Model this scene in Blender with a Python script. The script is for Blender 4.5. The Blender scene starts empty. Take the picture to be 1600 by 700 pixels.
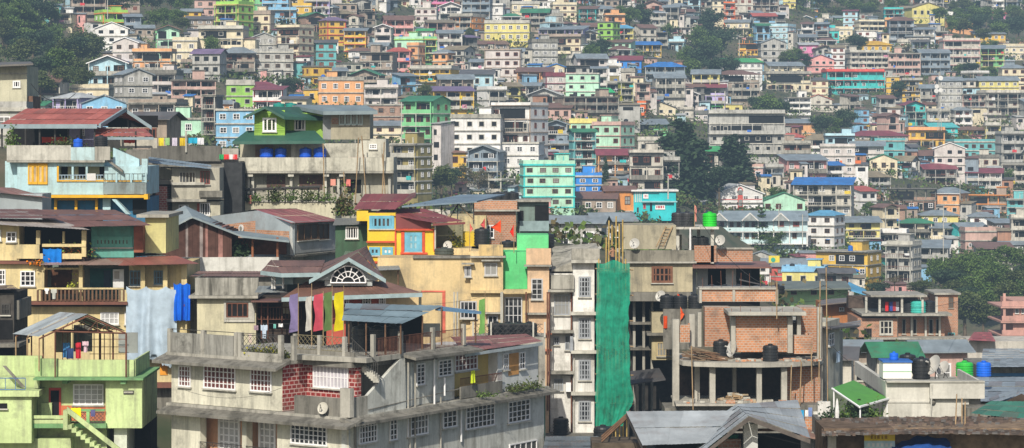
import bpy, math, random
import numpy as np
from mathutils import Vector, noise as mnoise
random.seed(7)
SC = bpy.context.scene
COL = SC.collection
F, CX, HY = 4444.0, 800.0, 200.0          # focal length in photo pixels, principal column, eye-level row

def P(px, py, D): return Vector(((px-CX)/F*D, D, (HY-py)/F*D))
def X(px, D): return (px-CX)/F*D
def Z(py, D): return (HY-py)/F*D

# ---------------------------------------------------------------- materials
MATS = {}
def _nodes(name):
    m = bpy.data.materials.new(name); m.use_nodes = True
    nt = m.node_tree; nt.nodes.clear()
    out = nt.nodes.new('ShaderNodeOutputMaterial'); b = nt.nodes.new('ShaderNodeBsdfPrincipled')
    nt.links.new(b.outputs[0], out.inputs[0])
    geo = nt.nodes.new('ShaderNodeNewGeometry')
    return m, nt, b, geo
def _noise(nt, geo, scale, detail=4, rough=.6, vec=(1, 1, 1)):
    mp = nt.nodes.new('ShaderNodeMapping'); mp.inputs['Scale'].default_value = vec
    nt.links.new(geo.outputs['Position'], mp.inputs[0])
    n = nt.nodes.new('ShaderNodeTexNoise'); n.inputs['Scale'].default_value = scale
    n.inputs['Detail'].default_value = detail; n.inputs['Roughness'].default_value = rough
    nt.links.new(mp.outputs[0], n.inputs[0]); return n
def _ramp(nt, src, a, b, ca=0., cb=1.):
    r = nt.nodes.new('ShaderNodeMapRange'); r.inputs[1].default_value = a; r.inputs[2].default_value = b
    r.inputs[3].default_value = ca; r.inputs[4].default_value = cb
    nt.links.new(src, r.inputs[0]); return r.outputs[0]
def _mix(nt, fac, a, b, mode='MIX'):
    n = nt.nodes.new('ShaderNodeMix'); n.data_type = 'RGBA'; n.blend_type = mode
    if isinstance(fac, (int, float)): n.inputs[0].default_value = fac
    else: nt.links.new(fac, n.inputs[0])
    for i, v in ((6, a), (7, b)):
        if isinstance(v, tuple): n.inputs[i].default_value = (*v[:3], 1)
        else: nt.links.new(v, n.inputs[i])
    return n.outputs[2]
def paint(rgb, dirt=.5, rough=.85, kind='paint'):
    """weathered wall paint / cement: broad blotches, rain streaks and grime"""
    key = (kind, tuple(round(c, 3) for c in rgb), dirt)
    if key in MATS: return MATS[key]
    m, nt, b, geo = _nodes(kind)
    c = tuple(rgb)
    pale = tuple(min(.9, v*1.12+.015) for v in c); low = tuple(v*.80 for v in c)
    g = sum(c)/3; k_ = .20 if kind == 'cement' else .30; grime = (g*k_+.014, g*k_*.97+.013, g*k_*.84+.010)
    big = _noise(nt, geo, .30, 5, .65)
    col = _mix(nt, _ramp(nt, big.outputs[0], .32, .68), low, pale)
    st = _noise(nt, geo, 1.5, 5, .7, (1, 1, .10))
    col = _mix(nt, _ramp(nt, st.outputs[0], .47, .72, 0, dirt), col, grime)
    s2 = _noise(nt, geo, 2.6, 4, .65, (1, 1, .08))
    col = _mix(nt, _ramp(nt, s2.outputs[0], .53, .76, 0, dirt*.6), col, grime)
    pt = _noise(nt, geo, .75, 6, .7)
    col = _mix(nt, _ramp(nt, pt.outputs[0], .52, .72, 0, dirt*1.1), col, grime)
    fine = _noise(nt, geo, 7, 3, .6)
    col = _mix(nt, 1.0, col, _mix(nt, fine.outputs[0], (.80, .80, .80), (1.12, 1.12, 1.12)), 'MULTIPLY')
    nt.links.new(col, b.inputs['Base Color']); b.inputs['Roughness'].default_value = rough
    b.inputs['Specular IOR Level'].default_value = .25
    bp = nt.nodes.new('ShaderNodeBump'); bp.inputs['Strength'].default_value = .25; bp.inputs['Distance'].default_value = .04
    nt.links.new(pt.outputs[0], bp.inputs['Height']); nt.links.new(bp.outputs[0], b.inputs['Normal'])
    MATS[key] = m; return m
SHEETV = {}
def metal(rgb, rust=.4, base=True):
    """painted or galvanised roofing sheet with rust blotches and faded bands"""
    key = ('sheet', tuple(rgb), rust, base)
    if key in MATS: return MATS[key]
    m, nt, b, geo = _nodes('roof_sheet')
    big = _noise(nt, geo, .35, 5, .7)
    c = tuple(rgb)
    col = _mix(nt, _ramp(nt, big.outputs[0], .3, .7), tuple(v*.72 for v in c), tuple(min(.9, v*1.25+.01) for v in c))
    pn = _noise(nt, geo, 1.1, 3, .5, (1, .25, .25))
    col = _mix(nt, _ramp(nt, pn.outputs[0], .45, .62, 0, .35), col, tuple(v*.6+.02 for v in c))
    ru = _noise(nt, geo, .55, 6, .75)
    col = _mix(nt, _ramp(nt, ru.outputs[0], .53, .70, 0, rust), col, (.13, .062, .038))
    nt.links.new(col, b.inputs['Base Color']); b.inputs['Roughness'].default_value = .55
    b.inputs['Specular IOR Level'].default_value = .4
    MATS[key] = m
    if base:
        SHEETV[m.name] = [metal(tuple(v*.84 for v in c), rust+.12, False), metal(tuple(min(.8, v*1.14+.008) for v in c), rust, False), metal((c[0]*.6+.06, c[1]*.6+.035, c[2]*.6+.025), rust+.35, False)]
    return m
def plain(rgb, rough=.6, spec=.4, var=.25, name='plain'):
    key = (name, tuple(rgb), rough, spec)
    if key in MATS: return MATS[key]
    m, nt, b, geo = _nodes(name)
    n = _noise(nt, geo, 1.7, 4, .6); c = tuple(rgb)
    col = _mix(nt, _ramp(nt, n.outputs[0], .3, .7), tuple(v*(1-var) for v in c), tuple(min(.95, v*(1+var)) for v in c))
    nt.links.new(col, b.inputs['Base Color']); b.inputs['Roughness'].default_value = rough
    b.inputs['Specular IOR Level'].default_value = spec
    MATS[key] = m; return m
def bricks(rgb, mortar, size, name='brickwork', rows=.5):
    key = (name, tuple(rgb), size)
    if key in MATS: return MATS[key]
    m, nt, b, geo = _nodes(name)
    # run the courses along the wall: horizontal coordinate follows the face, vertical is z
    sx = nt.nodes.new('ShaderNodeSeparateXYZ'); nt.links.new(geo.outputs['Position'], sx.inputs[0])
    cr = nt.nodes.new('ShaderNodeVectorMath'); cr.operation = 'CROSS_PRODUCT'; cr.inputs[0].default_value = (0, 0, 1)
    nt.links.new(geo.outputs['True Normal'], cr.inputs[1])
    ad = nt.nodes.new('ShaderNodeVectorMath'); ad.operation = 'DOT_PRODUCT'
    nt.links.new(cr.outputs[0], ad.inputs[0]); nt.links.new(geo.outputs['Position'], ad.inputs[1])
    cb = nt.nodes.new('ShaderNodeCombineXYZ'); nt.links.new(ad.outputs['Value'], cb.inputs[0]); nt.links.new(sx.outputs[2], cb.inputs[1])
    bt = nt.nodes.new('ShaderNodeTexBrick'); nt.links.new(cb.outputs[0], bt.inputs[0])
    bt.inputs['Color1'].default_value = (*rgb, 1); bt.inputs['Color2'].default_value = (*[v*.72 for v in rgb], 1)
    bt.inputs['Mortar'].default_value = (*mortar, 1); bt.inputs['Scale'].default_value = 1/size
    bt.inputs['Mortar Size'].default_value = .035; bt.inputs['Row Height'].default_value = rows*.6
    n = _noise(nt, geo, .8, 5, .7)
    col = _mix(nt, _ramp(nt, n.outputs[0], .50, .72, 0, .65), bt.outputs[0], (.10, .075, .06))
    n2 = _noise(nt, geo, 1.8, 5, .7)
    col = _mix(nt, _ramp(nt, n2.outputs[0], .5, .75, 0, .5), col, (.36, .27, .21))
    nt.links.new(col, b.inputs['Base Color']); b.inputs['Roughness'].default_value = .9
    MATS[key] = m; return m
def glass():
    if 'glass' in MATS: return MATS['glass']
    m, nt, b, geo = _nodes('window_glass')
    n = _noise(nt, geo, 1.3, 2, .5)
    col = _mix(nt, _ramp(nt, n.outputs[0], .48, .66), (.012, .014, .017), (.07, .075, .08))
    oi = nt.nodes.new('ShaderNodeObjectInfo'); col = _mix(nt, _ramp(nt, oi.outputs['Random'], .60, .95), col, (.26, .26, .25))  # random pale tone per pane: curtains and sky reflection put into the colour
    nt.links.new(col, b.inputs['Base Color']); b.inputs['Roughness'].default_value = .15
    b.inputs['Specular IOR Level'].default_value = .5
    MATS['glass'] = m; return m
def leafmat(rgb, name='leaves'):
    key = (name, tuple(rgb))
    if key in MATS: return MATS[key]
    m, nt, b, geo = _nodes(name)
    n = _noise(nt, geo, .35, 4, .6); n2 = _noise(nt, geo, 3.0, 2, .5); c = tuple(rgb)
    col = _mix(nt, _ramp(nt, n.outputs[0], .3, .7), tuple(v*.55 for v in c), tuple(v*1.35 for v in c))
    col = _mix(nt, _ramp(nt, n2.outputs[0], .35, .7, 0, .6), col, (c[0]*1.5, c[1]*1.35, c[2]*.8))
    nt.links.new(col, b.inputs['Base Color']); b.inputs['Roughness'].default_value = .65
    b.inputs['Specular IOR Level'].default_value = .25
    MATS[key] = m; return m
def cloth(rgb): return plain(rgb, .9, .1, .18, 'cloth')

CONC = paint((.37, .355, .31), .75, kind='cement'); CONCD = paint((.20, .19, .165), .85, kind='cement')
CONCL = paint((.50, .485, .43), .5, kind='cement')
GREYW = paint((.51, .495, .42), .68, kind='cement')
WHITE = paint((.72, .71, .69), .35); FRAMEW = plain((.74, .74, .75), .5, .4, .08, 'window_paint')
DARK = plain((.015, .015, .016), .9, .1, .3, 'painted_dark_interior')  # near-black colour stands in for the shade inside rooms and recesses
WOOD = plain((.13, .075, .045), .8, .2, .35, 'wood'); WOODL = plain((.30, .21, .12), .8, .2, .35, 'bamboo')
IRON = plain((.04, .038, .036), .6, .4, .3, 'iron'); RUSTI = plain((.14, .06, .04), .8, .2, .4, 'rusty_iron')
BRICK = bricks((.42, .175, .085), (.36, .31, .26), .55)
BRICKO = bricks((.52, .22, .10), (.42, .36, .30), .55, 'brickwork_fresh')
TILEBR = bricks((.27, .022, .02), (.50, .36, .33), .78, 'painted_brick')
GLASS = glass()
BLACKP = plain((.018, .02, .023), .45, .4, .3, 'black_plastic')

# ---------------------------------------------------------------- mesh builder
class MB:
    def __init__(s): s.v = []; s.f = []; s.mi = []; s.m = []; s.smooth = False
    def mat(s, m):
        if m not in s.m: s.m.append(m)
        return s.m.index(m)
    def poly(s, pts, m):
        i = len(s.v); s.v += [tuple(p) for p in pts]; s.f.append(tuple(range(i, i+len(pts)))); s.mi.append(s.mat(m))
    def hexa(s, p, m):
        """8 points: bottom ring 0-3, top ring 4-7, same order"""
        i = len(s.v); s.v += [tuple(q) for q in p]; k = s.mat(m)
        for a in ((3, 2, 1, 0), (4, 5, 6, 7), (0, 1, 5, 4), (1, 2, 6, 5), (2, 3, 7, 6), (3, 0, 4, 7)):
            s.f.append(tuple(i+j for j in a)); s.mi.append(k)
    def box(s, x0, x1, y0, y1, z0, z1, m):
        s.hexa([(x0, y0, z0), (x1, y0, z0), (x1, y1, z0), (x0, y1, z0), (x0, y0, z1), (x1, y0, z1), (x1, y1, z1), (x0, y1, z1)], m)
    def slab(s, quad, t, m):
        """a quad thickened downward"""
        q = [Vector(p) for p in quad]; d = Vector((0, 0, -t))
        s.hexa([p+d for p in q]+q, m)
    def sheet(s, quad, m, pitch=.24, amp=.016, t=.03):
        """corrugated sheets laid in overlapping panels: quad = eave-left, eave-right, ridge-right, ridge-left"""
        a, b, c, d = [Vector(p) for p in quad]; rng = random.Random(int(abs(a.x*31+a.z*17)*10))
        n = max(4, int((b-a).length/pitch)*2); nr = (b-a).cross(d-a).normalized()
        if nr.z < 0: nr = -nr
        rows = max(1, int(round((d-a).length/2.6))); per = max(2, int(.95/pitch)*2); var = [m]+SHEETV.get(m.name, [])
        for r in range(rows):
            j0 = 0; off = rng.randint(0, per-1)
            while j0 < n:
                j1 = min(n, j0+per if j0 else max(2, off)); k = s.mat(rng.choices(var, [6, 2, 2, 1][:len(var)])[0]); i = len(s.v); lift = nr*rng.uniform(0, .02)
                for j in range(j0, j1+1):
                    u = j/n; o = nr*(amp if j % 2 else 0)+lift; lo, hi = a.lerp(b, u), d.lerp(c, u); v0, v1 = r/rows, (r+1)/rows
                    s.v += [tuple(lo.lerp(hi, v0)+o+nr*.025), tuple(lo.lerp(hi, v1)+o)]
                for j in range(j1-j0):
                    q = i+2*j; s.f.append((q, q+2, q+3, q+1)); s.mi.append(k)
                j0 = j1
    def tube(s, p, q, r, m, n=6, r2=None):
        p, q = Vector(p), Vector(q); ax = (q-p)
        if ax.length < 1e-6: return
        ax.normalize(); e = ax.orthogonal().normalized(); g = ax.cross(e); k = s.mat(m); i = len(s.v); r2 = r if r2 is None else r2
        for c, rr in ((p, r), (q, r2)):
            for j in range(n):
                t = 2*math.pi*j/n; s.v.append(tuple(c+e*rr*math.cos(t)+g*rr*math.sin(t)))
        for j in range(n):
            s.f.append((i+j, i+(j+1) % n, i+n+(j+1) % n, i+n+j)); s.mi.append(k)
        s.f.append(tuple(i+n+j for j in range(n))); s.mi.append(k)
        s.f.append(tuple(i+n-1-j for j in range(n))); s.mi.append(k)
    def lathe(s, c, prof, m, n=16):
        c = Vector(c); i = len(s.v); k = s.mat(m)
        for r, z in prof:
            for j in range(n):
                t = 2*math.pi*j/n; s.v.append((c.x+r*math.cos(t), c.y+r*math.sin(t), c.z+z))
        for a in range(len(prof)-1):
            for j in range(n):
                s.f.append((i+a*n+j, i+a*n+(j+1) % n, i+(a+1)*n+(j+1) % n, i+(a+1)*n+j)); s.mi.append(k)
        s.f.append(tuple(i+(len(prof)-1)*n+j for j in range(n))); s.mi.append(k)
    def mesh(s, name, off=(0, 0, 0)):
        me = bpy.data.meshes.new(name); o = Vector(off)
        me.from_pydata([(v[0]-o.x, v[1]-o.y, v[2]-o.z) for v in s.v], [], s.f)
        for m in s.m: me.materials.append(m)
        me.polygons.foreach_set('material_index', s.mi)
        if s.smooth: me.polygons.foreach_set('use_smooth', [True]*len(s.f))
        me.update(); return me
    def islands(s):
        """the separate solids of this builder, each as a builder of its own"""
        par = list(range(len(s.v)))
        def find(a):
            while par[a] != a: par[a] = par[par[a]]; a = par[a]
            return a
        for f in s.f:
            r = find(f[0])
            for j in f[1:]: par[find(j)] = r
        out = {}
        for f, k in zip(s.f, s.mi):
            b, mp = out.setdefault(find(f[0]), (MB(), {})); b.smooth = s.smooth
            for j in f:
                if j not in mp: mp[j] = len(b.v); b.v.append(s.v[j])
            b.f.append(tuple(mp[j] for j in f)); b.mi.append(b.mat(s.m[k]))
        return [b for b, _ in out.values()]
    def build(s, name, parent=None, local=False, label=None):
        if not s.f: return None
        if name in SPLIT and parent is not None:
            isl = s.islands(); nm = SPLIT[name]
            if 1 < len(isl) <= 60:
                for b in isl: b.build(nm, parent, local)
                return None
            if len(isl) == 1: name = nm
        off = (0, 0, 0)
        if parent is not None and not local: off = WLOC[parent.name]
        o = bpy.data.objects.new(name, s.mesh(name, off)); COL.objects.link(o)
        if parent is not None: o.parent = parent
        WLOC[o.name] = Vector(off) if parent is not None else Vector((0, 0, 0))
        if label: o['label'] = label
        return o
    def solo(s, name, label, cat, loc, group=None, kind=None):
        """a thing that is one mesh, its origin at loc"""
        o = bpy.data.objects.new(name, s.mesh(name, loc)); COL.objects.link(o); o.location = loc
        WLOC[o.name] = Vector(loc); tag(o, label, cat, group, kind); return o
WLOC = {}
SPLIT = {'pillars': 'pillar', 'posts': 'post', 'ledge': 'ledge', 'column': 'column', 'shutter': 'shutter_panel', 'drainpipe': 'drainpipe', 'wall_panel': 'wall_panel', 'panel': 'panel', 'opening': 'opening', 'bamboo_pole': 'bamboo_pole', 'poles': 'pole', 'rafters': 'rafter', 'canopy_posts': 'canopy_post', 'curtain': 'curtain', 'floor_slab': 'floor_slab', 'brick_panel': 'brick_panel', 'brick_wall': 'brick_wall', 'fascia': 'fascia_board', 'gablet': 'gablet_piece', 'canopy_slab': 'canopy_slab', 'vent': 'vent', 'stair': 'stair_piece', 'roof_slab': 'roof_slab', 'veranda_wall': 'veranda_panel', 'rebar': 'rebar_rod', 'frame': 'frame_bar', 'trim': 'trim_strip', 'parapet': 'parapet', 'sheet_roof': 'sheet_roof'}
def tag(o, label, cat, group=None, kind=None):
    o['label'] = label; o['category'] = cat
    if group: o['group'] = group
    if kind: o['kind'] = kind
def thing(name, label, cat, loc, group=None, rz=0):
    o = bpy.data.objects.new(name, None); COL.objects.link(o); o.location = loc; o.rotation_euler = (0, 0, rz)
    o.empty_display_size = .5
    WLOC[o.name] = Vector(loc); tag(o, label, cat, group); return o

class Face:
    """a vertical plane; u runs to the right, out runs toward the viewer's side"""
    def __init__(s, pa, Da, pb, Db):
        a = P(pa, HY, Da); b = P(pb, HY, Db); s.o = Vector((a.x, a.y)); d = Vector((b.x-a.x, b.y-a.y)); s.len = d.length
        s.u = d.normalized(); s.n = Vector((s.u.y, -s.u.x))
    def uof(s, px):
        r = Vector(((px-CX)/F, 1.0)); den = s.u.x*r.y-s.u.y*r.x
        return -(s.o.x*r.y-s.o.y*r.x)/den
    def Dof(s, px): return s.o.y+s.u.y*s.uof(px)
    def zof(s, px, py): return (HY-py)/F*s.Dof(px)
    def pt(s, u, z, out=0):
        q = s.o+s.u*u+s.n*out; return Vector((q.x, q.y, z))
    def pp(s, px, py, out=0): return s.pt(s.uof(px), s.zof(px, py), out)
    def box(s, mb, u0, u1, z0, z1, o0, o1, m):
        mb.hexa([s.pt(u0, z0, o1), s.pt(u1, z0, o1), s.pt(u1, z0, o0), s.pt(u0, z0, o0),
                 s.pt(u0, z1, o1), s.pt(u1, z1, o1), s.pt(u1, z1, o0), s.pt(u0, z1, o0)], m)
    def R(s, x0, x1, y0, y1):
        c = (x0+x1)/2; return s.uof(x0), s.uof(x1), s.zof(c, y1), s.zof(c, y0)
    def pb(s, mb, x0, x1, y0, y1, o0, o1, m):
        u0, u1, z0, z1 = s.R(x0, x1, y0, y1); s.box(mb, u0, u1, z0, z1, o0, o1, m)

def window(f, x0, x1, y0, y1, par, cols=2, rows=3, fm=None, gm=None, out=0., bw=.055, name='window', arch=False, shade=None, bars=None):
    """casement or grille window: frame bars proud of the wall, pane behind as a sub-part"""
    fm = fm or FRAMEW; gm = gm or GLASS
    u0, u1, z0, z1 = f.R(x0, x1, y0, y1); mb = MB(); ob = out+.012; of = out+.085
    e = bw*1.5
    f.box(mb, u0, u0+e, z0, z1, ob, of, fm); f.box(mb, u1-e, u1, z0, z1, ob, of, fm)
    f.box(mb, u0+e, u1-e, z0, z0+e, ob, of, fm); f.box(mb, u0+e, u1-e, z1-e, z1, ob, of, fm)
    for i in range(1, cols):
        c = u0+(u1-u0)*i/cols; f.box(mb, c-bw/2, c+bw/2, z0+e, z1-e, ob, of-.012, fm)
    for j in range(1, rows):
        c = z0+(z1-z0)*j/rows; f.box(mb, u0+e, u1-e, c-bw*.4, c+bw*.4, ob, of-.024, fm)
    f.box(mb, u0-.06, u1+.06, z0-.075, z0-.003, out, out+.17, CONCL)
    w = mb.build(name, par)
    pm = MB(); f.box(pm, u0+.02, u1-.02, z0+.02, z1-.02, out+.004, out+.03, gm); pm.build('pane', w)
    if shade:
        sm = MB(); f.box(sm, u0-.2, u1+.2, z1+.12, z1+.22, out-.02, out+.55, shade); sm.build('sunshade', par)
    return w
def rail(f, mb, x0, x1, y0, y1, out, m, step=.16, r=.016, posts=None, pm=None):
    """railing of vertical bars with top and bottom rails"""
    u0, u1, z0, z1 = f.R(x0, x1, y0, y1)
    f.box(mb, u0, u1, z1-.05, z1, out-.03, out+.03, m); f.box(mb, u0, u1, z0, z0+.04, out-.02, out+.02, m)
    n = max(2, int(abs(u1-u0)/step))
    for i in range(n+1):
        c = u0+(u1-u0)*i/n; f.box(mb, c-r, c+r, z0+.04, z1-.05, out-r, out+r, m)
    if posts:
        for i in range(posts+1):
            c = u0+(u1-u0)*i/posts; f.box(mb, c-.11, c+.11, z0-.1, z1+.12, out-.11, out+.11, pm or CONC)
def lattice(f, mb, x0, x1, y0, y1, out, m, step=.3, r=.014):
    """diamond mesh railing"""
    u0, u1, z0, z1 = f.R(x0, x1, y0, y1); h = z1-z0
    f.box(mb, u0, u1, z1-.04, z1, out-.025, out+.025, m); f.box(mb, u0, u1, z0, z0+.04, out-.025, out+.025, m)
    n = int((u1-u0+h)/step)
    for i in range(n+1):
        for sgn in (1, -1):
            a = u0-h+i*step; pa = [a, z0]; pb = [a+h, z1]
            lo = max(a, u0); hi = min(a+h, u1)
            if hi-lo < .05: continue
            za, zb = z0+(lo-a), z0+(hi-a)
            if sgn < 0: lo, hi = u0+u1-lo, u0+u1-hi
            mb.tube(f.pt(lo, za, out), f.pt(hi, zb, out), r, m, 4)
# ---------------------------------------------------------------- trees and plants
def leaf_quad(mb, c, size, m, rng, up=.3):
    n = Vector((rng.gauss(0, 1), rng.gauss(0, 1), rng.gauss(0, 1)+up)).normalized()
    e = n.orthogonal().normalized(); g = n.cross(e); a = rng.uniform(0, 6.28)
    e, g = e*math.cos(a)+g*math.sin(a), g*math.cos(a)-e*math.sin(a)
    s1 = size*rng.uniform(.6, 1.2); s2 = s1*rng.uniform(.45, .75)
    mb.poly([c-e*s1*.5, c+g*s2*.5, c+e*s1*.5, c-g*s2*.5], m)
def crown_mb(blobs, nclump, per, size, mats, rng, shell=.55):
    mb = MB(); tot = sum(b[3]*b[4] for b in blobs)
    for (x, y, z, r, h) in blobs:
        for _ in range(max(6, int(nclump*r*h/tot))):
            d = Vector((rng.gauss(0, 1), rng.gauss(0, 1), rng.gauss(0, 1))).normalized()
            k = shell+(1-shell)*rng.random(); k *= .85+.3*mnoise.noise(Vector((x+d.x*2, y+d.y*2, z+d.z*2)))
            c = Vector((x+d.x*r*k, y+d.y*r*k, z+d.z*h*k))
            cr = r*.20+.12; m = mats[0] if rng.random() < .5 else mats[1]
            for _ in range(per):
                q = c+Vector((rng.gauss(0, cr), rng.gauss(0, cr), rng.gauss(0, cr*.6)))
                leaf_quad(mb, q, size, m, rng)
    return mb
BARK = plain((.11, .085, .06), .9, .1, .3, 'bark')
LA = (leafmat((.085, .140, .034)), leafmat((.046, .088, .024)))
LB = (leafmat((.070, .092, .030)), leafmat((.045, .066, .024)))
LC = (leafmat((.030, .058, .028)), leafmat((.017, .036, .020)))
LD = (leafmat((.105, .088, .048)), leafmat((.070, .062, .036)))
def tree_proto(kind, seed):
    rng = random.Random(seed); t = MB(); H = 10
    if kind == 'tall':
        blobs = [(rng.uniform(-.9, .9), rng.uniform(-.9, .9), z, rng.uniform(1.2, 1.9)*(1.42-.115*z), 1.25) for z in np.arange(.9, 10.1, .5)]
        mats = LC; top = 8.5; n = 460
    elif kind == 'cone':
        blobs = [(rng.uniform(-.2, .2), rng.uniform(-.2, .2), z, max(.35, 2.0*(1-z/10.6)), .6) for z in np.arange(1.2, 10, .5)]
        mats = LC; top = 9; n = 200
    elif kind == 'bare':
        blobs = [(rng.uniform(-2.6, 2.6), rng.uniform(-2.6, 2.6), rng.uniform(4.2, 8.6), rng.uniform(1.1, 1.9), rng.uniform(.8, 1.4)) for _ in range(11)]
        mats = LD; top = 6; n = 120
    else:
        blobs = [(rng.uniform(-2.6, 2.6), rng.uniform(-2.4, 2.4), rng.uniform(3.6, 8.0), rng.uniform(1.3, 2.3), rng.uniform(1.0, 1.7)) for _ in range(12)]
        blobs.append((0, 0, 8.4, 1.5, 1.3)); mats = {'a': LA, 'b': LB, 'd': LC}[kind]; top = 6.5; n = 340
    t.tube((0, 0, -1.5), (.1, .05, top*.5), .34, BARK, 8, .22); t.tube((.1, .05, top*.5), (.0, .2, top), .22, BARK, 7, .07)
    for b in blobs[:9]:
        z0 = max(1.2, min(b[2]-1.2, top*.75)); t.tube((.08, .1, z0*.85), (b[0]*.8, b[1]*.8, b[2]), .11, BARK, 5, .03)
    cm = crown_mb(blobs, n, 11, .62 if kind != 'bare' else .42, mats, rng)
    return t.mesh('trunk'), cm.mesh('crown')
def araucaria():
    rng = random.Random(4); t = MB(); c = MB()
    t.tube((0, 0, -1), (0, 0, 9.8), .16, BARK, 7, .03)
    for k in range(11):
        z = 1.5+k*.78; r = 2.6*(1-k/12.5)
        for j in range(7):
            a = j*.9+k*.5; e = Vector((math.cos(a)*r, math.sin(a)*r, z+.35+.1*r)); s = Vector((0, 0, z))
            t.tube(s, e, .05, BARK, 4, .015)
            for q in range(16):
                leaf_quad(c, s.lerp(e, .25+.75*rng.random())+Vector((rng.gauss(0, .08), rng.gauss(0, .08), rng.gauss(.03, .06))), .38, LA[1], rng)
    return t.mesh('trunk'), c.mesh('crown')
PROTO = {}
def get_proto(kind, var):
    k = (kind, var)
    if k not in PROTO: PROTO[k] = araucaria() if kind == 'arau' else tree_proto(kind, sum(map(ord, kind))*7+var)
    return PROTO[k]
def tree(kind, var, loc, h, w, label, group=None, name='tree'):
    root = thing(name, label, 'tree', loc, group, random.uniform(0, 6.28)); s = h/10
    tr, cr = get_proto(kind, var)
    for nm, me in (('trunk', tr), ('crown', cr)):
        o = bpy.data.objects.new(nm, me); COL.objects.link(o); o.parent = root; o.scale = (s*w, s*w, s)
    return root
def bush(name, label, c, rx, ry, rz, n, size, mats, cat='plant', group=None, seed=1):
    """leafy plant filling an ellipsoid whose base is at c"""
    rng = random.Random(seed); mb = MB(); c = Vector(c)
    for _ in range(int(n*2.0)):
        d = Vector((rng.gauss(0, .5), rng.gauss(0, .5), abs(rng.gauss(0, .55))))
        leaf_quad(mb, c+Vector((d.x*rx, d.y*ry, d.z*rz)), size, rng.choice(mats), rng, .6)
    for _ in range(5):
        mb.tube(c, c+Vector((rng.uniform(-rx, rx)*.6, rng.uniform(-ry, ry)*.6, rz*rng.uniform(.4, .9))), .015, BARK, 4)
    return mb.solo(name, label, cat, c, group)

# ---------------------------------------------------------------- small things
def tank(loc, r, h, col, label, group='water tanks on the roofs', ribs=5, name='water_tank'):
    """ribbed plastic water tank with domed shoulder and screw lid"""
    root = thing(name, label, 'water tank', loc, group); m = BLACKP if col is None else plain(col, .42, .45, .15, 'tank_plastic')
    b = MB(); b.smooth = False; prof = [(r*.96, 0)]
    for i in range(ribs):
        z = h*.82*(i+.5)/ribs; prof += [(r*.97, z-.05), (r*1.02, z-.03), (r*1.02, z+.03), (r*.97, z+.05)]
    prof += [(r*.97, h*.84), (r*.88, h*.91), (r*.40, h*.96)]
    b.lathe(loc, prof, m, 20); b.build('body', root)
    l = MB(); l.lathe(Vector(loc)+Vector((0, 0, h*.97)), [(r*.30, -.02), (r*.31, .02), (r*.31, .05), (r*.2, .07)], m, 14); l.build('lid', root)
    return root
def dish(loc, r, aim, label, group='satellite dishes', m=None):
    """satellite dish: shallow bowl, feed arm, mast"""
    m = m or plain((.45, .44, .41), .5, .4, .15, 'dish_enamel')
    root = thing('satellite_dish', label, 'satellite dish', loc, group); c = Vector(loc)+Vector((0, 0, r*1.25)); aim = Vector(aim).normalized()
    e = aim.orthogonal().normalized(); g = aim.cross(e); b = MB(); b.smooth = True
    i = 0; rings = [(0, 0), (.35, .03), (.7, .12), (1, .26)]; k = b.mat(m); n = 18
    for rr, d in rings:
        for j in range(n):
            t = 2*math.pi*j/n; b.v.append(tuple(c+(e*math.cos(t)+g*math.sin(t))*r*rr+aim*r*d))
    for a in range(3):
        for j in range(n):
            b.f.append((a*n+j, a*n+(j+1) % n, (a+1)*n+(j+1) % n, (a+1)*n+j)); b.mi.append(k)
    b.build('bowl', root)
    f = MB(); tip = c+aim*r*.95; f.tube(c-g*r*.9+aim*r*.2, tip, .018, IRON, 5); f.tube(c+e*r*.9+aim*r*.2, tip, .012, IRON, 4)
    f.tube(tip-aim*.05, tip+aim*.12, .05, m, 8); f.build('feed_arm', root)
    p = MB(); p.tube(loc, c-aim*.05, .03, IRON, 6); p.tube(Vector(loc)+Vector((.25, .1, 0)), c-Vector((0, 0, r*.4)), .018, IRON, 5); p.build('mast', root)
    return root
def hang(f, x0, x1, y0, y1, col, label, group=None, out=.6, cat='garment', name='garment', wav=.08, taper=0, sleeves=False, sub=10, drop=None):
    """a hanging cloth: pleated sheet, optionally with sleeves like a shirt"""
    u0, u1, z0, z1 = f.R(x0, x1, y0, y1); mb = MB(); mb.smooth = True; m = cloth(col); k = mb.mat(m); rng = random.Random(int(x0*7+y0)); ph = rng.uniform(0, 6)
    nu, nv = sub*2, sub; i = 0
    for a in range(nv+1):
        v = a/nv
        for b in range(nu+1):
            t = b/nu; w = 1-taper*v; uu = (u0+u1)/2+(t-.5)*(u1-u0)*w
            nz = mnoise.noise(Vector((t*3+ph, v*1.1, x0*.1)))+.35*mnoise.noise(Vector((t*9, v*2.2+ph, 3))); fold = wav*(.3+.7*v)*(.55*math.sin(t*19+ph+1.6*nz+v*.8)+.5*math.sin(t*8.3+ph*2+v*1.1)+.45*nz)
            edge = (rng.uniform(-.02, .04)*(u1-u0) if a == nv else 0) - .05*(z1-z0)*abs(math.sin(t*math.pi*2.5))**.8*max(0, 1-v*2.5)
            zz = z1-(z1-z0)*v+edge+(drop(t, v) if drop else 0)
            if sleeves and v > .38 and (t < .22 or t > .78): zz = max(zz, z1-(z1-z0)*.42)
            mb.v.append(tuple(f.pt(uu, zz, out+fold)))
    for a in range(nv):
        for b in range(nu):
            q = a*(nu+1)+b; mb.f.append((q, q+1, q+nu+2, q+nu+1)); mb.mi.append(k)
    return mb.solo(name, label, cat, f.pt((u0+u1)/2, z1, out), group)
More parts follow.
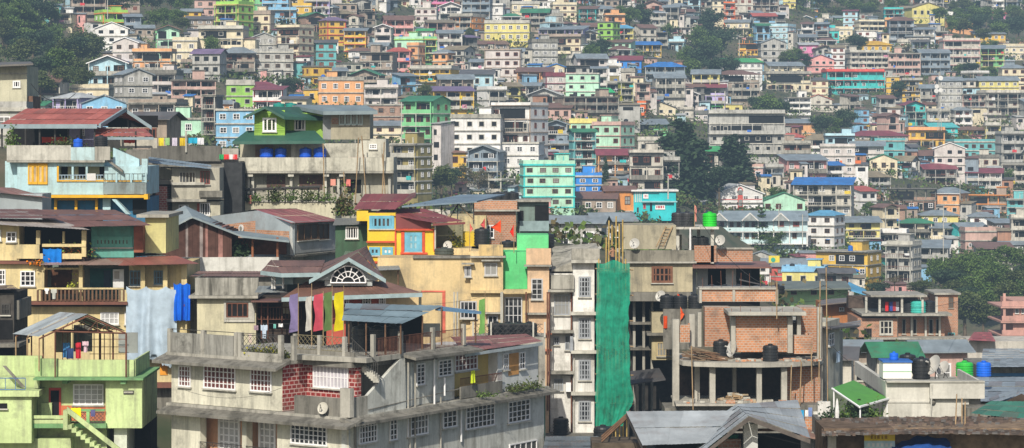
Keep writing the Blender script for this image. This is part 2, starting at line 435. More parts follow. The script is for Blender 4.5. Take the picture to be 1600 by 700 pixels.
def pole_flag(f, px, ytop, ybot, x1, yf0, yf1, col, label, group, out=0., tri=False, name='prayer_flag'):
    """a tall banner or pennant on a thin pole"""
    base = f.pp(px, ybot, out); root = thing(name, label, 'flag', base, group)
    p = MB(); p.tube(base, f.pp(px, ytop, out), .03, WOODL, 6, .018); p.build('pole', root)
    mb = MB(); mb.smooth = True; k = mb.mat(cloth(col)); u0 = f.uof(px); z1 = f.zof(px, yf0); z0 = f.zof(px, yf1); w = f.uof(x1)-u0; n = 9
    for a in range(n+1):
        v = a/n
        for b in range(n+1):
            t = b/n; ww = w*t*(1+.12*math.sin(v*8)); zz = z1+(z0-z1)*v
            if tri: zz = z1+(z0-z1)*(v*(1-t)+.45*t); 
            mb.v.append(tuple(f.pt(u0+ww, zz-.12*t, out+.12*math.sin(t*4+v*6)*t)))
    for a in range(n):
        for b in range(n):
            q = a*(n+1)+b; mb.f.append((q, q+1, q+n+2, q+n+1)); mb.mi.append(k)
    mb.build('cloth', root); return root
def person(loc, label, shirt, trousers, skin=(.33, .18, .11), yaw=0., bare=False, pose='stand'):
    """one continuous skinned figure, clothing shells as children"""
    root = thing('person', label, 'person', loc, None, 0)
    J = dict(pel=(0, 0, .95), spi=(0, .01, 1.2), chest=(0, .02, 1.38), neck=(0, 0, 1.52), head=(0, -.02, 1.63), top=(0, 0, 1.73),
             sl=(.19, 0, 1.42), el=(.29, .02, 1.14), wl=(.27, -.16, .95), hl=(.27, -.22, .88), sr=(-.19, 0, 1.42), er=(-.33, -.02, 1.17), wr=(-.26, -.24, 1.12), hr=(-.24, -.31, 1.13),
             pl=(.10, 0, .90), kl=(.12, -.03, .49), al=(.13, .02, .08), fl=(.14, -.14, .03), pr=(-.10, 0, .90), kr=(-.11, -.05, .49), ar=(-.12, .03, .08), fr=(-.13, -.13, .03))
    R = dict(pel=.13, spi=.115, chest=.135, neck=.055, head=.095, top=.075, sl=.065, el=.045, wl=.033, hl=.04, sr=.065, er=.045, wr=.033, hr=.04,
             pl=.095, kl=.06, al=.042, fl=.04, pr=.095, kr=.06, ar=.042, fr=.04)
    E = [('pel', 'spi'), ('spi', 'chest'), ('chest', 'neck'), ('neck', 'head'), ('head', 'top'), ('chest', 'sl'), ('sl', 'el'), ('el', 'wl'), ('wl', 'hl'),
         ('chest', 'sr'), ('sr', 'er'), ('er', 'wr'), ('wr', 'hr'), ('pel', 'pl'), ('pl', 'kl'), ('kl', 'al'), ('al', 'fl'), ('pel', 'pr'), ('pr', 'kr'), ('kr', 'ar'), ('ar', 'fr')]
    cy, sy = math.cos(yaw), math.sin(yaw)
    def rot(p): return (p[0]*cy-p[1]*sy, p[0]*sy+p[1]*cy, p[2])
    def skin_obj(name, keys, edges, grow, mat):
        me = bpy.data.meshes.new(name); idx = {k: i for i, k in enumerate(keys)}
        me.from_pydata([rot(J[k]) for k in keys], [(idx[a], idx[b]) for a, b in edges], []); me.materials.append(mat)
        o = bpy.data.objects.new(name, me); COL.objects.link(o); o.parent = root
        sk = o.modifiers.new('s', 'SKIN'); me.skin_vertices[0].data[0].use_root = True
        for k in keys: me.skin_vertices[0].data[idx[k]].radius = (R[k]+grow, R[k]*.85+grow)
        ss = o.modifiers.new('d', 'SUBSURF'); ss.levels = 1; ss.render_levels = 1
        return o
    keys = list(J); skin_obj('body', keys, E, 0, plain(skin, .6, .3, .1, 'skin'))
    lk = ['pel', 'pl', 'kl', 'al', 'pr', 'kr', 'ar']; skin_obj('trousers', lk, [e for e in E if e[0] in lk and e[1] in lk], .018, cloth(trousers))
    if not bare:
        tk = ['spi', 'pel', 'chest', 'sl', 'el', 'sr', 'er']; skin_obj('shirt', tk, [e for e in E if e[0] in tk and e[1] in tk], .02, cloth(shirt))
    h = MB(); h.smooth = True; hc = Vector(rot((0, .025, 1.67)))
    h.lathe(hc, [(.108, -.04), (.112, .01), (.10, .06), (.06, .10)], plain((.012, .01, .009), .7, .3, .2, 'hair'), 12); h.build('hair', root, True)
    return root

# ---------------------------------------------------------------- terrain: depth of the hillside along each ray
DCP = np.array([(100,60,900),(200,205,600),(360,225,560),(300,100,800),(470,130,800),(500,30,960),(660,190,730),(640,90,920),(660,20,1090),(750,262,680),
 (620,300,600),(860,322,645),(1000,338,655),(900,190,840),(800,150,860),(820,60,990),(900,10,1120),(1030,300,690),(1150,330,720),(1190,385,690),(1330,432,680),(1100,180,950),
 (1300,135,1090),(1150,60,1170),(1450,60,1150),(1300,20,1290),(1550,10,1360),(1480,300,880),(1550,200,1010),(1450,390,760),(1550,430,700),(1600,300,890),(0,60,820),
 (60,150,640),(1330,470,560),(1550,520,600),(-150,60,850),(-150,150,640),(1760,60,1330),(1620,-60,1560),(1760,300,900),(1760,450,720),(700,-30,1220),(300,-30,1060),(1400,-30,1420),(60,-30,1000),(1100,-30,1320)], float)
def depth(px, py):
    d2 = ((DCP[:, 0]-px)/1.4)**2+(DCP[:, 1]-py)**2*4+900
    w = 1/d2**1.5; return float(np.exp((w*np.log(DCP[:, 2])).sum()/w.sum()))
TP = []
for px in range(-240, 1860, 70):
    for py in list(range(-60, 120, 30))+list(range(120, 520, 45)):
        lim = np.interp(px, [-240, 0, 250, 420, 640, 860, 1000, 1200, 1330, 1600], [180, 180, 250, 250, 310, 335, 360, 410, 480, 545])
        if py <= lim: D = depth(px, py); TP.append((X(px, D), D, Z(py, D)-1.4))
for q in [(-32,60,-36),(0,60,-36),(40,60,-36),(-38,110,-31),(0,110,-31),(35,110,-32),(-34,140,-25),(-15,140,-27),(10,140,-29),(30,140,-31),(-34,165,-21),(-15,165,-24),(5,170,-26),(30,165,-28),
          (-34,190,-17),(-15,195,-19),(4,200,-25),(20,200,-25),(34,200,-29),(-40,222,-10),(-25,225,-9),(-12,235,-9),(5,240,-17),(22,235,-27),(42,235,-31),(-45,260,-6),(-22,262,-8),(0,270,-14),
          (-50,330,-10),(-20,340,-12),(10,330,-22),(40,330,-33),(70,330,-34),(-60,440,-8),(-20,440,-14),(30,440,-32),(80,440,-40),(60,520,-42),(110,520,-44),(-80,520,-4)]: TP.append(q)
for y in (290, 330, 380, 440, 500, 560, 605, 645):
    for px in range(-240, 1860, 60):
        if y > 470 and px < 420 or y > 520 and px < 500 or y > 570 and px < 660 or y > 610 and px < 960: continue
        TP.append((X(px, y), y, Z(25+np.interp(px, [-240, 0, 250, 420, 640, 860, 1000, 1200, 1330, 1600], [190, 190, 260, 270, 325, 345, 365, 430, 540, 600]), y)))
def add_ground_points(rows):
    global TP
    for x0, x1, yb in rows:
        D = depth((x0+x1)/2, yb); TP.append((X((x0+x1)/2, D), D, Z(yb, D)-.8))
    TP = np.array(TP, float)
def ground(x, y):
    d2 = ((TP[:, 0]-x)**2+(TP[:, 1]-y)**2)/(y*.035)**2+.2
    w = 1/d2**3; return float((w*TP[:, 2]).sum()/w.sum())
def build_terrain():
    ys = [-60, 0, 40]+list(np.geomspace(70, 1500, 90))+[1650, 1800, 2100]; us = np.linspace(-.34, .34, 110); v = []; fcs = []
    for y in ys:
        for u in us:
            x = u*max(y, 300); z = ground(x, max(y, 60)) if y < 1500 else ground(x, 1500)+(y-1500)*.08
            z += 1.2*mnoise.noise(Vector((x*.03, y*.03, 0)))*(1 if y > 300 else .3)-.6
            v.append((x, y, z))
    n = len(us)
    for a in range(len(ys)-1):
        for b in range(n-1): q = a*n+b; fcs.append((q, q+1, q+n+1, q+n))
    m, nt, b, geo = _nodes('hillside_soil')
    n1 = _noise(nt, geo, .06, 6, .65); n2 = _noise(nt, geo, .5, 5, .7)
    c = _mix(nt, _ramp(nt, n1.outputs[0], .38, .6), (.035, .050, .020), (.115, .095, .060))
    c = _mix(nt, _ramp(nt, n2.outputs[0], .45, .7), c, (.055, .060, .030)); nt.links.new(c, b.inputs['Base Color']); b.inputs['Roughness'].default_value = .95
    me = bpy.data.meshes.new('ground'); me.from_pydata(v, [], fcs); me.materials.append(m); me.polygons.foreach_set('use_smooth', [True]*len(fcs))
    o = bpy.data.objects.new('ground', me); COL.objects.link(o); tag(o, 'brown and green hillside ground between the houses', 'ground', None, 'structure')
    rng = random.Random(11); mb = MB()
    for _ in range(15000):                                           # scrub that clothes the slope between the houses
        px = rng.uniform(-60, 1660); py = rng.uniform(-25, 470)
        lim = np.interp(px, [0, 250, 420, 640, 860, 1000, 1200, 1330, 1600], [180, 250, 250, 310, 335, 360, 410, 480, 545])
        if py > lim: continue
        D = depth(px, py); x = X(px, D); z = ground(x, D); m = rng.choice(LB+LA+(LD[1],)); s = rng.uniform(.8, 2.2)
        for _ in range(9): leaf_quad(mb, Vector((x+rng.gauss(0, s), D+rng.gauss(0, s), z+abs(rng.gauss(.6, s*.5)))), 1.1, m, rng)
    for _ in range(5200):                                           # and the nearer dip behind the front houses
        y = rng.uniform(290, 650); x = rng.uniform(-.19, .19)*y; z = ground(x, y)
        if HY-z/y*F < near_top(CX+x/y*F)-12: continue
        m = rng.choice(LB+LA+(LD[0], LD[1])); sc = rng.uniform(.5, 1.5)
        for _ in range(9): leaf_quad(mb, Vector((x+rng.gauss(0, sc), y+rng.gauss(0, sc), z+abs(rng.gauss(.4, sc*.5)))), .9, m, rng)
    o = mb.build('undergrowth'); tag(o, 'low green and brown scrub growing between the hillside houses', 'scrub', None, 'stuff')

# ---------------------------------------------------------------- hillside houses
PAL = {'w': (.76,.75,.74), 'c': (.72,.635,.45), 'y': (.70,.45,.06), 'Y': (.70,.62,.20), 'g': (.30,.58,.10), 'G': (.20,.55,.25), 'm': (.44,.72,.54), 't': (.05,.55,.54),
 'T': (.14,.44,.46), 'b': (.22,.46,.68), 'B': (.03,.24,.70), 'p': (.72,.36,.34), 'P': (.70,.22,.42), 'o': (.75,.30,.07), 'O': (.74,.38,.17), 'r': (.60,.09,.07), 'R': (.38,.20,.13),
 'k': (.44,.435,.41), 'K': (.16,.16,.15), 'n': (.36,.29,.235), 'l': (.46,.40,.66), 'L': (.44,.66,.76), 's': (.24,.30,.36), 'q': (.58,.545,.475), 'z': (.62,.57,.55), 'v': (.75,.16,.03), 'h': (.54,.36,.31), 'e': (.30,.25,.09), 'j': (.42,.42,.03)}
CN = {'w': 'white', 'c': 'cream', 'y': 'bright yellow', 'Y': 'pale yellow', 'g': 'lime green', 'G': 'green', 'm': 'mint green', 't': 'turquoise', 'T': 'teal', 'b': 'blue', 'B': 'bright blue',
 'p': 'pink', 'P': 'magenta', 'o': 'orange', 'O': 'peach', 'r': 'red', 'R': 'brick red', 'k': 'grey', 'K': 'dark grey', 'n': 'brown', 'l': 'lilac', 'L': 'pale blue', 's': 'slate blue', 'q': 'beige', 'z': 'pinkish white', 'v': 'orange red', 'h': 'dusty pink', 'e': 'ochre', 'j': 'olive yellow'}
RC = {'rust': (.17,.095,.075), 'red': (.40,.09,.07), 'gry': (.20,.24,.27), 'drk': (.10,.10,.105), 'grn': (.035,.19,.10), 'Grn': (.05,.36,.11), 'Gnn': (.02,.50,.16), 'blu': (.025,.17,.50), 'sky': (.10,.32,.52), 'mar': (.20,.045,.065), 'gld': (.60,.36,.03), 'tan': (.24,.20,.13), 'trq': (.08,.48,.50), 'pur': (.17,.12,.22), 'lgt': (.42,.44,.45)}
RN = {'rust': 'rusty', 'red': 'red', 'gry': 'grey', 'drk': 'dark', 'grn': 'dark green', 'Grn': 'green', 'Gnn': 'vivid green', 'blu': 'blue', 'sky': 'sky blue', 'mar': 'maroon', 'gld': 'golden', 'tan': 'tan', 'trq': 'turquoise', 'pur': 'purple', 'lgt': 'pale grey'}
WN = {1: 'one-storey', 2: 'two-storey', 3: 'three-storey', 4: 'four-storey', 5: 'five-storey', 6: 'six-storey'}
def winmesh(fm, gm, nm, cols, rows):
    """unit window (1 x 1) with frame, bars and pane standing on the wall plane y=0"""
    b = MB(); e = .10
    b.box(0, 1, -.02, .0, 0, 1, gm)
    for a in ((0, e, 0, 1), (1-e, 1, 0, 1), (e, 1-e, 0, e), (e, 1-e, 1-e, 1)): b.box(a[0], a[1], -.10, -.015, a[2], a[3], fm)
    for i in range(1, cols): c = i/cols; b.box(c-.03, c+.03, -.08, -.015, e, 1-e, fm)
    for i in range(1, rows): c = i/rows; b.box(e, 1-e, -.075, -.015, c-.025, c+.025, fm)
    return b.mesh(nm)
BROWN = plain((.16, .055, .035), .7, .3, .25, 'brown_shutter')
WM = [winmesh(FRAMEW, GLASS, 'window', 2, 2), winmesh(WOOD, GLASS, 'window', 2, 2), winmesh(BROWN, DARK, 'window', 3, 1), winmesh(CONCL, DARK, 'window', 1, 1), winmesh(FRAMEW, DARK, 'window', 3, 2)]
FLATS = []
LEDGE = [CONC, CONCL, CONCD]
def facade_win(mb, root, me, x, y, z, w, h, rz=0):
    if root is None:                                              # merged copy inside the mass of far houses
        c, s = math.cos(rz), math.sin(rz); dp = -.05
        mb.hexa([(x, y+dp, z), (x+w, y+dp, z), (x+w, y+.0, z), (x, y+.0, z), (x, y+dp, z+h), (x+w, y+dp, z+h), (x+w, y+.0, z+h), (x, y+.0, z+h)] if rz == 0 else
                [(x, y, z), (x, y+w, z), (x-dp, y+w, z), (x-dp, y, z), (x, y, z+h), (x, y+w, z+h), (x-dp, y+w, z+h), (x-dp, y, z+h)], me); return
    o = bpy.data.objects.new('window', me); COL.objects.link(o); o.parent = root; o.location = (x, y, z); o.rotation_euler = (0, 0, rz); o.scale = (w, 1, h)
def far_house(x0, x1, yt, yb, n, wc, rs, rc, fl, label, rng, D=None, merge=None, band=None, group='houses on the far hillside', wincap=16, ybase=None):
    D = D or depth((x0+x1)/2, yb); k = D/F; Wt = (x1-x0)*k; H = max(2.4*n*.8, (yb-yt)*k); fh = H/n
    sg = 1 if 'r' in fl else (-1 if 'l' in fl else 0); yaw = math.radians(26) if sg else math.radians(rng.uniform(-13, 13))
    a = -sg*yaw if sg else yaw
    dep = max(4.5, min(.8*Wt, 10)); W = Wt
    if sg: dep = min(dep, Wt*.9); W = max(2.5, (Wt-dep*math.sin(yaw))/math.cos(yaw))
    cx = (x0+x1)/2-sg*dep*math.sin(yaw)/2/k
    loc = Vector((X(cx, D), D, Z(yb, D)))
    root = None
    if merge is None:
        nm = 'apartment_block' if n >= 4 else 'house'
        root = thing(nm, label, 'apartment block' if n >= 4 else 'house', loc, group, a)
    g = MB() if merge is None else merge['loc']
    wall = MB() if merge is None else g
    wm = paint(PAL[wc], .38 if wc not in 'kqKn' else .7, kind='paint' if wc not in 'kqK' else 'cement'); hw = W/2; base = -6.
    if wc == 'R': wm = bricks(PAL['R'], (.33, .29, .25), .9, 'far_brick')
    open_top = 'c' in fl; Hw = H-fh if open_top and n > 1 else H
    wall.box(-hw, hw, 0, dep, base, Hw, wm)
    bm = paint(PAL[band] if band in PAL else RC[band], .35) if band else rng.choice(LEDGE)
    for i in range(n+1):
        if i == n and rs not in 'FN': break
        z = i*fh; p = .35 if i else .15
        wall.box(-hw-p*.6, hw+p*.6, -p, dep+.1, z-.12, z+.14, bm)
    if band and n > 1:
        for xx in (-hw, hw-.3): wall.box(xx-.03, xx+.33, -.05, .1, 0, Hw-.15, bm)
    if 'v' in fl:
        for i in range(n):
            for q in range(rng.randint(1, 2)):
                pw = W*rng.uniform(.22, .5); px_ = rng.uniform(-hw+.1, hw-pw-.1); wall.box(px_, px_+pw, -.035-.01*q, .05, i*fh+.2, i*fh+fh*.82, DARK)  # near-black panels on the flat wall stand in for shaded veranda recesses
    if root: wall.build('wall', root, True)
    if rs in 'FN' and root: FLATS.append((root, H+.29, hw, dep))
    # openings
    ft = rng.choice([0, 0, 1, 2, 2, 3, 3, 4]); me = WM[2 if band == 'n' else ft] if root else (DARK if rng.random() < .7 else BROWN)
    nw = max(1, min(7, int(W/2.5))); cnt = 0
    vf = 'v' in fl; partial = 'x' in fl
    for i in range(n):
        z = i*fh
        if open_top and i == n-1: break
        has_v = vf and (not partial or i % 2 == n % 2)
        if root is None and nw > 4: nw = 4
        sk = rng.random()
        for j in range(nw):
            if rng.random() < .08 and nw > 2: continue
            pitch = W/nw; w = min(1.35, pitch*.58); c = -hw+pitch*(j+.5)+(rng.uniform(-.1, .1))
            hh = fh*.42
            if cnt >= wincap and root: break
            if has_v and rng.random() < .45: facade_win(g, root, WM[3] if root else DARK, c-w*.4, -.004, z+.18, w*.8, fh*.70)
            else: facade_win(g, root, me, c-w/2, -.004, z+fh*.32, w, hh)
            cnt += 1
            if not has_v and rng.random() < .3 and root:
                pass
        if sg and cnt < wincap+4:
            for q in range(2):
                c = dep*(.22+.45*q); w = 1.1
                if sg > 0: facade_win(g, root, me, hw+.004 if root else hw+.004, c, z+fh*.32, w, fh*.42, math.pi/2)
                elif root: facade_win(g, root, me, -hw-.004, c+w, z+fh*.32, w, fh*.42, -math.pi/2)
    # balconies
    if vf:
        rmode = rng.random(); rm = bm if rmode < .35 else (wm if rmode < .65 else rng.choice([CONCL, FRAMEW, IRON, RUSTI]))
        if band and rmode < .65: rm = wm
        for i in range(n):
            if open_top and i == n-1: break
            if partial and i % 2 != n % 2: continue
            z = i*fh; b = MB() if root else g; d = 1.25
            b.box(-hw-.1, hw+.1, -d, -.38, z-.12, z+.06, bm)
            if rmode < .65: b.box(-hw-.05, hw+.05, -d, -d+.12, z+.063, z+fh*.33, rm)
            else:
                b.box(-hw, hw, -d, -d+.06, z+fh*.30, z+fh*.33, rm)
                for q in range(int(W/.55)+1): xx = -hw+q*.55; b.box(xx, xx+.07, -d+.005, -d+.055, z+.063, z+fh*.298, rm)
            for q in range(max(2, int(W/3)+1)+0):
                xx = -hw+.02+(W-.25)*q/max(1, max(2, int(W/3)+1)-1); b.box(xx, xx+.2, -d-.02, -d+.17, z+.065, z+fh-.13, wm if rng.random() < .7 else CONCL)
            if i == n-1 and rs in 'GSHF': b.box(-hw-.3, hw+.3, -d-.3, -.36, H-.12, H+.02, bm) if rs == 'F' else None
            if root: b.build('balcony', root, True)
    if open_top:
        b = MB() if root else g
        for q in range(max(2, int(W/2.6)+1)):
            xx = -hw+(W-.3)*q/max(1, int(W/2.6)) if int(W/2.6) else -hw
            for yy in (.0, dep-.3): b.box(xx, xx+.28, yy, yy+.28, Hw+.15, H-.12, bm)
        b.box(-hw, hw, .03, .15, Hw+.145, Hw+fh*.3, wm)
        if root: b.build('pillars', root, True)
    if n > 1 and rng.random() < (.55 if root is None else .35):           # a later, lower extension on one side
        sd = rng.choice((-1, 1)); aw, ah, ad = W*rng.uniform(.25, .5), fh*rng.randint(1, n-1)*rng.uniform(.85, 1.1), dep*rng.uniform(.5, .9); x_ = sd*(hw+aw/2+.02); b = MB() if root else g; y_ = rng.uniform(-.8, 1)
        am = paint(PAL[rng.choice('kqcwzsRnL')], .6); b.box(x_-aw/2, x_+aw/2, y_, y_+ad, base, ah, am); ar_ = metal(RC[rng.choice(['gry', 'rust', 'lgt', 'drk', 'tan'])], .6); b.slab([(x_-aw/2-.25, y_-.6, ah+.1), (x_+aw/2+.25, y_-.6, ah+.1), (x_+aw/2+.25, y_+ad, ah+.7), (x_-aw/2-.25, y_+ad, ah+.7)], .1, ar_)
        for q in range(max(1, int(ah/fh))): b.box(x_-aw*.3, x_+aw*rng.uniform(.0, .3), y_-.03, y_+.02, q*fh+fh*.3, q*fh+fh*.75, DARK)
        if root: b.build('extension', root, True)
    # roof
    r = MB() if root else g; o = .6; fro = 1.5 if vf else .7
    rm = metal(RC[rc], .5) if rc in RC else CONC
    y0, y1 = -fro, dep+.5
    ym = (y0+y1)/2; rise = min(1.7, (y1-y0)*rng.uniform(.12, .20))
    def sl(q): r.slab(q, .10, rm)
    if rs == 'G':
        sl([(-hw-o, y0, H), (hw+o, y0, H), (hw+o, ym, H+rise), (-hw-o, ym, H+rise)]); sl([(hw+o, y1, H), (-hw-o, y1, H), (-hw-o, ym+.01, H+rise), (hw+o, ym+.01, H+rise)])
        for s in (-hw, hw): r.poly([(s, 0, H), (s, dep, H), (s, ym, H+rise-.15)] if s > 0 else [(s, dep, H), (s, 0, H), (s, ym, H+rise-.15)], wm)
        if 'd' in fl:
            for c in (-.28, .28): r.poly([(c*W-.9, y0-.02, H+.1), (c*W+.9, y0-.02, H+.1), (c*W, y0-.02, H+1.2)], FRAMEW)
    elif rs == 'E':
        rise = min(2.4, W*.20); ov = hw+o
        sl([(-ov, y1, H-.1), (-ov, y0+.3, H-.1), (0, y0+.3, H+rise), (0, y1, H+rise)]); sl([(ov, y0+.3, H-.1), (ov, y1, H-.1), (.01, y1, H+rise), (.01, y0+.3, H+rise)])
        r.poly([(-hw, -.01, H-.1), (hw, -.01, H-.1), (0, -.01, H+rise*hw/ov-.12)], wm); r.poly([(hw, dep, H-.1), (-hw, dep, H-.1), (0, dep, H+rise*hw/ov-.12)], wm)
        for sx in (-1, 1): r.slab([(sx*ov, y0+.26, H-.08), (0, y0+.26, H+rise+.03), (0, y0+.34, H+rise+.03), (sx*ov, y0+.34, H-.08)], .22, FRAMEW if wc in 'wzL' else rm)
    elif rs == 'H':
        kx = min(hw*.75, (y1-y0)/2)
        A, B2, C2, D2 = (-hw-o, y0, H), (hw+o, y0, H), (hw+o, y1, H), (-hw-o, y1, H); R1, R2 = (-hw-o+kx, ym, H+rise), (hw+o-kx, ym, H+rise)
        r.poly([A, B2, R2, R1], rm); r.poly([C2, D2, R1, R2], rm); r.poly([D2, A, R1], rm); r.poly([B2, C2, R2], rm); r.poly([D2, C2, B2, A], wm)
        r.box(-hw-o, hw+o, y0, y0+.05, H-.15, H-.003, FRAMEW if rng.random() < .3 else rm)
    elif rs == 'S':
        sl([(-hw-o, y0-.2, H), (hw+o, y0-.2, H), (hw+o, y1, H+rise), (-hw-o, y1, H+rise)])
        for s in (-hw, hw): r.poly([(s, 0, H), (s, dep, H), (s, dep, H+rise-.2)] if s > 0 else [(s, dep, H), (s, 0, H), (s, dep, H+rise-.2)], wm)
        if 'V' not in fl: r.poly([(-hw, dep, H), (-hw, dep, H+rise-.2), (hw, dep, H+rise-.2), (hw, dep, H)], wm)
    elif rs in 'FN':
        r.box(-hw-.2, hw+.2, (-fro+.2) if vf else -.25, dep+.3, H+.145, H+.28, bm)
        if rs == 'F' and rng.random() < .75:
            ph = rng.uniform(.6, 1.0); pm = wm if rng.random() < .6 else bm
            r.box(-hw-.1, hw+.1, -.1, .06, H+.283, H+.28+ph, pm); r.box(-hw-.1, -hw+.06, .063, dep, H+.283, H+.28+ph, pm); r.box(hw-.06, hw+.1, .063, dep, H+.283, H+.28+ph, pm); r.box(-hw+.063, hw-.063, dep-.14, dep, H+.283, H+.28+ph, pm)
        if rng.random() < .45 and W > 5:
            xx = rng.uniform(-hw+.3, hw-3.2); r.box(xx, xx+2.9, dep*.4, dep*.9, H+.283, H+2.5, wm); r.box(xx-.3, xx+3.2, dep*.36, dep*.94, H+2.503, H+2.66, bm)
        for q in range(rng.randint(0, 5)):
            xx = rng.uniform(-hw, hw-.2); r.box(xx, xx+.16, dep*.1+q*.02, dep*.1+.16+q*.02, H+.283, H+rng.uniform(.8, 2.0), bm)
    if root: r.build('roof', root, True)
    # stray colour on the balconies
    return root, (loc, a)
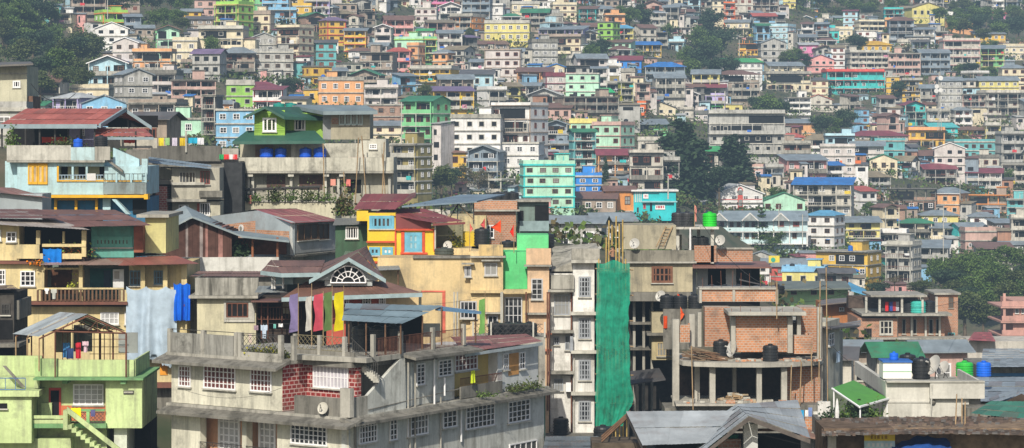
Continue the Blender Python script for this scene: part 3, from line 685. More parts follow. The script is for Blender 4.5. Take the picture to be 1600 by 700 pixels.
# ---------------------------------------------------------------- the houses one can tell apart on the hillside
# x0 x1 top base storeys wall roof roofcolour flags band | label (landmarks only)
HOUSES = """
78 113 22 37 1 c F - v -|
80 128 41 70 2 q S gry - -|
143 198 21 49 2 g F - vl o|bright lime green house with orange trim above the forest
112 165 -2 23 2 n F - v -|
175 216 66 112 3 z E lgt - -|grey white house with a broad front gable and paired dark windows
207 268 82 124 3 O F - vc -|salmon banded house with white veranda posts below the gabled house
212 240 44 58 1 n G gry - -|
243 266 53 66 1 G F - - -|
270 308 64 98 2 c F - - -|
70 95 8 22 1 T S gry - -|
195 220 26 54 2 s S gry v -|
284 314 18 27 1 y G gry - -|
304 337 0 26 2 h F - - -|
337 393 8 46 3 g F - vr Y|yellow green block with barred verandas along its right side
293 332 30 50 2 n G drk - -|
310 380 46 90 3 c F - vx -|cream block with an arched window and laundry on its balconies
393 423 22 52 2 c F - - n|
399 418 -6 20 2 G G grn - -|tall grass green house at the top edge of the town
455 487 10 34 2 y F - x -|
432 488 44 94 4 c F - vxr n|tall cream block with brown bands and a grey right side
394 432 58 82 2 k E lgt - -|
393 458 82 124 3 k F - - -|bare grey cement block with a few tiny windows
497 540 32 66 3 y H pur l r|yellow house with red bands and a purple roof
468 518 104 135 2 y F - l -|bright golden yellow flat roofed house above the orange house
333 366 96 122 1 c F - v -|
283 300 98 110 1 n F - - -|
368 388 96 112 1 k S pur v -|
562 586 12 24 1 O F - - -|
583 613 24 38 1 n G drk v -|
648 682 13 46 3 z F - - -|pale grey cube shaped house with three upper windows
668 708 -4 17 2 P F - v r|pink balconied house with red bands at the top edge
722 766 -4 30 3 s F - v -|
766 786 9 24 1 w F - - -|
703 758 26 56 3 o F - vr -|bright orange block with deep verandas
757 827 36 65 2 Y F - - -|long pale yellow block beside the orange block
684 722 52 78 2 w G gry v -|
616 662 62 80 1 m F - - g|
651 676 48 62 1 w S Grn - -|
636 664 72 114 3 O F - r n|narrow peach tower with brown lines beside the coral house
663 682 62 94 3 G F - v Y|
606 641 80 112 2 p H red v r|coral pink house with a red roof and red awnings
544 579 79 102 2 w H rust - -|white house under a hipped rust red roof
577 606 72 94 2 z G gry v -|
538 572 48 80 3 y S gry v r|
641 658 94 114 1 l F - v -|
757 813 78 120 3 z F - - n|pinkish grey block with a row of brown windows
668 692 106 122 1 c E drk - -|
735 758 97 120 2 w S gry v -|
736 796 69 78 1 n S rust V -|
546 594 117 140 2 n E grn v -|dark veranda house under a green gable
570 622 138 168 2 z F - v -|
498 568 125 165 2 O F - - -|large flat roofed orange house with paired windows
474 500 140 162 1 y F - - -|
800 843 6 18 1 c F - - -|
815 857 20 38 2 n G grn v -|
864 901 8 28 2 c F - - -|
858 880 25 39 1 k F - - -|
905 932 14 32 2 t S rust v -|
928 956 14 33 2 q S gry vc -|
842 912 46 58 1 l S gry v -|
835 908 58 84 2 c F - vx n|long cream and pink block with a grey sheet storey on top
831 872 66 100 3 k F - - -|
960 989 44 64 2 Y H sky v -|narrow pale yellow tower house with a pale blue hipped roof
910 946 42 54 1 n G rust v -|
930 986 66 77 1 m S rust V -|
990 1033 70 90 2 y S blu v -|orange yellow house with pillars under a blue roof
1016 1041 20 53 3 q H gry v -|
952 1002 94 108 1 B G mar - -|bright blue house under a maroon roof
1008 1070 104 128 2 s H blu v -|two tier blue roofed pavilion on white columns
857 882 104 118 1 c E blu - -|small cream house with a blue front gable
852 900 119 142 2 z F - - mar|pale pink house with thin maroon bands
808 862 112 130 1 O S rust v -|
944 971 104 114 1 w F - - -|
1045 1069 66 84 1 L F - v -|
800 818 80 112 3 k G gry - -|
889 916 92 106 1 q F - v -|
970 992 112 128 1 q F - - -|
1131 1148 6 33 3 v F - v -|narrow coral red house among trees near the top
1113 1134 0 30 3 c S gry - -|
1174 1216 -2 19 2 n F - v -|
1224 1243 4 14 1 Y F - - -|
1256 1278 14 26 1 O S gry - -|
1133 1171 35 46 1 c G gry - -|
1200 1246 42 70 3 L F - r -|pale sky blue three storey house
1250 1279 70 84 1 P S lgt - -|small hot pink house below the sky blue house
1261 1303 93 114 2 p E pur - -|rose pink house with a purple grey gable
1138 1192 97 120 2 w S Grn - -|white house under a large green roof slope
1154 1193 69 87 2 y F - vc o|
1201 1256 103 122 1 c G gry v -|
1292 1311 48 64 1 t F - - -|
1249 1276 58 68 1 w S gry v -|
1299 1332 46 58 1 c F - - -|
1298 1326 28 38 1 G G gry - -|
1264 1301 30 42 1 q F - v -|
1146 1176 45 58 1 c F - v -|
1116 1187 116 154 3 n H rust vc -|long brown galleried house with rows of posts
1452 1494 -4 14 2 w F - v -|
1545 1569 3 19 2 w F - v -|white house alone among the trees at the upper right
1552 1571 21 34 1 P S red v -|
1382 1411 15 30 2 t F - v -|
1424 1477 12 28 1 Y E tan - -|
1383 1399 32 52 2 O F - - -|
1342 1386 34 50 2 c F - v -|
1374 1404 53 68 2 l S gry v -|lilac balconied house above the golden roofed hall
1346 1394 70 82 1 y H gld - -|small yellow hall with an orange golden roof
1328 1390 82 108 3 q F - v -|
1388 1438 84 118 3 h F - v -|
1437 1484 83 118 3 s G gry v -|slate blue house beside the pink topped block
1474 1531 64 114 4 q F - v p|large four storey block with a pink top band
1532 1569 76 114 4 G S gry v Y|green and white verandaed block at the right
1567 1602 73 94 2 c F - - -|
1428 1460 46 58 1 w S gry v -|
1416 1452 57 68 1 q S gry - -|
1486 1521 32 43 1 O S gry - -|
1522 1571 53 64 1 y S gry - -|
1566 1604 106 144 3 c H gry - -|tall beige house at the right edge
1291 1382 112 152 3 t F - v r|long turquoise block with coral red balcony bands
1230 1266 153 180 3 w F - v -|white three storey house of open verandas above dark trees
1257 1300 157 172 2 q E red - -|house under a wide coral red gable
1108 1226 178 240 4 k F - xv -|large bare cement block with a roof terrace
1082 1109 178 200 2 z F - - K|
1097 1126 166 182 1 G S Grn v -|small house under a bright green lean-to roof
1128 1160 163 182 1 Y F - - -|pale yellow house with one big dark doorway
1062 1084 172 198 2 q F - - -|
1196 1268 116 144 2 c F - vc -|cream house with an open pillared upper floor
1222 1256 214 230 1 O H red - -|
1252 1304 218 232 1 w H tan v -|
1229 1274 192 208 1 O S gry - -|
1385 1405 120 146 3 y F - - -|
1410 1441 126 160 4 y F - vx -|yellow stepped block beside the dark tree
1468 1504 126 180 5 k G gry - -|tall grey block beside the antenna mast
1438 1472 138 170 2 k G gry v -|
1502 1542 148 180 3 h F - v -|
1540 1606 146 180 3 q F - v -|wide brown block of three balcony rows at the right edge
1530 1592 126 148 2 Y G gry - -|
1412 1446 164 197 3 t E mar v -|turquoise gabled house with balconies and maroon roof
1447 1472 163 174 1 c S rust - -|
1449 1484 174 190 1 q F - v -|
1354 1394 197 208 1 w H gld v -|columned white hall under a golden yellow roof
1328 1420 212 222 1 q H mar - -|wide low hall under a dusty red roof
1420 1476 204 232 2 y F - vx O|bright yellow two storey house with a wide balcony
1454 1497 199 218 2 t S trq - -|
1496 1541 203 220 2 y S rust v -|
1540 1563 196 224 2 Y F - v -|
1490 1566 222 249 2 T F - - -|long teal house with small windows
1564 1604 210 254 3 k F - v -|
1330 1381 228 254 2 z G gry vx -|
1359 1402 249 268 1 c E grn - -|cream house under a dark green gable
1428 1477 243 258 1 b G rust v -|sky blue house with two arched bays
1486 1522 252 266 1 c H rust - -|
1520 1561 246 262 1 q F - - -|
1442 1494 264 290 2 k G mar v -|grey house with a maroon roof and a white gablet
1511 1565 270 306 3 z G mar v -|white balconied house under a bright maroon roof
1336 1391 276 302 2 k H tan v -|grey two storey house under a tan thatch coloured roof
1386 1462 296 330 2 R N - vc -|open unfinished brick building with many posts
1456 1519 302 337 2 O H gry r -|peach brick house with a grey hipped roof
1512 1576 306 332 2 n N - vc o|
1574 1606 312 348 3 T F - v -|
1566 1606 257 288 2 q F - v -|
1386 1414 326 348 1 R G rust - -|
1312 1345 257 284 2 v F gry - -|bright orange red cube house
1284 1316 258 284 2 w S blu v -|small white house with dark doorways under a blue roof
1240 1330 288 338 3 q S blu v -|big cream galleried house under a large blue sloping roof
1192 1258 313 333 1 m E grn - -|mint green hall with turquoise windows
1118 1193 302 333 2 w E lgt - -|white house with a red striped arched stair window and wide gable
1262 1324 336 386 3 w H sky r -|white three storey house under a sky blue hipped roof
1322 1375 347 384 3 Y S gry vx -|pale yellow house with a grey roof beside the white house
1277 1382 394 434 2 y F - vxr -|wide amber yellow house with long balconies
1192 1266 416 432 1 r G gry - -|red walled house under a grey roof with a dormer
1222 1288 424 448 1 Y F - - b|
1404 1456 348 390 3 c H grn v -|cream house with an open top floor under a green hipped roof
1440 1497 336 352 1 Y H gry - -|
1455 1514 356 392 2 c G gry v -|
1496 1539 354 386 2 t G gry v -|small turquoise house with white windows and a gabled dormer
1516 1556 338 352 1 w H gry - -|
1554 1598 348 362 1 n S gry V -|
1528 1582 392 412 2 q S rust v -|
1386 1420 402 416 1 t E rust - -|
1574 1604 358 374 1 r G rust - -|
1564 1604 382 396 1 k G gry - -|
1508 1562 362 390 2 h F - - -|
912 958 144 156 1 q S Gnn - -|house under a vivid green sheet roof
969 989 138 178 5 j F - v -|narrow olive yellow tower of stacked balconies
944 971 131 144 1 e F - v -|
1009 1056 168 194 2 c E drk - -|apricot house with a small brown gabled attic
996 1009 162 182 1 v F - - -|
994 1043 196 214 2 G S gry vx -|vivid green house with a balcony left of the tall dark trees
890 932 192 222 2 m F - - Y|
926 993 195 246 3 m F - r h|large mint green block with brown upright bands
852 887 194 240 3 s E gry v -|
895 930 206 276 5 T G grn v -|tall teal tower with red barred windows
997 1032 219 240 1 q F - - -|
878 967 152 176 2 n F - v -|
848 892 168 188 1 h S rust - -|
801 844 134 152 1 k G gry v -|
1024 1070 122 152 2 q G gry v -|
984 1036 240 300 3 q F - vx -|beige cement house with a peach loggia
934 987 242 286 3 O G mar v -|
900 940 276 302 2 B F - - -|plain vivid blue house
877 962 310 332 1 n G rust - -|
946 992 298 330 1 o G rust - -|
704 782 184 266 4 w F - - -|
768 857 166 268 5 w F - vxr n|tall cream white apartment block with brown windows
782 842 224 280 3 w F - - -|white block with a dark flat roof in front of the cream block
630 703 158 256 5 G G grn rv -|tall bright green block with dark green side
732 780 236 284 3 s E gry v -|
703 737 238 262 1 y G rust - -|
614 674 226 302 4 e F - vr -|grey and yellow tower with stacked balconies
818 898 258 324 4 m F - - t|mint green four storey house with a roof pergola
338 400 172 236 3 b F - - -|sky blue block with wooden windows
262 326 186 240 2 m F - - -|pale green house with a stained roof parapet
200 277 162 214 2 n F - v -|brown house carrying a huge satellite dish
268 337 126 168 3 h F - v -|
354 397 132 168 2 g F - - -|lime green house with red window surround
336 372 162 178 1 O H gry - -|
317 339 150 210 3 K F - v -|
112 170 139 162 1 c F - - -|cream house with a brick stair tower at the forest edge
174 202 127 144 1 w F - - -|
378 432 134 160 1 n H mar v -|
396 442 140 176 2 w S mar v r|
570 638 164 200 2 R F - - -|
582 642 196 224 2 c S gry - -|
640 706 108 128 2 y F - v -|
676 740 142 170 2 y S pur v -|
720 770 116 138 1 L S drk - -|
712 736 124 142 1 r S red - -|
860 905 226 250 2 s F - v -|
1030 1062 252 280 1 k F - v -|
1176 1192 262 282 1 h F - - -|
1186 1224 262 284 1 k F - v -|
1228 1292 250 270 1 p S gry v -|pink house with a long rose coloured parapet
1100 1150 236 262 1 q S Grn v -|grey house under a green sheet roof between the dark trees
686 740 124 146 1 n G gry v -|
600 640 300 330 2 q F - v -|
"""
# ---------------------------------------------------------------- trees standing among the houses
# px base-row height-px kind width | label
TREES = """
1058 328 132 tall 1.15|tallest dark evergreen of the clump left of the white gabled house
1042 322 104 tall 1.0|slim dark evergreen at the left edge of the tall clump
1076 328 112 tall 1.2|broad dark evergreen at the right side of the tall clump
1092 330 84 tall 1.3|lower dark evergreen beside the pale post
1150 308 92 tall 1.35|dark evergreen in front of the large bare cement block
1124 318 62 d 1.1|round dark tree between the tall evergreens
1108 66 54 d 1.15|tree with dark crown at the top of the central grove
1090 84 48 a 1.0|
1128 98 56 d 1.1|
1100 118 54 d 1.2|
1120 138 50 d 1.1|
1084 132 42 a 1.1|
1142 124 38 d 1.0|
1072 108 40 a 1.0|
1112 98 44 a 1.1|
1098 28 18 bare 1.4|russet brown tree above the central grove
1200 196 54 a 1.1|large tree between the yellow doorway house and the white verandas
1184 190 42 d 1.0|
1218 194 42 d 1.0|
1240 104 32 a 1.2|
1256 110 28 d 1.2|
1226 104 24 b 1.2|
1284 218 38 d 1.1|
1320 214 46 d 1.1|
1300 214 34 a 1.2|
1340 92 40 d 1.1|dark tree left of the small golden hall
1408 163 40 d 1.0|dark round tree beside the yellow stepped block
1476 228 26 d 1.2|
1388 62 22 a 1.1|
924 104 36 a 1.2|
940 100 42 d 1.2|
912 112 28 a 1.2|
984 46 36 a 1.3|
1002 50 46 d 1.1|
968 36 30 a 1.2|
920 26 18 b 1.5|
1040 64 30 a 1.1|
1500 48 30 a 1.4|
1530 56 34 d 1.3|
1560 66 34 a 1.4|
1592 66 42 d 1.2|
1580 34 28 a 1.4|
1468 34 24 a 1.4|
1546 84 24 a 1.4|
1516 124 28 d 1.4|
1546 126 24 a 1.5|
1500 120 22 a 1.5|
1250 10 24 a 1.6|
1290 16 26 d 1.6|
1330 20 26 a 1.6|
1360 26 24 a 1.5|
1310 30 20 b 1.5|
690 306 50 b 1.2|green round tree left of the bare branched trees
722 310 56 bare 1.15|brown thin leaved tree below the blue grey gabled house
748 310 50 bare 1.2|
772 310 40 bare 1.1|brown thin leaved tree beside the white block
706 300 40 d 1.1|
946 296 52 cone .75|narrow dark cypress between the orange and blue houses
500 92 30 d 1.2|
482 88 26 a 1.2|
330 96 42 a .9|
452 154 34 d 1.2|
664 166 36 b .9|
735 64 22 b 1.1|palm like tree in front of the orange block
1206 394 38 a 1.3|round green tree in front of the long school
1190 400 78 arau 1.0|slender tiered pine in front of the long school
1340 486 40 a 1.5|round tree behind the green walled house
1372 470 30 d 1.4|
1318 462 22 a 1.4|
1424 408 44 d 1.2|dark tree below the cream house with the green roof
1442 402 32 a 1.2|
1440 466 30 b 1.6|yellow green round tree right of the amber house
1398 452 24 bare 1.6|
1300 356 26 a 1.2|
1388 350 30 bare 1.2|
1360 344 30 a 1.2|
1558 388 20 b 1.3|
1578 292 30 a 1.0|
1252 300 22 a 1.6|
1215 312 22 a 1.8|
870 335 24 b 1.4|
"""
def forest(poly_rows, n, seed):
    """rows: (py base, px0, px1, height px)"""
    rng = random.Random(seed); out = []
    for py, a, b, h, m in poly_rows:
        for i in range(m):
            out.append((a+(b-a)*(i+.5)/m+rng.uniform(-6, 6), py+rng.uniform(-5, 5), h*rng.uniform(.8, 1.2), rng.choice('aabd'), rng.uniform(1.15, 1.5)))
    return out
LEFTWOOD = forest([(22,-10,70,36,4),(44,-10,92,36,5),(66,-10,96,40,5),(86,-10,130,44,5),(106,20,160,46,6),(126,40,176,44,6),(146,50,176,40,4),(20,176,300,34,5),(40,232,292,32,3),(54,250,290,24,2)], 0, 5)
RIGHTWOOD = forest([(20,1475,1620,24,6),(36,1482,1620,26,6),(52,1470,1620,28,6),(70,1478,1545,24,3),(12,1240,1480,22,9),(26,1245,1372,22,5),(426,1466,1610,34,6),(446,1460,1610,44,5),(468,1470,1610,50,5),(490,1480,1610,54,5),(516,1500,1610,60,4)], 0, 6)
# ---------------------------------------------------------------- near and middle buildings
def near():
    # ======= pale green house, lower left
    f = Face(0, 165, 220, 165); GR = paint((.50, .61, .29), .62); GD = paint((.16, .34, .14), .5)
    b = thing('house', 'pale green house with a dark green ledge and outside stairs at the lower left corner', 'house', f.pp(100, 760))
    w = MB(); f.pb(w, -60, 162, 592, 860, -7, -1.3, GR); f.pb(w, 165, 222, 594, 669, -7, .0, GR); f.pb(w, -60, 53, 616, 690, -1.297, .8, GR); f.pb(w, -60, 110, 686, 900, -1.297, -.2, GR)
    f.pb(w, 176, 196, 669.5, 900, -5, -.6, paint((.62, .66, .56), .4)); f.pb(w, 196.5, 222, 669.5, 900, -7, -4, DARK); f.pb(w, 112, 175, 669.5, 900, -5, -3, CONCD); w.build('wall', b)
    p = MB(); f.pb(p, 90, 208, 563, 589, -.5, -.3, GR); f.pb(p, -60, 55, 561, 596, -2.5, -2.3, GR); f.pb(p, 53, 89.5, 561, 589, -.46, -.26, paint((.42, .58, .24), .7)); f.pb(p, 207, 210, 563, 589, -7, -.51, GR); p.build('parapet', b)
    s = MB(); f.pb(s, 55, 226, 589.3, 592.6, -7.2, .7, GD); f.pb(s, 52, 60, 590, 607, -1.2, -.3, GR); f.pb(s, 98, 106, 592.8, 599, -1.2, .2, GD); f.pb(s, 190, 198, 592.8, 599, .02, .5, GD)
    f.pb(s, -60, 66, 608, 617, -1.2, 1.1, GR); f.pb(s, 52, 167, 661, 668, -1.29, .35, GD); f.pb(s, 52, 112, 655, 660.8, .0, .34, GR); s.build('ledge', b)
    d = MB(); f.pb(d, 71, 90, 609, 655, -1.3, -1.20, plain((.45, .05, .04), .6, .3, .2, 'red_frame')); f.pb(d, 74, 87, 613, 655, -1.2, -1.17, DARK); d.build('door', b)
    PALEG = plain((.40, .40, .40), .5, .3, .3, 'pale_curtain'); window(f, 109, 157, 603, 636, b, 5, 4, gm=PALEG, out=-1.3); window(f, -2, 15, 628, 636, b, 2, 1, DARK, out=.8, bw=.05)
    v = MB(); f.pb(v, 193, 209, 610, 616, 0, .05, IRON); f.pb(v, 194, 208, 611.5, 614, .05, .07, GREYW); v.build('vent', b)
    pn = MB(); f.pb(pn, 90, 164, 637, 661, -1.3, -1.22, paint((.55, .16, .07), .4)); f.pb(pn, 160, 164, 610, 636, -1.3, -1.2, plain((.50, .08, .07), .7, .2, .3, 'red_panel')); pn.build('dado', b)
    r = MB(); f.pb(r, 108, 164.6, 638.5, 642, .18, .3, GD); f.pb(r, 136, 141, 642.3, 661, .18, .3, paint((.25, .48, .18), .4)); f.pb(r, 108, 112, 642.3, 661, .18, .3, plain((.12, .36, .62), .6, .3, .15, 'blue_post'))
    lattice(f, r, 112, 136, 643, 660, .24, IRON, .22); lattice(f, r, 141, 164, 643, 660, .24, IRON, .22); r.build('balcony_railing', b)
    st = MB(); uu, zz = f.uof(110), f.zof(110, 655)
    for i in range(14):
        f.box(st, uu+i*.26, uu+i*.26+.27, zz-.20*(i+1)-.25, zz-.20*(i+1), .36, 1.25, GR)
    q = [f.pt(uu, zz+.85, 1.28), f.pt(uu+3.6, zz-1.95, 1.28)]
    st.hexa([q[0]-Vector((0, 0, .35)), q[1]-Vector((0, 0, .35)), q[1]-Vector((0, 0, .35))+Vector((0, .12, 0)), q[0]-Vector((0, 0, .35))+Vector((0, .12, 0)), q[0], q[1], q[1]+Vector((0, .12, 0)), q[0]+Vector((0, .12, 0))], GR)
    f.pb(st, 104, 111, 638, 668, .36, 1.3, GR); f.pb(st, 52, 104, 648, 653, .3, .4, GR); f.pb(st, 60, 77, 632, 655, -1.2, -.9, GR); st.build('stair', b)
    rl = MB(); rail(f, rl, -50, 44, 588, 607, .9, plain((.06, .14, .30), .5, .4, .2, 'blue_rail'), .5); rl.hexa([f.pp(3, 572, -.2), f.pp(8, 572, -.2), f.pp(8, 572, -.3), f.pp(3, 572, -.3)]+[f.pp(x, y, o) for x, y, o in ((32, 605, -.2), (38, 605, -.2), (38, 605, -.3), (32, 605, -.3))], CONCD); rl.build('stair_railing', b)
    # roof shelter
    sh = thing('roof_shelter', 'gabled shelter of grey corrugated sheets on a rusty steel frame above the green house', 'roof shelter', f.pp(130, 563))
    sf = MB(); D0, D1 = 164.9, 171
    apx = P(137, 491, D0); apb = apx+Vector((-2.6, 6, -.27)); lf = P(61, 527, D0); rf = P(197, 518, D0)
    def gsheet(mb, a, bq, c, d, m, pitch=.28): mb.sheet([a, bq, c, d], m, pitch)
    gsheet(sf, lf+Vector((-2.6, 6, -.27)), lf, apx, apb, metal((.32, .36, .38), .6)); gsheet(sf, rf, rf+Vector((-2.6, 6, -.27)), apb, apx, metal((.30, .28, .26), .9)); sf.build('roof', sh)
    fr = MB()
    for off in (0, 2.6, 5.2):
        o = Vector((-.433*off, off, -.045*off)); a, bb, c = apx+o-Vector((0, 0, .1)), lf+o-Vector((0, 0, .1)), rf+o-Vector((0, 0, .1))
        fr.tube(a, bb, .05, RUSTI, 5); fr.tube(a, c, .05, RUSTI, 5); ml = bb.lerp(a, .33); fr.tube(Vector((ml.x, ml.y, rf.z+o.z)), c, .05, RUSTI, 5)
        fr.tube(ml, (ml.x, ml.y, f.zof(90, 590)), .05, RUSTI, 5); fr.tube(c, (c.x, c.y, f.zof(90, 590)), .06, RUSTI, 5); fr.tube(bb, (bb.x, bb.y, f.zof(90, 580)), .05, WOODL, 5)
        for t in (.25, .5, .75):
            pt = a.lerp(c, t); fr.tube(pt, (pt.x, pt.y, rf.z+o.z), .025, RUSTI, 4); fr.tube(pt, (a.lerp(c, t-.25).x, pt.y, rf.z+o.z), .022, RUSTI, 4)
    for px in (98, 106, 114, 122, 147, 155, 163, 172): fr.tube(P(px, 519, D0+5), P(px, 563, D0+5), .03, RUSTI, 4)
    for py in (530, 542, 553): fr.tube(P(140, py, D0+5), P(197, py, D0+5), .025, RUSTI, 4)
    fr.build('frame', sh)
    wp = MB(); f.pb(wp, 60, 86, 526, 563, -6, -5.9, paint((.30, .26, .20), .7)); f.pb(wp, 88, 118, 520, 563, -6.6, -6.5, CONCD); f.pb(wp, 165, 196, 530, 563, -5.5, -5.4, metal((.25, .27, .26), .6)); wp.build('wall_panel', sh)
    hang(f, 92, 103, 538, 562, (.06, .20, .42), 'bundle of blue clothes hanging in the roof shelter', 'clothes drying in the roof shelter', -1.5)
    hang(f, 99, 110, 546, 563, (.03, .06, .16), 'navy trousers hanging in the roof shelter', 'clothes drying in the roof shelter', -1.2)
    hang(f, 113, 121, 537, 563, (.50, .03, .05), 'dark red cloth hanging in the roof shelter', 'clothes drying in the roof shelter', -1.3)
    hang(f, 124, 134, 535, 553, (.62, .45, .52), 'pink checked shirt hanging in the roof shelter', 'clothes drying in the roof shelter', -1.1, sleeves=True)
    hang(f, 112, 128, 636, 652, (.72, .62, .02), 'yellow towel draped over the green balcony railing', 'washing on balconies', .34, wav=.03)
    hang(f, 143, 150, 639, 650, (.10, .10, .22), 'dark striped cloth on the green balcony railing', 'washing on balconies', .34, wav=.03)
    # ======= cream house with the verandas behind it
    f = Face(0, 190, 300, 190); CR = paint((.66, .54, .28), .55); RB = paint((.17, .065, .045), .4)
    b = thing('house', 'cream yellow house with long verandas under rusty sheet roofs on the left', 'house', f.pp(140, 620))
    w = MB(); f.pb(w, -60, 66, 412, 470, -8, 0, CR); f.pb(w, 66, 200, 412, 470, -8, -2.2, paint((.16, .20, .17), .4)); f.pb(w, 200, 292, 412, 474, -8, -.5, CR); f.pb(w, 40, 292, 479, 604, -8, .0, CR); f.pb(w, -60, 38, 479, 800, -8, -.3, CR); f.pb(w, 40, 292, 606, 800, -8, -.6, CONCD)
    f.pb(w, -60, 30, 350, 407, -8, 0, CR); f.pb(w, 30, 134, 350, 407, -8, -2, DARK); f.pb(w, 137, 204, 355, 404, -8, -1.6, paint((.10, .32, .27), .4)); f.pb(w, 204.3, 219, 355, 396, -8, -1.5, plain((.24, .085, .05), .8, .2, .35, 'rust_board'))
    w.build('wall', b)
    bk = MB(); f.pb(bk, 72, 104, 422, 462, -2.2, -2.15, plain((.10, .045, .025), .8, .2, .4, 'brown_curtain')); f.pb(bk, 105, 124, 424, 462, -2.2, -2.16, CR); f.pb(bk, 133, 178, 422, 462, -2.2, -2.15, plain((.02, .10, .10), .7, .2, .3, 'dark_teal')); f.pb(bk, 155, 166, 425, 458, -2.14, -2.1, plain((.02, .05, .09), .6, .3, .3, 'blue_dark')); bk.build('veranda_wall', b)
    pr = MB()
    for x0, x1, y0, y1, o in ((124, 130, 413, 470, .2), (66.5, 70, 413, 450, .2), (220, 227, 416, 474, .1), (255, 262, 414, 474, .1), (284, 292.5, 412, 474, .15), (57, 63, 360, 382, .1), (128, 135, 360, 401, .1), (97, 100, 362, 380, -.2)): f.pb(pr, x0, x1, y0, y1, o-.3, o+.05, CR)
    f.pb(pr, 66.5, 135, 381, 385.5, -.05, .2, CR); f.pb(pr, 26, 62, 382, 404, -.1, .12, CR); f.pb(pr, 62, 128, 396, 404.5, -.1, .1, CR); f.pb(pr, 66.5, 124, 418, 421, -.05, .2, CR); pr.build('pillars', b)
    dk = MB(); f.pb(dk, 30, 202, 470.5, 475, -8.1, .9, RB); f.pb(dk, 202, 296, 474.5, 478, -8.1, .5, RB); f.pb(dk, 40, 296, 597, 605.4, -2, .35, RB); f.pb(dk, -60, 68, 408, 412, -8, .45, RB); dk.build('ledge', b)
    rl = MB(); rail(f, rl, 62, 196, 451, 470, .75, WOOD, .26, .06); f.pb(rl, 62, 196, 448.5, 451, .66, .86, CR); f.pb(rl, 188, 201, 452, 470, .68, .8, CR); rl.build('veranda_railing', b)
    window(f, 32, 55, 423, 447, b, 3, 3); window(f, -6, 9, 421, 445, b, 3, 3); window(f, 10, 26, 362, 378, b, 2, 2); window(f, -14, 2, 359, 376, b, 2, 2)
    window(f, 157, 186, 488, 507, b, 4, 2, gm=PALEG); window(f, 195, 204, 487, 507, b, 1, 2, gm=PALEG); window(f, 155, 172, 566, 590, b, 3, 3); window(f, 208, 226, 562, 586, b, 3, 3)
    BLW = plain((.06, .15, .22), .5, .4, .2, 'blue_window'); window(f, 201, 219, 423, 447, b, 3, 2, BLW, out=-.5); window(f, 239, 253, 423, 445, b, 3, 2, BLW, out=-.5)
    wc = MB(); f.pb(wc, 176, 193, 421, 450, -.2, -.15, plain((.55, .56, .55), .6, .3, .1, 'white_screen')); f.pb(wc, 178, 186, 424, 436, -.15, -.13, GLASS); wc.build('screen', b)
    TE = paint((.12, .38, .31), .35); window(f, 139, 202, 371, 388, b, 11, 1, TE, out=-1.6, bw=.16)
    cu = MB(); f.pb(cu, 250, 262, 566, 586, .0, .05, plain((.62, .26, .03), .8, .2, .2, 'orange_curtain')); cu.build('curtain', b)
    cr2 = MB(); f.pb(cr2, 219.3, 252, 342, 398, -10, -2.5, paint((.58, .54, .24), .35)); cr2.build('side_room', b)
    sl = MB(); f.pb(sl, 207, 258, 336.5, 341.5, -10.4, -2.0, CONC); sl.build('roof_slab', b)
    rf = MB()
    rf.sheet([P(96, 356, 189.3), P(238, 353, 189.3), P(180, 328, 197), P(36, 328, 197)], metal((.165, .075, .055), .7)); rf.sheet([P(-60, 342, 190), P(100, 342, 190), P(60, 327, 196.5), P(-60, 327, 196.5)], metal((.15, .065, .05), .8)); rf.sheet([P(-60, 349, 188.8), P(142, 360, 188.8), P(92, 344, 191.5), P(-60, 340, 191.5)], metal((.30, .27, .25), .6))
    rf.build('roof', b); rf = MB()
    rf.sheet([P(60, 415, 188.6), P(186, 415, 188.6), P(200, 403, 192), P(90, 403, 192)], metal((.30, .20, .17), .8)); rf.sheet([P(186, 416, 188.4), P(312, 413, 188.4), P(276, 400, 192), P(165, 403, 192)], metal((.26, .085, .065), .55)); rf.sheet([P(150, 404, 191.9), P(262, 400, 191.9), P(240, 396, 195), P(152, 397, 195)], metal((.22, .26, .28), .5))
    rf.build('skirt_roof', b)
    hang(f, 68, 97, 388, 412, (.01, .16, .55), 'bright blue plastic sheet over the cream balcony', None, .25, 'plastic sheet', 'plastic_sheet', .12)
    hang(f, 200, 277, 446, 567, (.38, .47, .56), 'huge pale blue cloth sheet hanging down the cream house', None, .9, 'cloth sheet', 'cloth_sheet', .42, -.05, sub=30, drop=lambda t, v: -.25*math.sin(t*9)*(v > .9))
    hang(f, 273, 299, 441, 500, (.01, .12, .62), 'bright blue cloth sheet beside the huge pale one', None, .7, 'cloth sheet', 'cloth_sheet', .3, sub=18)
    hang(f, 73, 80, 449, 458, (.7, .7, .7), 'white shirt over the brown veranda railing', 'washing on balconies', .9, sleeves=True, wav=.03)
    hang(f, 83, 92, 450, 466, (.45, .46, .42), 'grey shirt over the brown veranda railing', 'washing on balconies', .9, sleeves=True, wav=.03)
    bush('potted_plant', 'orange flowering plant at the end of the cream upper balcony', f.pp(60, 414, .5), .5, .3, .35, 60, .2, (plain((.7, .2, .01), .8, .1, .2, 'flower'), LB[0]), seed=3)
    bush('potted_plant', 'green pot plant with red leaves behind the balcony rail', f.pp(112, 402, -.4), 1.1, .3, .7, 150, .25, (LA[0], plain((.35, .12, .03), .8, .1, .2, 'flower')), seed=4)
    bush('potted_plant', 'yellow green plant hanging in the cream veranda', f.pp(111, 452, -.3), .35, .3, .5, 60, .2, (plain((.35, .38, .05), .8, .1, .2, 'leafy'),), seed=5)
    # dark shed at the far left edge
    f = Face(-60, 178, 40, 178); b = thing('shed', 'dark wooden shed with a rusty roof at the left edge', 'shed', f.pp(0, 600))
    w = MB(); f.pb(w, -60, 22, 458, 640, -5, 0, plain((.06, .055, .05), .9, .1, .4, 'dark_board')); f.pb(w, 22.2, 28, 470, 500, -5, -.5, CONCD); w.build('wall', b)
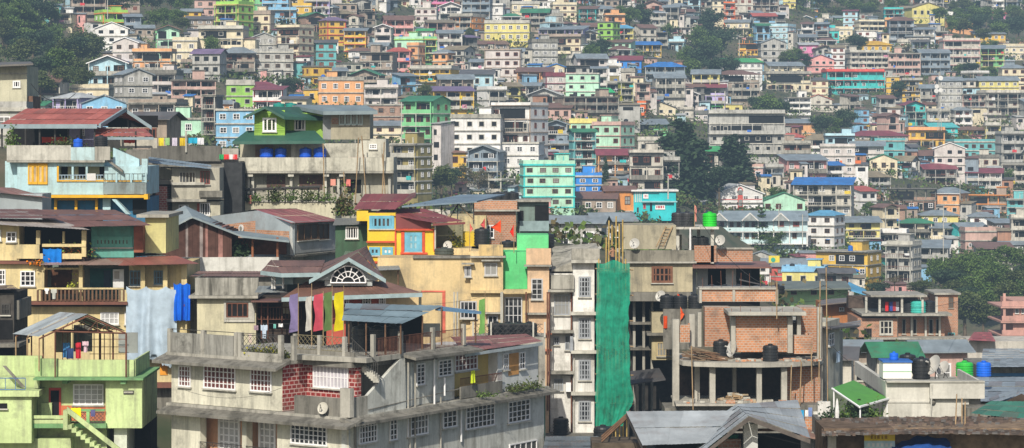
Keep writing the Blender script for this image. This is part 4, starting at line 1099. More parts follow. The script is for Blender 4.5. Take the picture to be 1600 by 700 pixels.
    r = MB(); r.sheet([P(-60, 457, 177.5), P(28, 452, 177.5), P(20, 446, 183), P(-60, 448, 183)], metal((.12, .10, .09), .7)); f.pb(r, -60, 34, 535, 541, -3, 1, CONCD); r.build('roof', b)
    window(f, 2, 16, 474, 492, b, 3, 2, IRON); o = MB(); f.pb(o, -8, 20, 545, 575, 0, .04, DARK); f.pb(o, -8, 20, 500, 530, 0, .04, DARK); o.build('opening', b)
    # ======= pale blue house with the yellow shutters
    f = Face(15, 215, 232, 215); BL = paint((.42, .61, .66), .48); YE = plain((.66, .36, .02), .7, .3, .2, 'yellow_trim'); DB = paint((.03, .16, .30), .4)
    b = thing('house', 'pale blue house with yellow shutters and ledge below the red roofed shelter', 'house', f.pp(120, 345))
    w = MB(); f.pb(w, 27, 90, 254, 304, -8, 0, BL); f.pb(w, 90, 162, 284, 304, -8, 0, BL); f.pb(w, 90, 162, 254, 260, -8, 0, BL); f.pb(w, 162, 228, 260, 304, -8, -.4, BL); f.pb(w, 16, 228, 309, 420, -8, -.6, DB); f.pb(w, 90, 162, 260, 284, -8, -1.2, paint((.55, .50, .30), .3)); f.pb(w, 5, 27, 252, 330, -7, -.8, BL); w.build('wall', b)
    p = MB(); f.pb(p, 12, 112, 227, 250, .2, .4, CONCL); f.pb(p, 112, 149, 230, 252.6, .2, .4, paint((.42, .56, .58), .65)); f.pb(p, 149, 173, 229, 250, .15, .35, CONC); f.pb(p, 12, 165, 250.3, 253.7, -8, .45, CONC); f.pb(p, 222, 231, 248, 286, -.2, .2, BL); f.pb(p, 12, 14, 227, 250, -7, .19, CONCL); p.build('parapet', b)
    st = MB(); st.hexa([f.pp(174, 262, -.9), f.pp(215, 262, -.9), f.pp(215, 262, -1.3), f.pp(174, 262, -1.3), f.pp(174, 231, -.9), f.pp(215, 249, -.9), f.pp(215, 249, -1.3), f.pp(174, 231, -1.3)], BL); st.hexa([f.pp(168, 252, .1), f.pp(192, 270, .1), f.pp(192, 270, -.3), f.pp(168, 252, -.3), f.pp(168, 248, .1), f.pp(192, 266, .1), f.pp(192, 266, -.3), f.pp(168, 248, -.3)], CONCD); st.build('stair', b)
    sh = MB()
    for i in range(2):
        x = 44+i*15.5; f.pb(sh, x, x+1.8, 255, 288, .01, .12, YE); f.pb(sh, x+13.2, x+15, 255, 288, .01, .12, YE); f.pb(sh, x+1.8, x+13.2, 255, 260, .01, .11, YE); f.pb(sh, x+1.8, x+13.2, 284, 288, .01, .11, YE); f.pb(sh, x+6, x+9, 260, 284, .01, .11, YE); f.pb(sh, x+1.8, x+6, 260, 284, 0.002, .05, plain((.55, .42, .22), .8, .2, .2, 'tan_board')); f.pb(sh, x+9, x+13.2, 260, 284, .002, .05, plain((.45, .34, .2), .8, .2, .2, 'tan_board'))
    sh.build('shutter', b)
    o = MB()
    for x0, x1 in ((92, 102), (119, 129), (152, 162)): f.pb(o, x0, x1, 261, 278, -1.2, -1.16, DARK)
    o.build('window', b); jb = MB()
    for x in (89, 112, 134): f.pb(jb, x, x+3, 260, 284, -.35, .02, BL)
    f.pb(jb, 89, 92, 259, 284, .02, .06, YE); jb.build('pillars', b)
    l = MB(); f.pb(l, 60, 230, 304.3, 308.7, -.5, .75, YE); f.pb(l, 89, 232, 281.5, 283.5, -.1, .12, YE); f.pb(l, 227, 233, 303, 311, -.4, .8, YE)
    for x in (84, 116, 148): f.pb(l, x, x+4, 309, 335, -.55, -.2, YE)
    f.pb(l, 84, 152, 310, 313, -.5, -.25, YE); l.build('ledge', b)
    bl = MB(); f.pb(bl, 162.5, 230, 285, 303, .35, .5, paint((.24, .30, .31), .9)); rail(f, bl, 163, 230, 271, 282, .42, IRON, .3, .02); rail(f, bl, 92, 162, 273, 281, .0, plain((.3, .4, .5), .5, .4, .2, 'rail_blue'), .22, .02); f.pb(bl, 136, 150, 271, 282, .1, .16, WHITE)
    for x in (182, 205, 228): f.pb(bl, x, x+2.5, 270, 285, .34, .52, BL)
    bl.build('balcony', b)
    s2 = MB(); q = [f.pp(178, 311, .1), f.pp(184, 311, .1), f.pp(206, 334, .1), f.pp(200, 334, .1)]; s2.hexa(q+[v+Vector((0, -1, 0)) for v in q], BL); f.pb(s2, 160, 172, 310, 334, -.55, -.2, BL); f.pb(s2, 206, 228, 312, 334, -.55, -.45, DARK); s2.build('lower_stair', b)
    f2 = Face(0, 205, 80, 205); b = thing('shed', 'low grey metal shed in front of the pale blue house', 'shed', f2.pp(20, 335)); w = MB(); f2.pb(w, -50, 66, 303, 345, -4, 0, metal((.30, .34, .36), .35)); w.build('wall', b); r = MB(); r.sheet([P(-50, 297, 204.5), P(82, 311, 204.5), P(22, 294, 208), P(-50, 290, 208)], metal((.20, .10, .085), .6)); r.build('roof', b)
    # red roofed shelter on the terrace
    f = Face(0, 222, 240, 222); RR = metal((.36, .10, .075), .12); EG = plain((.22, .28, .31), .6, .3, .15, 'eave_board')
    b = thing('roof_shelter', 'wide red metal gable roof standing open over a roof terrace', 'roof shelter', f.pp(110, 232))
    rf = MB(); A, B2, C2, D2 = P(-2, 196, 220), P(152, 196, 220), P(193, 170, 227), P(40, 170, 227)
    rf.sheet([A, B2, C2, D2], RR, .4, .03); rf.sheet([P(236, 198, 227.6), P(90, 198, 234), D2, C2], RR, .4, .03); rf.sheet([P(149, 214, 219.6), P(240, 214, 219.6), P(226, 201, 224), P(150, 201, 224)], RR, .4, .03); rf.build('roof', b)
    e = MB(); e.slab([A+Vector((0, -.06, .1)), B2+Vector((0, -.06, .1)), B2+Vector((0, .06, .1)), A+Vector((0, .06, .1))], .34, EG); e.slab([B2+Vector((.1, 0, .12)), C2+Vector((.1, 0, .12)), C2+Vector((.28, 0, .12)), B2+Vector((.28, 0, .12))], .3, EG)
    e.slab([C2+Vector((0, 0, .12)), P(237, 197, 227), P(237, 197, 227)+Vector((0, .15, 0)), C2+Vector((0, .15, .12))], .3, EG); e.slab([P(149, 214.3, 219.5), P(240, 214.3, 219.5), P(240, 214.3, 219.6), P(149, 214.3, 219.6)], .2, EG); e.build('eave', b)
    ps = MB()
    for x, D in ((3, 220.4), (62, 220.4), (86, 220.6), (107, 224), (148, 220.4), (165, 224), (233, 227), (212, 220.5), (40, 227), (127, 227)): ps.tube(P(x, 196 if x < 150 else 205, D), P(x, 232, D), .08, IRON, 6)
    ps.build('posts', b)
    w = MB(); f.pb(w, 92, 150, 198, 230, -5.5, -5.3, paint((.42, .40, .60), .3)); f.pb(w, -5, 90, 200, 232, -7, -6.8, DARK); f.pb(w, 150, 236, 216, 232, -4, -3.8, paint((.5, .47, .4), .6)); f.pb(w, 152, 232, 180, 199, -6, -5.9, DARK); w.build('wall', b); window(f, 110, 117, 201, 213, b, 2, 3, out=-5.3)  # near-black sheets stand in for the shade under the red roof
    hang(f, 52, 92, 214, 224, (.50, .06, .03), 'red sheet under the red roof', 'sheets under the red roof', -4, 'sheet', 'cloth_sheet', .1); hang(f, 188, 206, 215, 224, (.62, .06, .03), 'short red sheet under the small red awning', 'sheets under the red roof', -2, 'sheet', 'cloth_sheet', .1)
    tank(P(122, 230.5, 216.5), .36, .68, (.01, .10, .55), 'blue tub on the pale blue house parapet', 'tanks by the red roof', 2); tank(P(158, 231, 218), .5, .95, None, 'black tank under the small red awning', 'tanks by the red roof')
    bush('potted_plant', 'bushy pot plants lined on the terrace below the red roof', P(100, 229, 217.5), 1.2, .4, .55, 160, .22, LB, seed=9); bush('potted_plant', 'tall pot plant at the left end of the red roofed terrace', P(18, 230, 218), .5, .4, 1.4, 110, .25, LA, seed=10)
    # ======= grey house with brick pier, right of the blue house
    f = Face(230, 226, 350, 226); b = thing('house', 'grey plastered house with a brick pier and blue sheet roof', 'house', f.pp(300, 345))
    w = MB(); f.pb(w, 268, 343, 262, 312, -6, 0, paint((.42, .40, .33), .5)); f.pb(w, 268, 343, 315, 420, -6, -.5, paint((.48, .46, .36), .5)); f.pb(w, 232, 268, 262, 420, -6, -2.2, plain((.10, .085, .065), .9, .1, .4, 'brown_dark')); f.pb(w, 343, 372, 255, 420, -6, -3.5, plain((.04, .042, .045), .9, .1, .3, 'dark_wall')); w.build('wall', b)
    pr = MB(); f.pb(pr, 243, 261, 291, 331, -1.9, .0, bricks((.36, .09, .07), (.4, .3, .26), .6, 'red_brick')); pr.build('brick_pier', b)
    l = MB(); f.pb(l, 262, 324, 311, 315, -1, .7, CONC); f.pb(l, 312, 348, 298, 308, -.4, .35, CONCD); f.pb(l, 232, 270, 281, 288, -2, .1, CONCD); f.pb(l, 268, 320, 285, 289, -.1, .3, CONCL); l.build('ledge', b)
    rf = MB(); rf.sheet([P(232, 255, 224.8), P(330, 265, 224.8), P(330, 258, 230), P(232, 245, 230)], metal((.19, .25, .30), .25)); rf.build('roof', b)
    window(f, 280, 306, 268, 286, b, 5, 1, CONCL); window(f, 313, 328, 267, 288, b, 3, 1, plain((.22, .07, .06), .7, .3, .3, 'maroon_bars')); window(f, 278, 294, 320, 338, b, 3, 2, out=-.5); window(f, 311, 327, 317, 337, b, 4, 1, out=-.5); window(f, 231, 241, 297, 319, b, 1, 2, out=-2.2)
    d = MB(); f.pb(d, 307, 312, 318, 340, -.5, -.44, paint((.45, .10, .06), .3)); f.pb(d, 236, 262, 262, 281, -2.2, -2.15, paint((.45, .42, .33), .6)); d.build('panel', b)
    # dark retaining parapet behind with laundry
    f = Face(200, 236, 370, 236); b = thing('roof_terrace', 'dark stained roof terrace parapet with bright laundry above it', 'roof terrace', f.pp(280, 260)); w = MB(); f.pb(w, 236, 345, 228, 252, -.3, 0, paint((.13, .125, .11), .85, kind='cement')); f.pb(w, 196, 246, 234, 262, -4, -.35, CONCD); f.pb(w, 246, 375, 252.3, 330, -9, -.3, CONCD); f.pb(w, 345, 372, 232, 252, -.5, -.3, CONC); w.build('parapet', b)
    pp = MB(); pp.tube(f.pp(291, 238, .1), f.pp(291, 205, .1), .09, CONCL, 6); pp.tube(f.pp(232, 215, -.4), f.pp(345, 214, -.4), .015, IRON, 4); pp.build('clothes_line', b)
    for i, (x0, x1, y1, c, t) in enumerate(((247, 255, 228, (.66, .55, .04), 'yellow'), (257, 264, 227, (.30, .48, .22), 'green'), (268, 276, 228, (.55, .5, .6), 'lilac'), (280, 289, 228, (.55, .40, .03), 'mustard'), (293, 308, 224, (.03, .34, .52), 'turquoise'), (308, 318, 226, (.62, .62, .66), 'white'), (238, 245, 226, (.1, .1, .12), 'black'))):
        hang(f, x0, x1, 215, y1, c, t+' garment on the dark terrace clothes line', 'laundry above the dark terrace', -.4+.02*i)
    for x0, x1, c, t in ((343, 350, (.03, .30, .10), 'green'), (350, 358, (.6, .05, .05), 'red'), (358, 366, (.66, .6, .6), 'white'), (364, 371, (.6, .05, .05), 'crimson')): hang(f, x0, x1, 241, 249, c, t+' cloth lying over the low terrace wall', 'laundry above the dark terrace', .1, wav=.05)
    # ======= lime attic house on the grey concrete block
    f = Face(370, 240, 615, 240); LG = paint((.27, .46, .07), .22); DG = metal((.028, .095, .070), .08)
    b = thing('house', 'grey concrete house carrying a lime green gabled attic with dark green roofs', 'house', f.pp(490, 335))
    w = MB(); f.pb(w, 376, 614, 271, 420, -9, -1.2, paint((.42, .40, .33), .5)); f.pb(w, 372, 456, 219, 246, -8, -1.8, paint((.48, .45, .34), .5)); f.pb(w, 453, 566, 224, 246, -7, -1.2, GREYW); f.pb(w, 562, 602, 217, 246, -7, -1.0, GREYW); w.build('wall', b)
    p = MB(); f.pb(p, 371, 615, 246, 267, -.2, .05, GREYW); f.pb(p, 371, 615, 267.3, 270.6, -9, .15, CONC); f.pb(p, 371, 373.4, 246, 267, -7, -.21, GREYW); f.pb(p, 612.6, 615, 246, 267, -7, -.21, GREYW)
    for x in (386, 450, 505, 530): f.pb(p, x, x+9, 271, 276, -1.2, .0, CONCL)
    p.build('parapet', b)
    pr = MB()
    for x in (386, 392, 452, 506, 526, 606): f.pb(pr, x, x+4, 276.3, 420, -1.2, -.5, CONCL)
    pr.build('pillars', b)
    o = MB(); BB = plain((.085, .05, .042), .8, .2, .3, 'brown_shutter_panel')
    for x0, x1 in ((415, 444), (466, 502)):
        f.pb(o, x0, x1, 274, 296, -1.2, -1.1, BB)
        for i in range(1, 5): xx = x0+(x1-x0)*i/5; f.pb(o, xx-.25, xx+.25, 274, 296, -1.1, -1.07, IRON)
    f.pb(o, 541, 563, 281, 302, -1.2, -1.15, DARK); f.pb(o, 397, 414, 274, 300, -1.2, -1.15, paint((.3, .29, .25), .6)); o.build('shutter', b)
    cu = MB(); f.pb(cu, 516, 524, 280, 290, -.4, -.35, cloth((.6, .25, .2))); f.pb(cu, 540, 547, 280, 291, -.6, -.55, cloth((.6, .18, .16))); cu.build('curtain', b)
    window(f, 576, 588, 225, 233, b, 3, 2, out=-1.0); lw = MB(); f.pb(lw, 396, 424, 223, 246, -1.8, -1.7, plain((.22, .13, .09), .8, .2, .3, 'slat_brown')); lw.build('door', b)
    at = MB(); f.pb(at, 396, 444, 172, 219, -5.5, -.8, LG); f.pb(at, 444, 505, 176, 219, -7, -2.6, LG)
    for i in range(12): z = f.zof(400, 206-i*2.6); f.box(at, f.uof(396)-.0, f.uof(444), z, z+.02, -.8, -.765, paint((.18, .33, .05), .2))
    at.poly([f.pp(396, 172, -.8), f.pp(444, 176, -.8), f.pp(414, 166, -.8)], LG); at.build('attic_wall', b)
    ar = MB(); ap = P(414, 166, 239.6); 
    ar.slab([P(380, 182, 239.9), ap, ap+Vector((-.3, 6, 0)), P(380, 182, 246)], .22, DG); ar.slab([P(444, 182.5, 239.7), P(505, 184.5, 242), P(500, 168, 246.3), ap], .22, DG); ar.build('attic_roof', b)
    sk = MB(); sk.slab([P(363, 221, 239.4), P(508, 220, 239.4), P(492, 204, 241.9), P(386, 204, 241.9)], .25, DG); sk.build('skirt_roof', b)
    window(f, 409, 431, 184, 206, b, 3, 1, plain((.78, .78, .76), .5, .3, .05, 'white_frame'), DARK, out=-.8, bw=.1); window(f, 456, 474, 185, 205, b, 3, 1, plain((.78, .78, .76), .5, .3, .05, 'white_frame'), DARK, out=-2.6, bw=.1)
    rb = MB(); f.pb(rb, 516, 577, 174, 218, -7, -.9, paint((.34, .31, .23), .5)); f.pb(rb, 503, 516.3, 176, 218, -7, -1.1, paint((.25, .26, .26), .5)); f.pb(rb, 517, 528, 184, 194, -.9, -.86, BRICK); rb.build('attic_block', b)
    for i in range(4): window(f, 529+i*9.3, 538+i*9.3, 177, 195, b, 2, 1, plain((.40, .50, .48), .5, .4, .1, 'pale_green_frame'), out=-.9)
    rs = MB(); rs.slab([P(505, 174, 239.5), P(590, 173, 239.5), P(572, 164.5, 246), P(448, 163, 246)], .3, metal((.17, .22, .24), .25)); rs.build('sheet_roof', b)
    for i, (x, r) in enumerate(((415, .58), (437, .50), (476, .52), (499, .55))):
        tank(f.pp(x, 246, -.9 if i != 1 else -1.0), r, .82, (.01, .09, .55), ('first', 'second', 'third', 'fourth')[i]+' blue drum from the left on the grey concrete balcony', 'blue drums on the concrete balcony', 3, 'water_drum')
    for x, c in ((436, (.02, .22, .20)), (455, (.02, .22, .20))): tank(P(x, 167.5, 245.5), .5, .35, c, 'dark teal tank lying low behind the attic roof', 'teal tanks behind the attic', 2)
    bp = MB(); [bp.tube(f.pp(x, y0, .9), f.pp(x+d, 330, .5), .05, WOODL, 5) for x, y0, d in ((538, 268, 3), (561, 215, -6), (566, 212, 8), (601, 222, -4), (598, 240, 6), (506, 224, 2))]; bp.build('bamboo_pole', b)
    # planted terrace below
    f = Face(365, 232, 525, 232); b = thing('roof_terrace', 'cream walled roof garden below the grey concrete house', 'roof terrace', f.pp(440, 345)); w = MB(); f.pb(w, 366, 524, 316, 420, -6, 0, paint((.52, .49, .36), .5)); w.build('wall', b)
    p = MB(); f.pb(p, 366, 524, 313, 315.7, -.4, .1, CONCL); p.tube(f.pp(366, 297, .2), f.pp(500, 292, .2), .13, IRON, 6)
    for x in (368, 386, 420, 446, 472, 498): p.tube(f.pp(x, 316, .1), f.pp(x, 294, .1), .06, IRON, 5)
    f.pb(p, 389, 393, 305, 318, .02, .25, plain((.5, .2, .16), .8, .2, .2, 'red_post')); p.build('pergola', b)
    for i, (x, y, rx, rz, n, s, t) in enumerate(((381, 314, .8, .6, 130, .2, 'low ferny plants at the left of the roof garden'), (400, 314, .7, .5, 110, .2, 'small leafy plants beside the red post of the roof garden'), (430, 314, .7, 1.1, 200, .24, 'dense green shrub in the middle of the roof garden'), (455, 314, .7, .9, 150, .2, 'pale feathery plants in the roof garden'), (480, 314, .8, 1.0, 170, .22, 'light green plants right of the middle in the roof garden'), (505, 314, .8, .7, 140, .2, 'low plants at the right of the roof garden'))): bush('shrub', t, f.pp(x, y, .1), rx, .4, rz, n, s, LA if i % 2 else LB, seed=20+i)
    bush('bamboo_plant', 'tuft of tall grassy bamboo leaves beside the maroon roof', P(538, 336, 226), .8, .6, 1.7, 260, .34, (LA[0], LD[0]), seed=31)
    # ======= gabled metal house with the brick panel
    A_ = Face(330, 217, 457, 209); B_ = Face(457, 209, 526, 217); GS = metal((.30, .34, .36), .3)
    b = thing('house', 'grey sheet metal house with a brick panel and a maroon roof', 'house', A_.pp(450, 420))
    w = MB(); zb = Z(420, 209); 
    def quadwall(fc, pts, th, m):
        q = [fc.pp(x, y, 0) for x, y in pts]; r = [fc.pp(x, y, -th) for x, y in pts]; w.poly(q, m); w.poly(list(reversed(r)), m)
        for i in range(len(q)): w.poly([q[i], r[i], r[(i+1) % len(q)], q[(i+1) % len(q)]], m)
    quadwall(A_, [(330, 420), (457, 420), (457, 347), (400, 329), (330, 338)], .2, GS); quadwall(B_, [(457, 420), (526, 420), (526, 343), (457, 347)], .2, paint((.40, .41, .40), .5)); w.build('wall', b)
    bp = MB(); bp.hexa([A_.pp(345, 375, .02), A_.pp(399, 375, .02), A_.pp(399, 375, .0), A_.pp(345, 375, 0), A_.pp(345, 352, .02), A_.pp(399, 345, .02), A_.pp(399, 345, 0), A_.pp(345, 352, 0)], BRICKO); A_.pb(bp, 401, 452, 360, 374, 0, .025, BRICKO); A_.pb(bp, 368, 392, 376, 390, 0, .02, BRICKO); bp.build('brick_panel', b)
    dd = MB(); c = A_.pp(379, 357, .1); k = dd.mat(WHITE); n = 18; e = Vector((A_.u.x, A_.u.y, 0)); dd.tube(c, c+Vector((A_.n.x, A_.n.y, 0))*.06, .30, WHITE, 18); dd.tube(c+Vector((A_.n.x, A_.n.y, 0))*.065, c+Vector((A_.n.x, A_.n.y, 0))*.08, .17, CONC, 12); dd.build('round_vent', b)
    rf = MB(); rf.sheet([P(455, 349.5, 208.4), P(533, 346, 216.6), P(464, 326.5, 223), P(398, 327.5, 213.5)], metal((.26, .075, .075), .25), .35); rf.sheet([P(398, 327.5, 213.5), P(464, 326.5, 223), P(420, 334, 229), P(322, 340, 217.5)], metal((.15, .14, .14), .5), .35); rf.build('roof', b)
    window(B_, 464, 496, 350, 375, b, 3, 1, WOOD, plain((.06, .035, .02), .6, .3, .3, 'brown_glass')); window(B_, 497, 513, 350, 374, b, 2, 1, WOOD, plain((.06, .035, .02), .6, .3, .3, 'brown_glass')); l = MB(); B_.pb(l, 457, 524, 376, 393, .0, .05, metal((.42, .43, .43), .5)); B_.pb(l, 452, 527, 395, 398, -.5, .5, CONCD); l.build('panel', b)
    # ======= brown plank shed with open porch
    f = Face(253, 205, 450, 205); b = thing('shed', 'brown plank shed with a grey gabled roof and an open porch', 'shed', f.pp(300, 425)); PL = [plain((.075, .038, .030), .85, .2, .4, 'dark_plank'), plain((.24, .20, .19), .8, .2, .4, 'grey_plank'), plain((.27, .14, .12), .8, .2, .4, 'pink_plank')]
    w = MB(); x = 254
    while x < 361:
        dx = random.choice((4, 5, 7)); m = PL[0] if x < 290 or (325 < x < 350 and random.random() < .7) else random.choice(PL); yt = 362-(x-254)*.50 if x < 300 else 339+(x-300)*.36
        f.pb(w, x, min(x+dx, 362)-.15, min(yt+1, 402), 402, -5, -.02*(x % 3), m); x += dx
    f.pb(w, 360, 440, 376, 402, -5, -4.4, plain((.16, .07, .045), .9, .1, .4, 'back_wall')); f.pb(w, 250, 440, 425, 520, -5, -.5, CONCD); w.build('wall', b)
    sr = MB(); f.pb(sr, 284, 436, 401.8, 423.5, -.3, .25, paint((.55, .545, .51), .6)); f.pb(sr, 250, 436, 424, 426, -4, .4, CONC); sr.build('parapet', b)
    rf = MB(); ap = P(300, 337.5, 204.4); rf.slab([P(250, 364, 204.4), ap, ap+Vector((-1.2, 6, .6)), P(232, 350, 210.4)], .14, metal((.26, .31, .33), .2)); rf.slab([ap, P(378, 368, 204.4), P(372, 360, 210.4), ap+Vector((-1.2, 6, .6))], .14, metal((.22, .27, .29), .2)); rf.slab([P(378, 368.2, 204.4), P(452, 376, 204.4), P(450, 370, 210), P(372, 360.2, 210.4)], .14, metal((.20, .25, .27), .2)); rf.build('roof', b)
    p = MB()
    for x in (394, 433): p.tube(f.pp(x, 371, -.3), f.pp(x, 402, -.3), .09, plain((.25, .10, .05), .8, .2, .3, 'rust_post'), 6)
    p.tube(f.pp(394, 380, -.3), f.pp(400, 371, -.3), .05, RUSTI, 5); p.build('posts', b)
    bush('potted_plant', 'dark spiky plant in the shed porch', f.pp(372, 401, -1), .8, .5, .9, 170, .4, (LC[0], LC[1]), seed=40)
    # ======= small dark green house
    f = Face(523, 208, 576, 208); b = thing('house', 'narrow dark green house with one white window beside the yellow house', 'house', f.pp(550, 420)); w = MB(); f.pb(w, 524, 574, 352, 430, -5, 0, paint((.045, .10, .055), .5)); w.build('wall', b); window(f, 540, 560, 354, 373, b, 5, 1)
    r = MB(); r.sheet([P(520, 353, 207.5), P(578, 351, 207.5), P(570, 341, 211), P(524, 341, 211)], metal((.17, .17, .15), .6)); r.sheet([P(535, 404, 206.8), P(592, 402, 206.8), P(572, 391, 208.2), P(540, 391, 208.2)], metal((.12, .17, .13), .5)); r.build('roof', b)
    # ======= yellow house with red trim and blue windows
    f = Face(575, 205, 725, 205); YW = paint((.68, .47, .03), .16); RT = plain((.50, .07, .03), .7, .3, .2, 'red_trim'); BW = plain((.12, .34, .46), .6, .3, .2, 'blue_frame'); MS = metal((.16, .03, .03), .1)
    b = thing('house', 'bright yellow house with red trim, blue windows and maroon roofs', 'house', f.pp(640, 430))
    w = MB(); f.pb(w, 574, 618, 333, 430, -6, 0, YW); f.pb(w, 618.3, 679, 356, 430, -6, .25, YW); f.pb(w, 679.3, 722, 352, 395, -6, -2.2, paint((.22, .21, .13), .5)); f.pb(w, 556, 574, 330, 346, -5, -1, YW); f.pb(w, 700, 742, 366, 398, -6, -3, YW); w.build('wall', b)
    sd = MB(); sd.hexa([f.pp(618.5, 357, .3), f.pp(674, 357, .3), f.pp(674, 357, .0), f.pp(618.5, 357, .0), f.pp(618.5, 334, .3), f.pp(674, 347, .3), f.pp(674, 347, .0), f.pp(618.5, 334, .0)], MS); sd.build('siding', b)
    t = MB(); f.pb(t, 618, 679.5, 357.2, 360, .25, .5, RT); f.pb(t, 573, 618, 376.5, 379, .0, .35, RT); f.pb(t, 617, 619.6, 360.2, 412, .25, .36, RT); f.pb(t, 677.5, 680, 360.2, 392, .25, .36, RT); f.pb(t, 627, 632, 361, 396, .25, .36, RT); f.pb(t, 660, 664, 361, 396, .25, .36, RT); f.pb(t, 626, 668, 394, 397, .25, .6, RT); f.pb(t, 574, 660, 408, 411, .2, .4, RT); t.build('trim', b)
    window(f, 577, 616, 337, 357.5, b, 6, 1, BW, out=0, bw=.14); window(f, 632.5, 659.5, 363, 393, b, 4, 2, BW, plain((.25, .40, .45), .5, .3, .2, 'pale_blue_panel'), out=.25, bw=.16); window(f, 577, 594, 386, 399, b, 2, 1, BW, out=0, bw=.12); window(f, 597, 614, 386, 399, b, 2, 1, BW, WHITE, out=0, bw=.12)
    rf = MB(); MR = metal((.20, .045, .045), .15); rf.sheet([P(552, 328, 206), P(618, 328, 206), P(640, 303, 212), P(570, 303, 212)], MR, .4); rf.sheet([P(618, 328, 206), P(650, 308, 206), P(650, 300.5, 211), P(640, 303, 212)], MS, .4); rf.sheet([P(676, 349, 203.6), P(726, 346.5, 203.6), P(662, 326, 209), P(598, 326, 209)], MR, .4); rf.sheet([P(586, 333, 205.5), P(676, 349, 203.6), P(640, 333, 207), P(598, 326, 209)], MR, .4); rf.build('roof', b)
    e = MB(); e.slab([P(676, 349.2, 203.5), P(727, 346.8, 203.5), P(727, 346.8, 203.7), P(676, 349.2, 203.7)], .16, MS); e.tube(P(680, 350, 204), P(680, 392, 204), .06, CONCL, 6); e.build('gutter', b)
    pc = MB(); f.pb(pc, 679, 736, 388, 393, -2.2, .1, RT); pc.build('porch_ledge', b)
    dish(f.pp(700, 393, .0), .34, (-.3, -1, .35), 'white dish on the yellow house porch'); bush('potted_plant', 'yellow leafed plant on the yellow house porch', f.pp(713, 388, -.4), .5, .4, .9, 140, .2, (plain((.42, .38, .04), .8, .1, .2, 'leafy'), LB[0]), seed=41)
    hang(f, 626, 634, 411, 426, (.03, .16, .36), 'navy shirt on the line below the yellow house', 'laundry below the yellow house', .5, sleeves=True); hang(f, 634, 645, 409, 424, (.68, .67, .64), 'white sheet on the line below the yellow house', 'laundry below the yellow house', .5); hang(f, 645, 652, 411, 424, (.42, .45, .55), 'pale blue shirt on the line below the yellow house', 'laundry below the yellow house', .5, sleeves=True)
    lr = thing('lean_to_roof', 'small grey lean-to roof below the yellow house', 'lean-to roof', P(600, 430, 199)); r = MB(); r.sheet([P(585, 424, 198), P(626, 422, 198), P(622, 412, 201), P(588, 413, 201)], metal((.24, .26, .26), .4)); r.build('roof', lr); q = MB(); [q.tube(P(x, 423, 198.5), P(x, 455, 198.5), .06, WOOD, 5) for x in (588, 622)]; q.build('posts', lr)
    # long sheet roof going back to the right of the yellow house
    lr = thing('long_sheet_roof', 'long low grey sheet roof on iron posts behind the yellow house', 'sheet roof', P(690, 345, 236)); r = MB(); r.slab([P(628, 322, 232), P(745, 314, 232), P(790, 303, 246), P(720, 304, 246)], .12, metal((.15, .21, .27), .15)); r.build('roof', lr); q = MB(); [q.tube(P(x, 318, 233), P(x, 350, 233), .05, IRON, 5) for x in (640, 664, 690, 715, 740)]; q.tube(P(715, 318, 233), P(742, 345, 233), .05, WOODL, 5); q.tube(P(700, 345, 233), P(716, 318, 233), .05, IRON, 5); q.build('posts', lr)
    # ======= unfinished brick house in the middle
    f = Face(740, 258, 850, 258); b = thing('house', 'brick house with a dark green side behind the red pennants', 'house', f.pp(790, 385)); w = MB(); f.pb(w, 741, 808, 314, 327, -6, .2, BRICKO); f.pb(w, 741, 806, 330, 420, -6, 0, BRICK); f.pb(w, 808.3, 858, 316, 420, -7, -1.6, paint((.16, .22, .20), .5)); f.pb(w, 700, 760, 336, 372, -4, 2.4, paint((.55, .45, .24), .75)); w.build('wall', b); l = MB(); f.pb(l, 738, 812, 327.2, 330, -6, .5, CONC); f.pb(l, 806, 862, 313, 316, -7, -1, CONC); l.build('ledge', b)
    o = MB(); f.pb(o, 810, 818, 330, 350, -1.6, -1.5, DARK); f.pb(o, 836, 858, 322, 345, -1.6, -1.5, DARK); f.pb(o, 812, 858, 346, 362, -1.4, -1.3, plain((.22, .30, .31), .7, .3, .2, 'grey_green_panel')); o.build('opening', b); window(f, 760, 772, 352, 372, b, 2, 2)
    for i, x in enumerate((778, 790, 802)): tank(P(x, 314, 262), .52, .85, None, 'black tank on the unfinished brick house, '+('left', 'middle', 'right')[i]+' of three')
    # ======= wet concrete house with blank parapet behind the flags
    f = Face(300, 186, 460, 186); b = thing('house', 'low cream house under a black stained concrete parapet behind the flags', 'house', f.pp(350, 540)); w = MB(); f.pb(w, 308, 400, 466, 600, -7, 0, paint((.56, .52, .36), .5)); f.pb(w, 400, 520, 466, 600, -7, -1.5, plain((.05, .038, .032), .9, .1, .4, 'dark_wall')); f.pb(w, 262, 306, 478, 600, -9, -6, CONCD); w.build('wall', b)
    p = MB(); f.pb(p, 305, 404, 434, 461, -.2, .1, paint((.36, .35, .31), 1.1, kind='cement')); f.pb(p, 296, 404, 461.3, 465.6, -7, .5, CONC); f.pb(p, 305, 309, 434, 461, -6, -.21, CONCD); f.pb(p, 285, 304.6, 462, 467, -9, -5.6, CONCD); p.build('parapet', b)
    rf = MB(); rf.sheet([P(296, 433, 188), P(428, 433, 188), P(424, 424, 194), P(310, 424, 194)], metal((.20, .11, .085), .7)); rf.slab([P(392, 470, 185), P(520, 470, 185), P(515, 464, 189), P(396, 464, 189)], .1, metal((.12, .055, .045), .4)); rf.build('roof', b)
    window(f, 354, 388, 473, 496, b, 4, 1, RUSTI, DARK); fr = MB(); f.pb(fr, 350, 392, 470, 472.5, .0, .12, CONCL); f.pb(fr, 350, 353.5, 473, 503, 0, .12, CONCL); f.pb(fr, 388.5, 398, 473, 503, 0, .12, CONCL); f.pb(fr, 354, 388.5, 497, 503, 0, .12, CONCL); fr.build('window_surround', b)
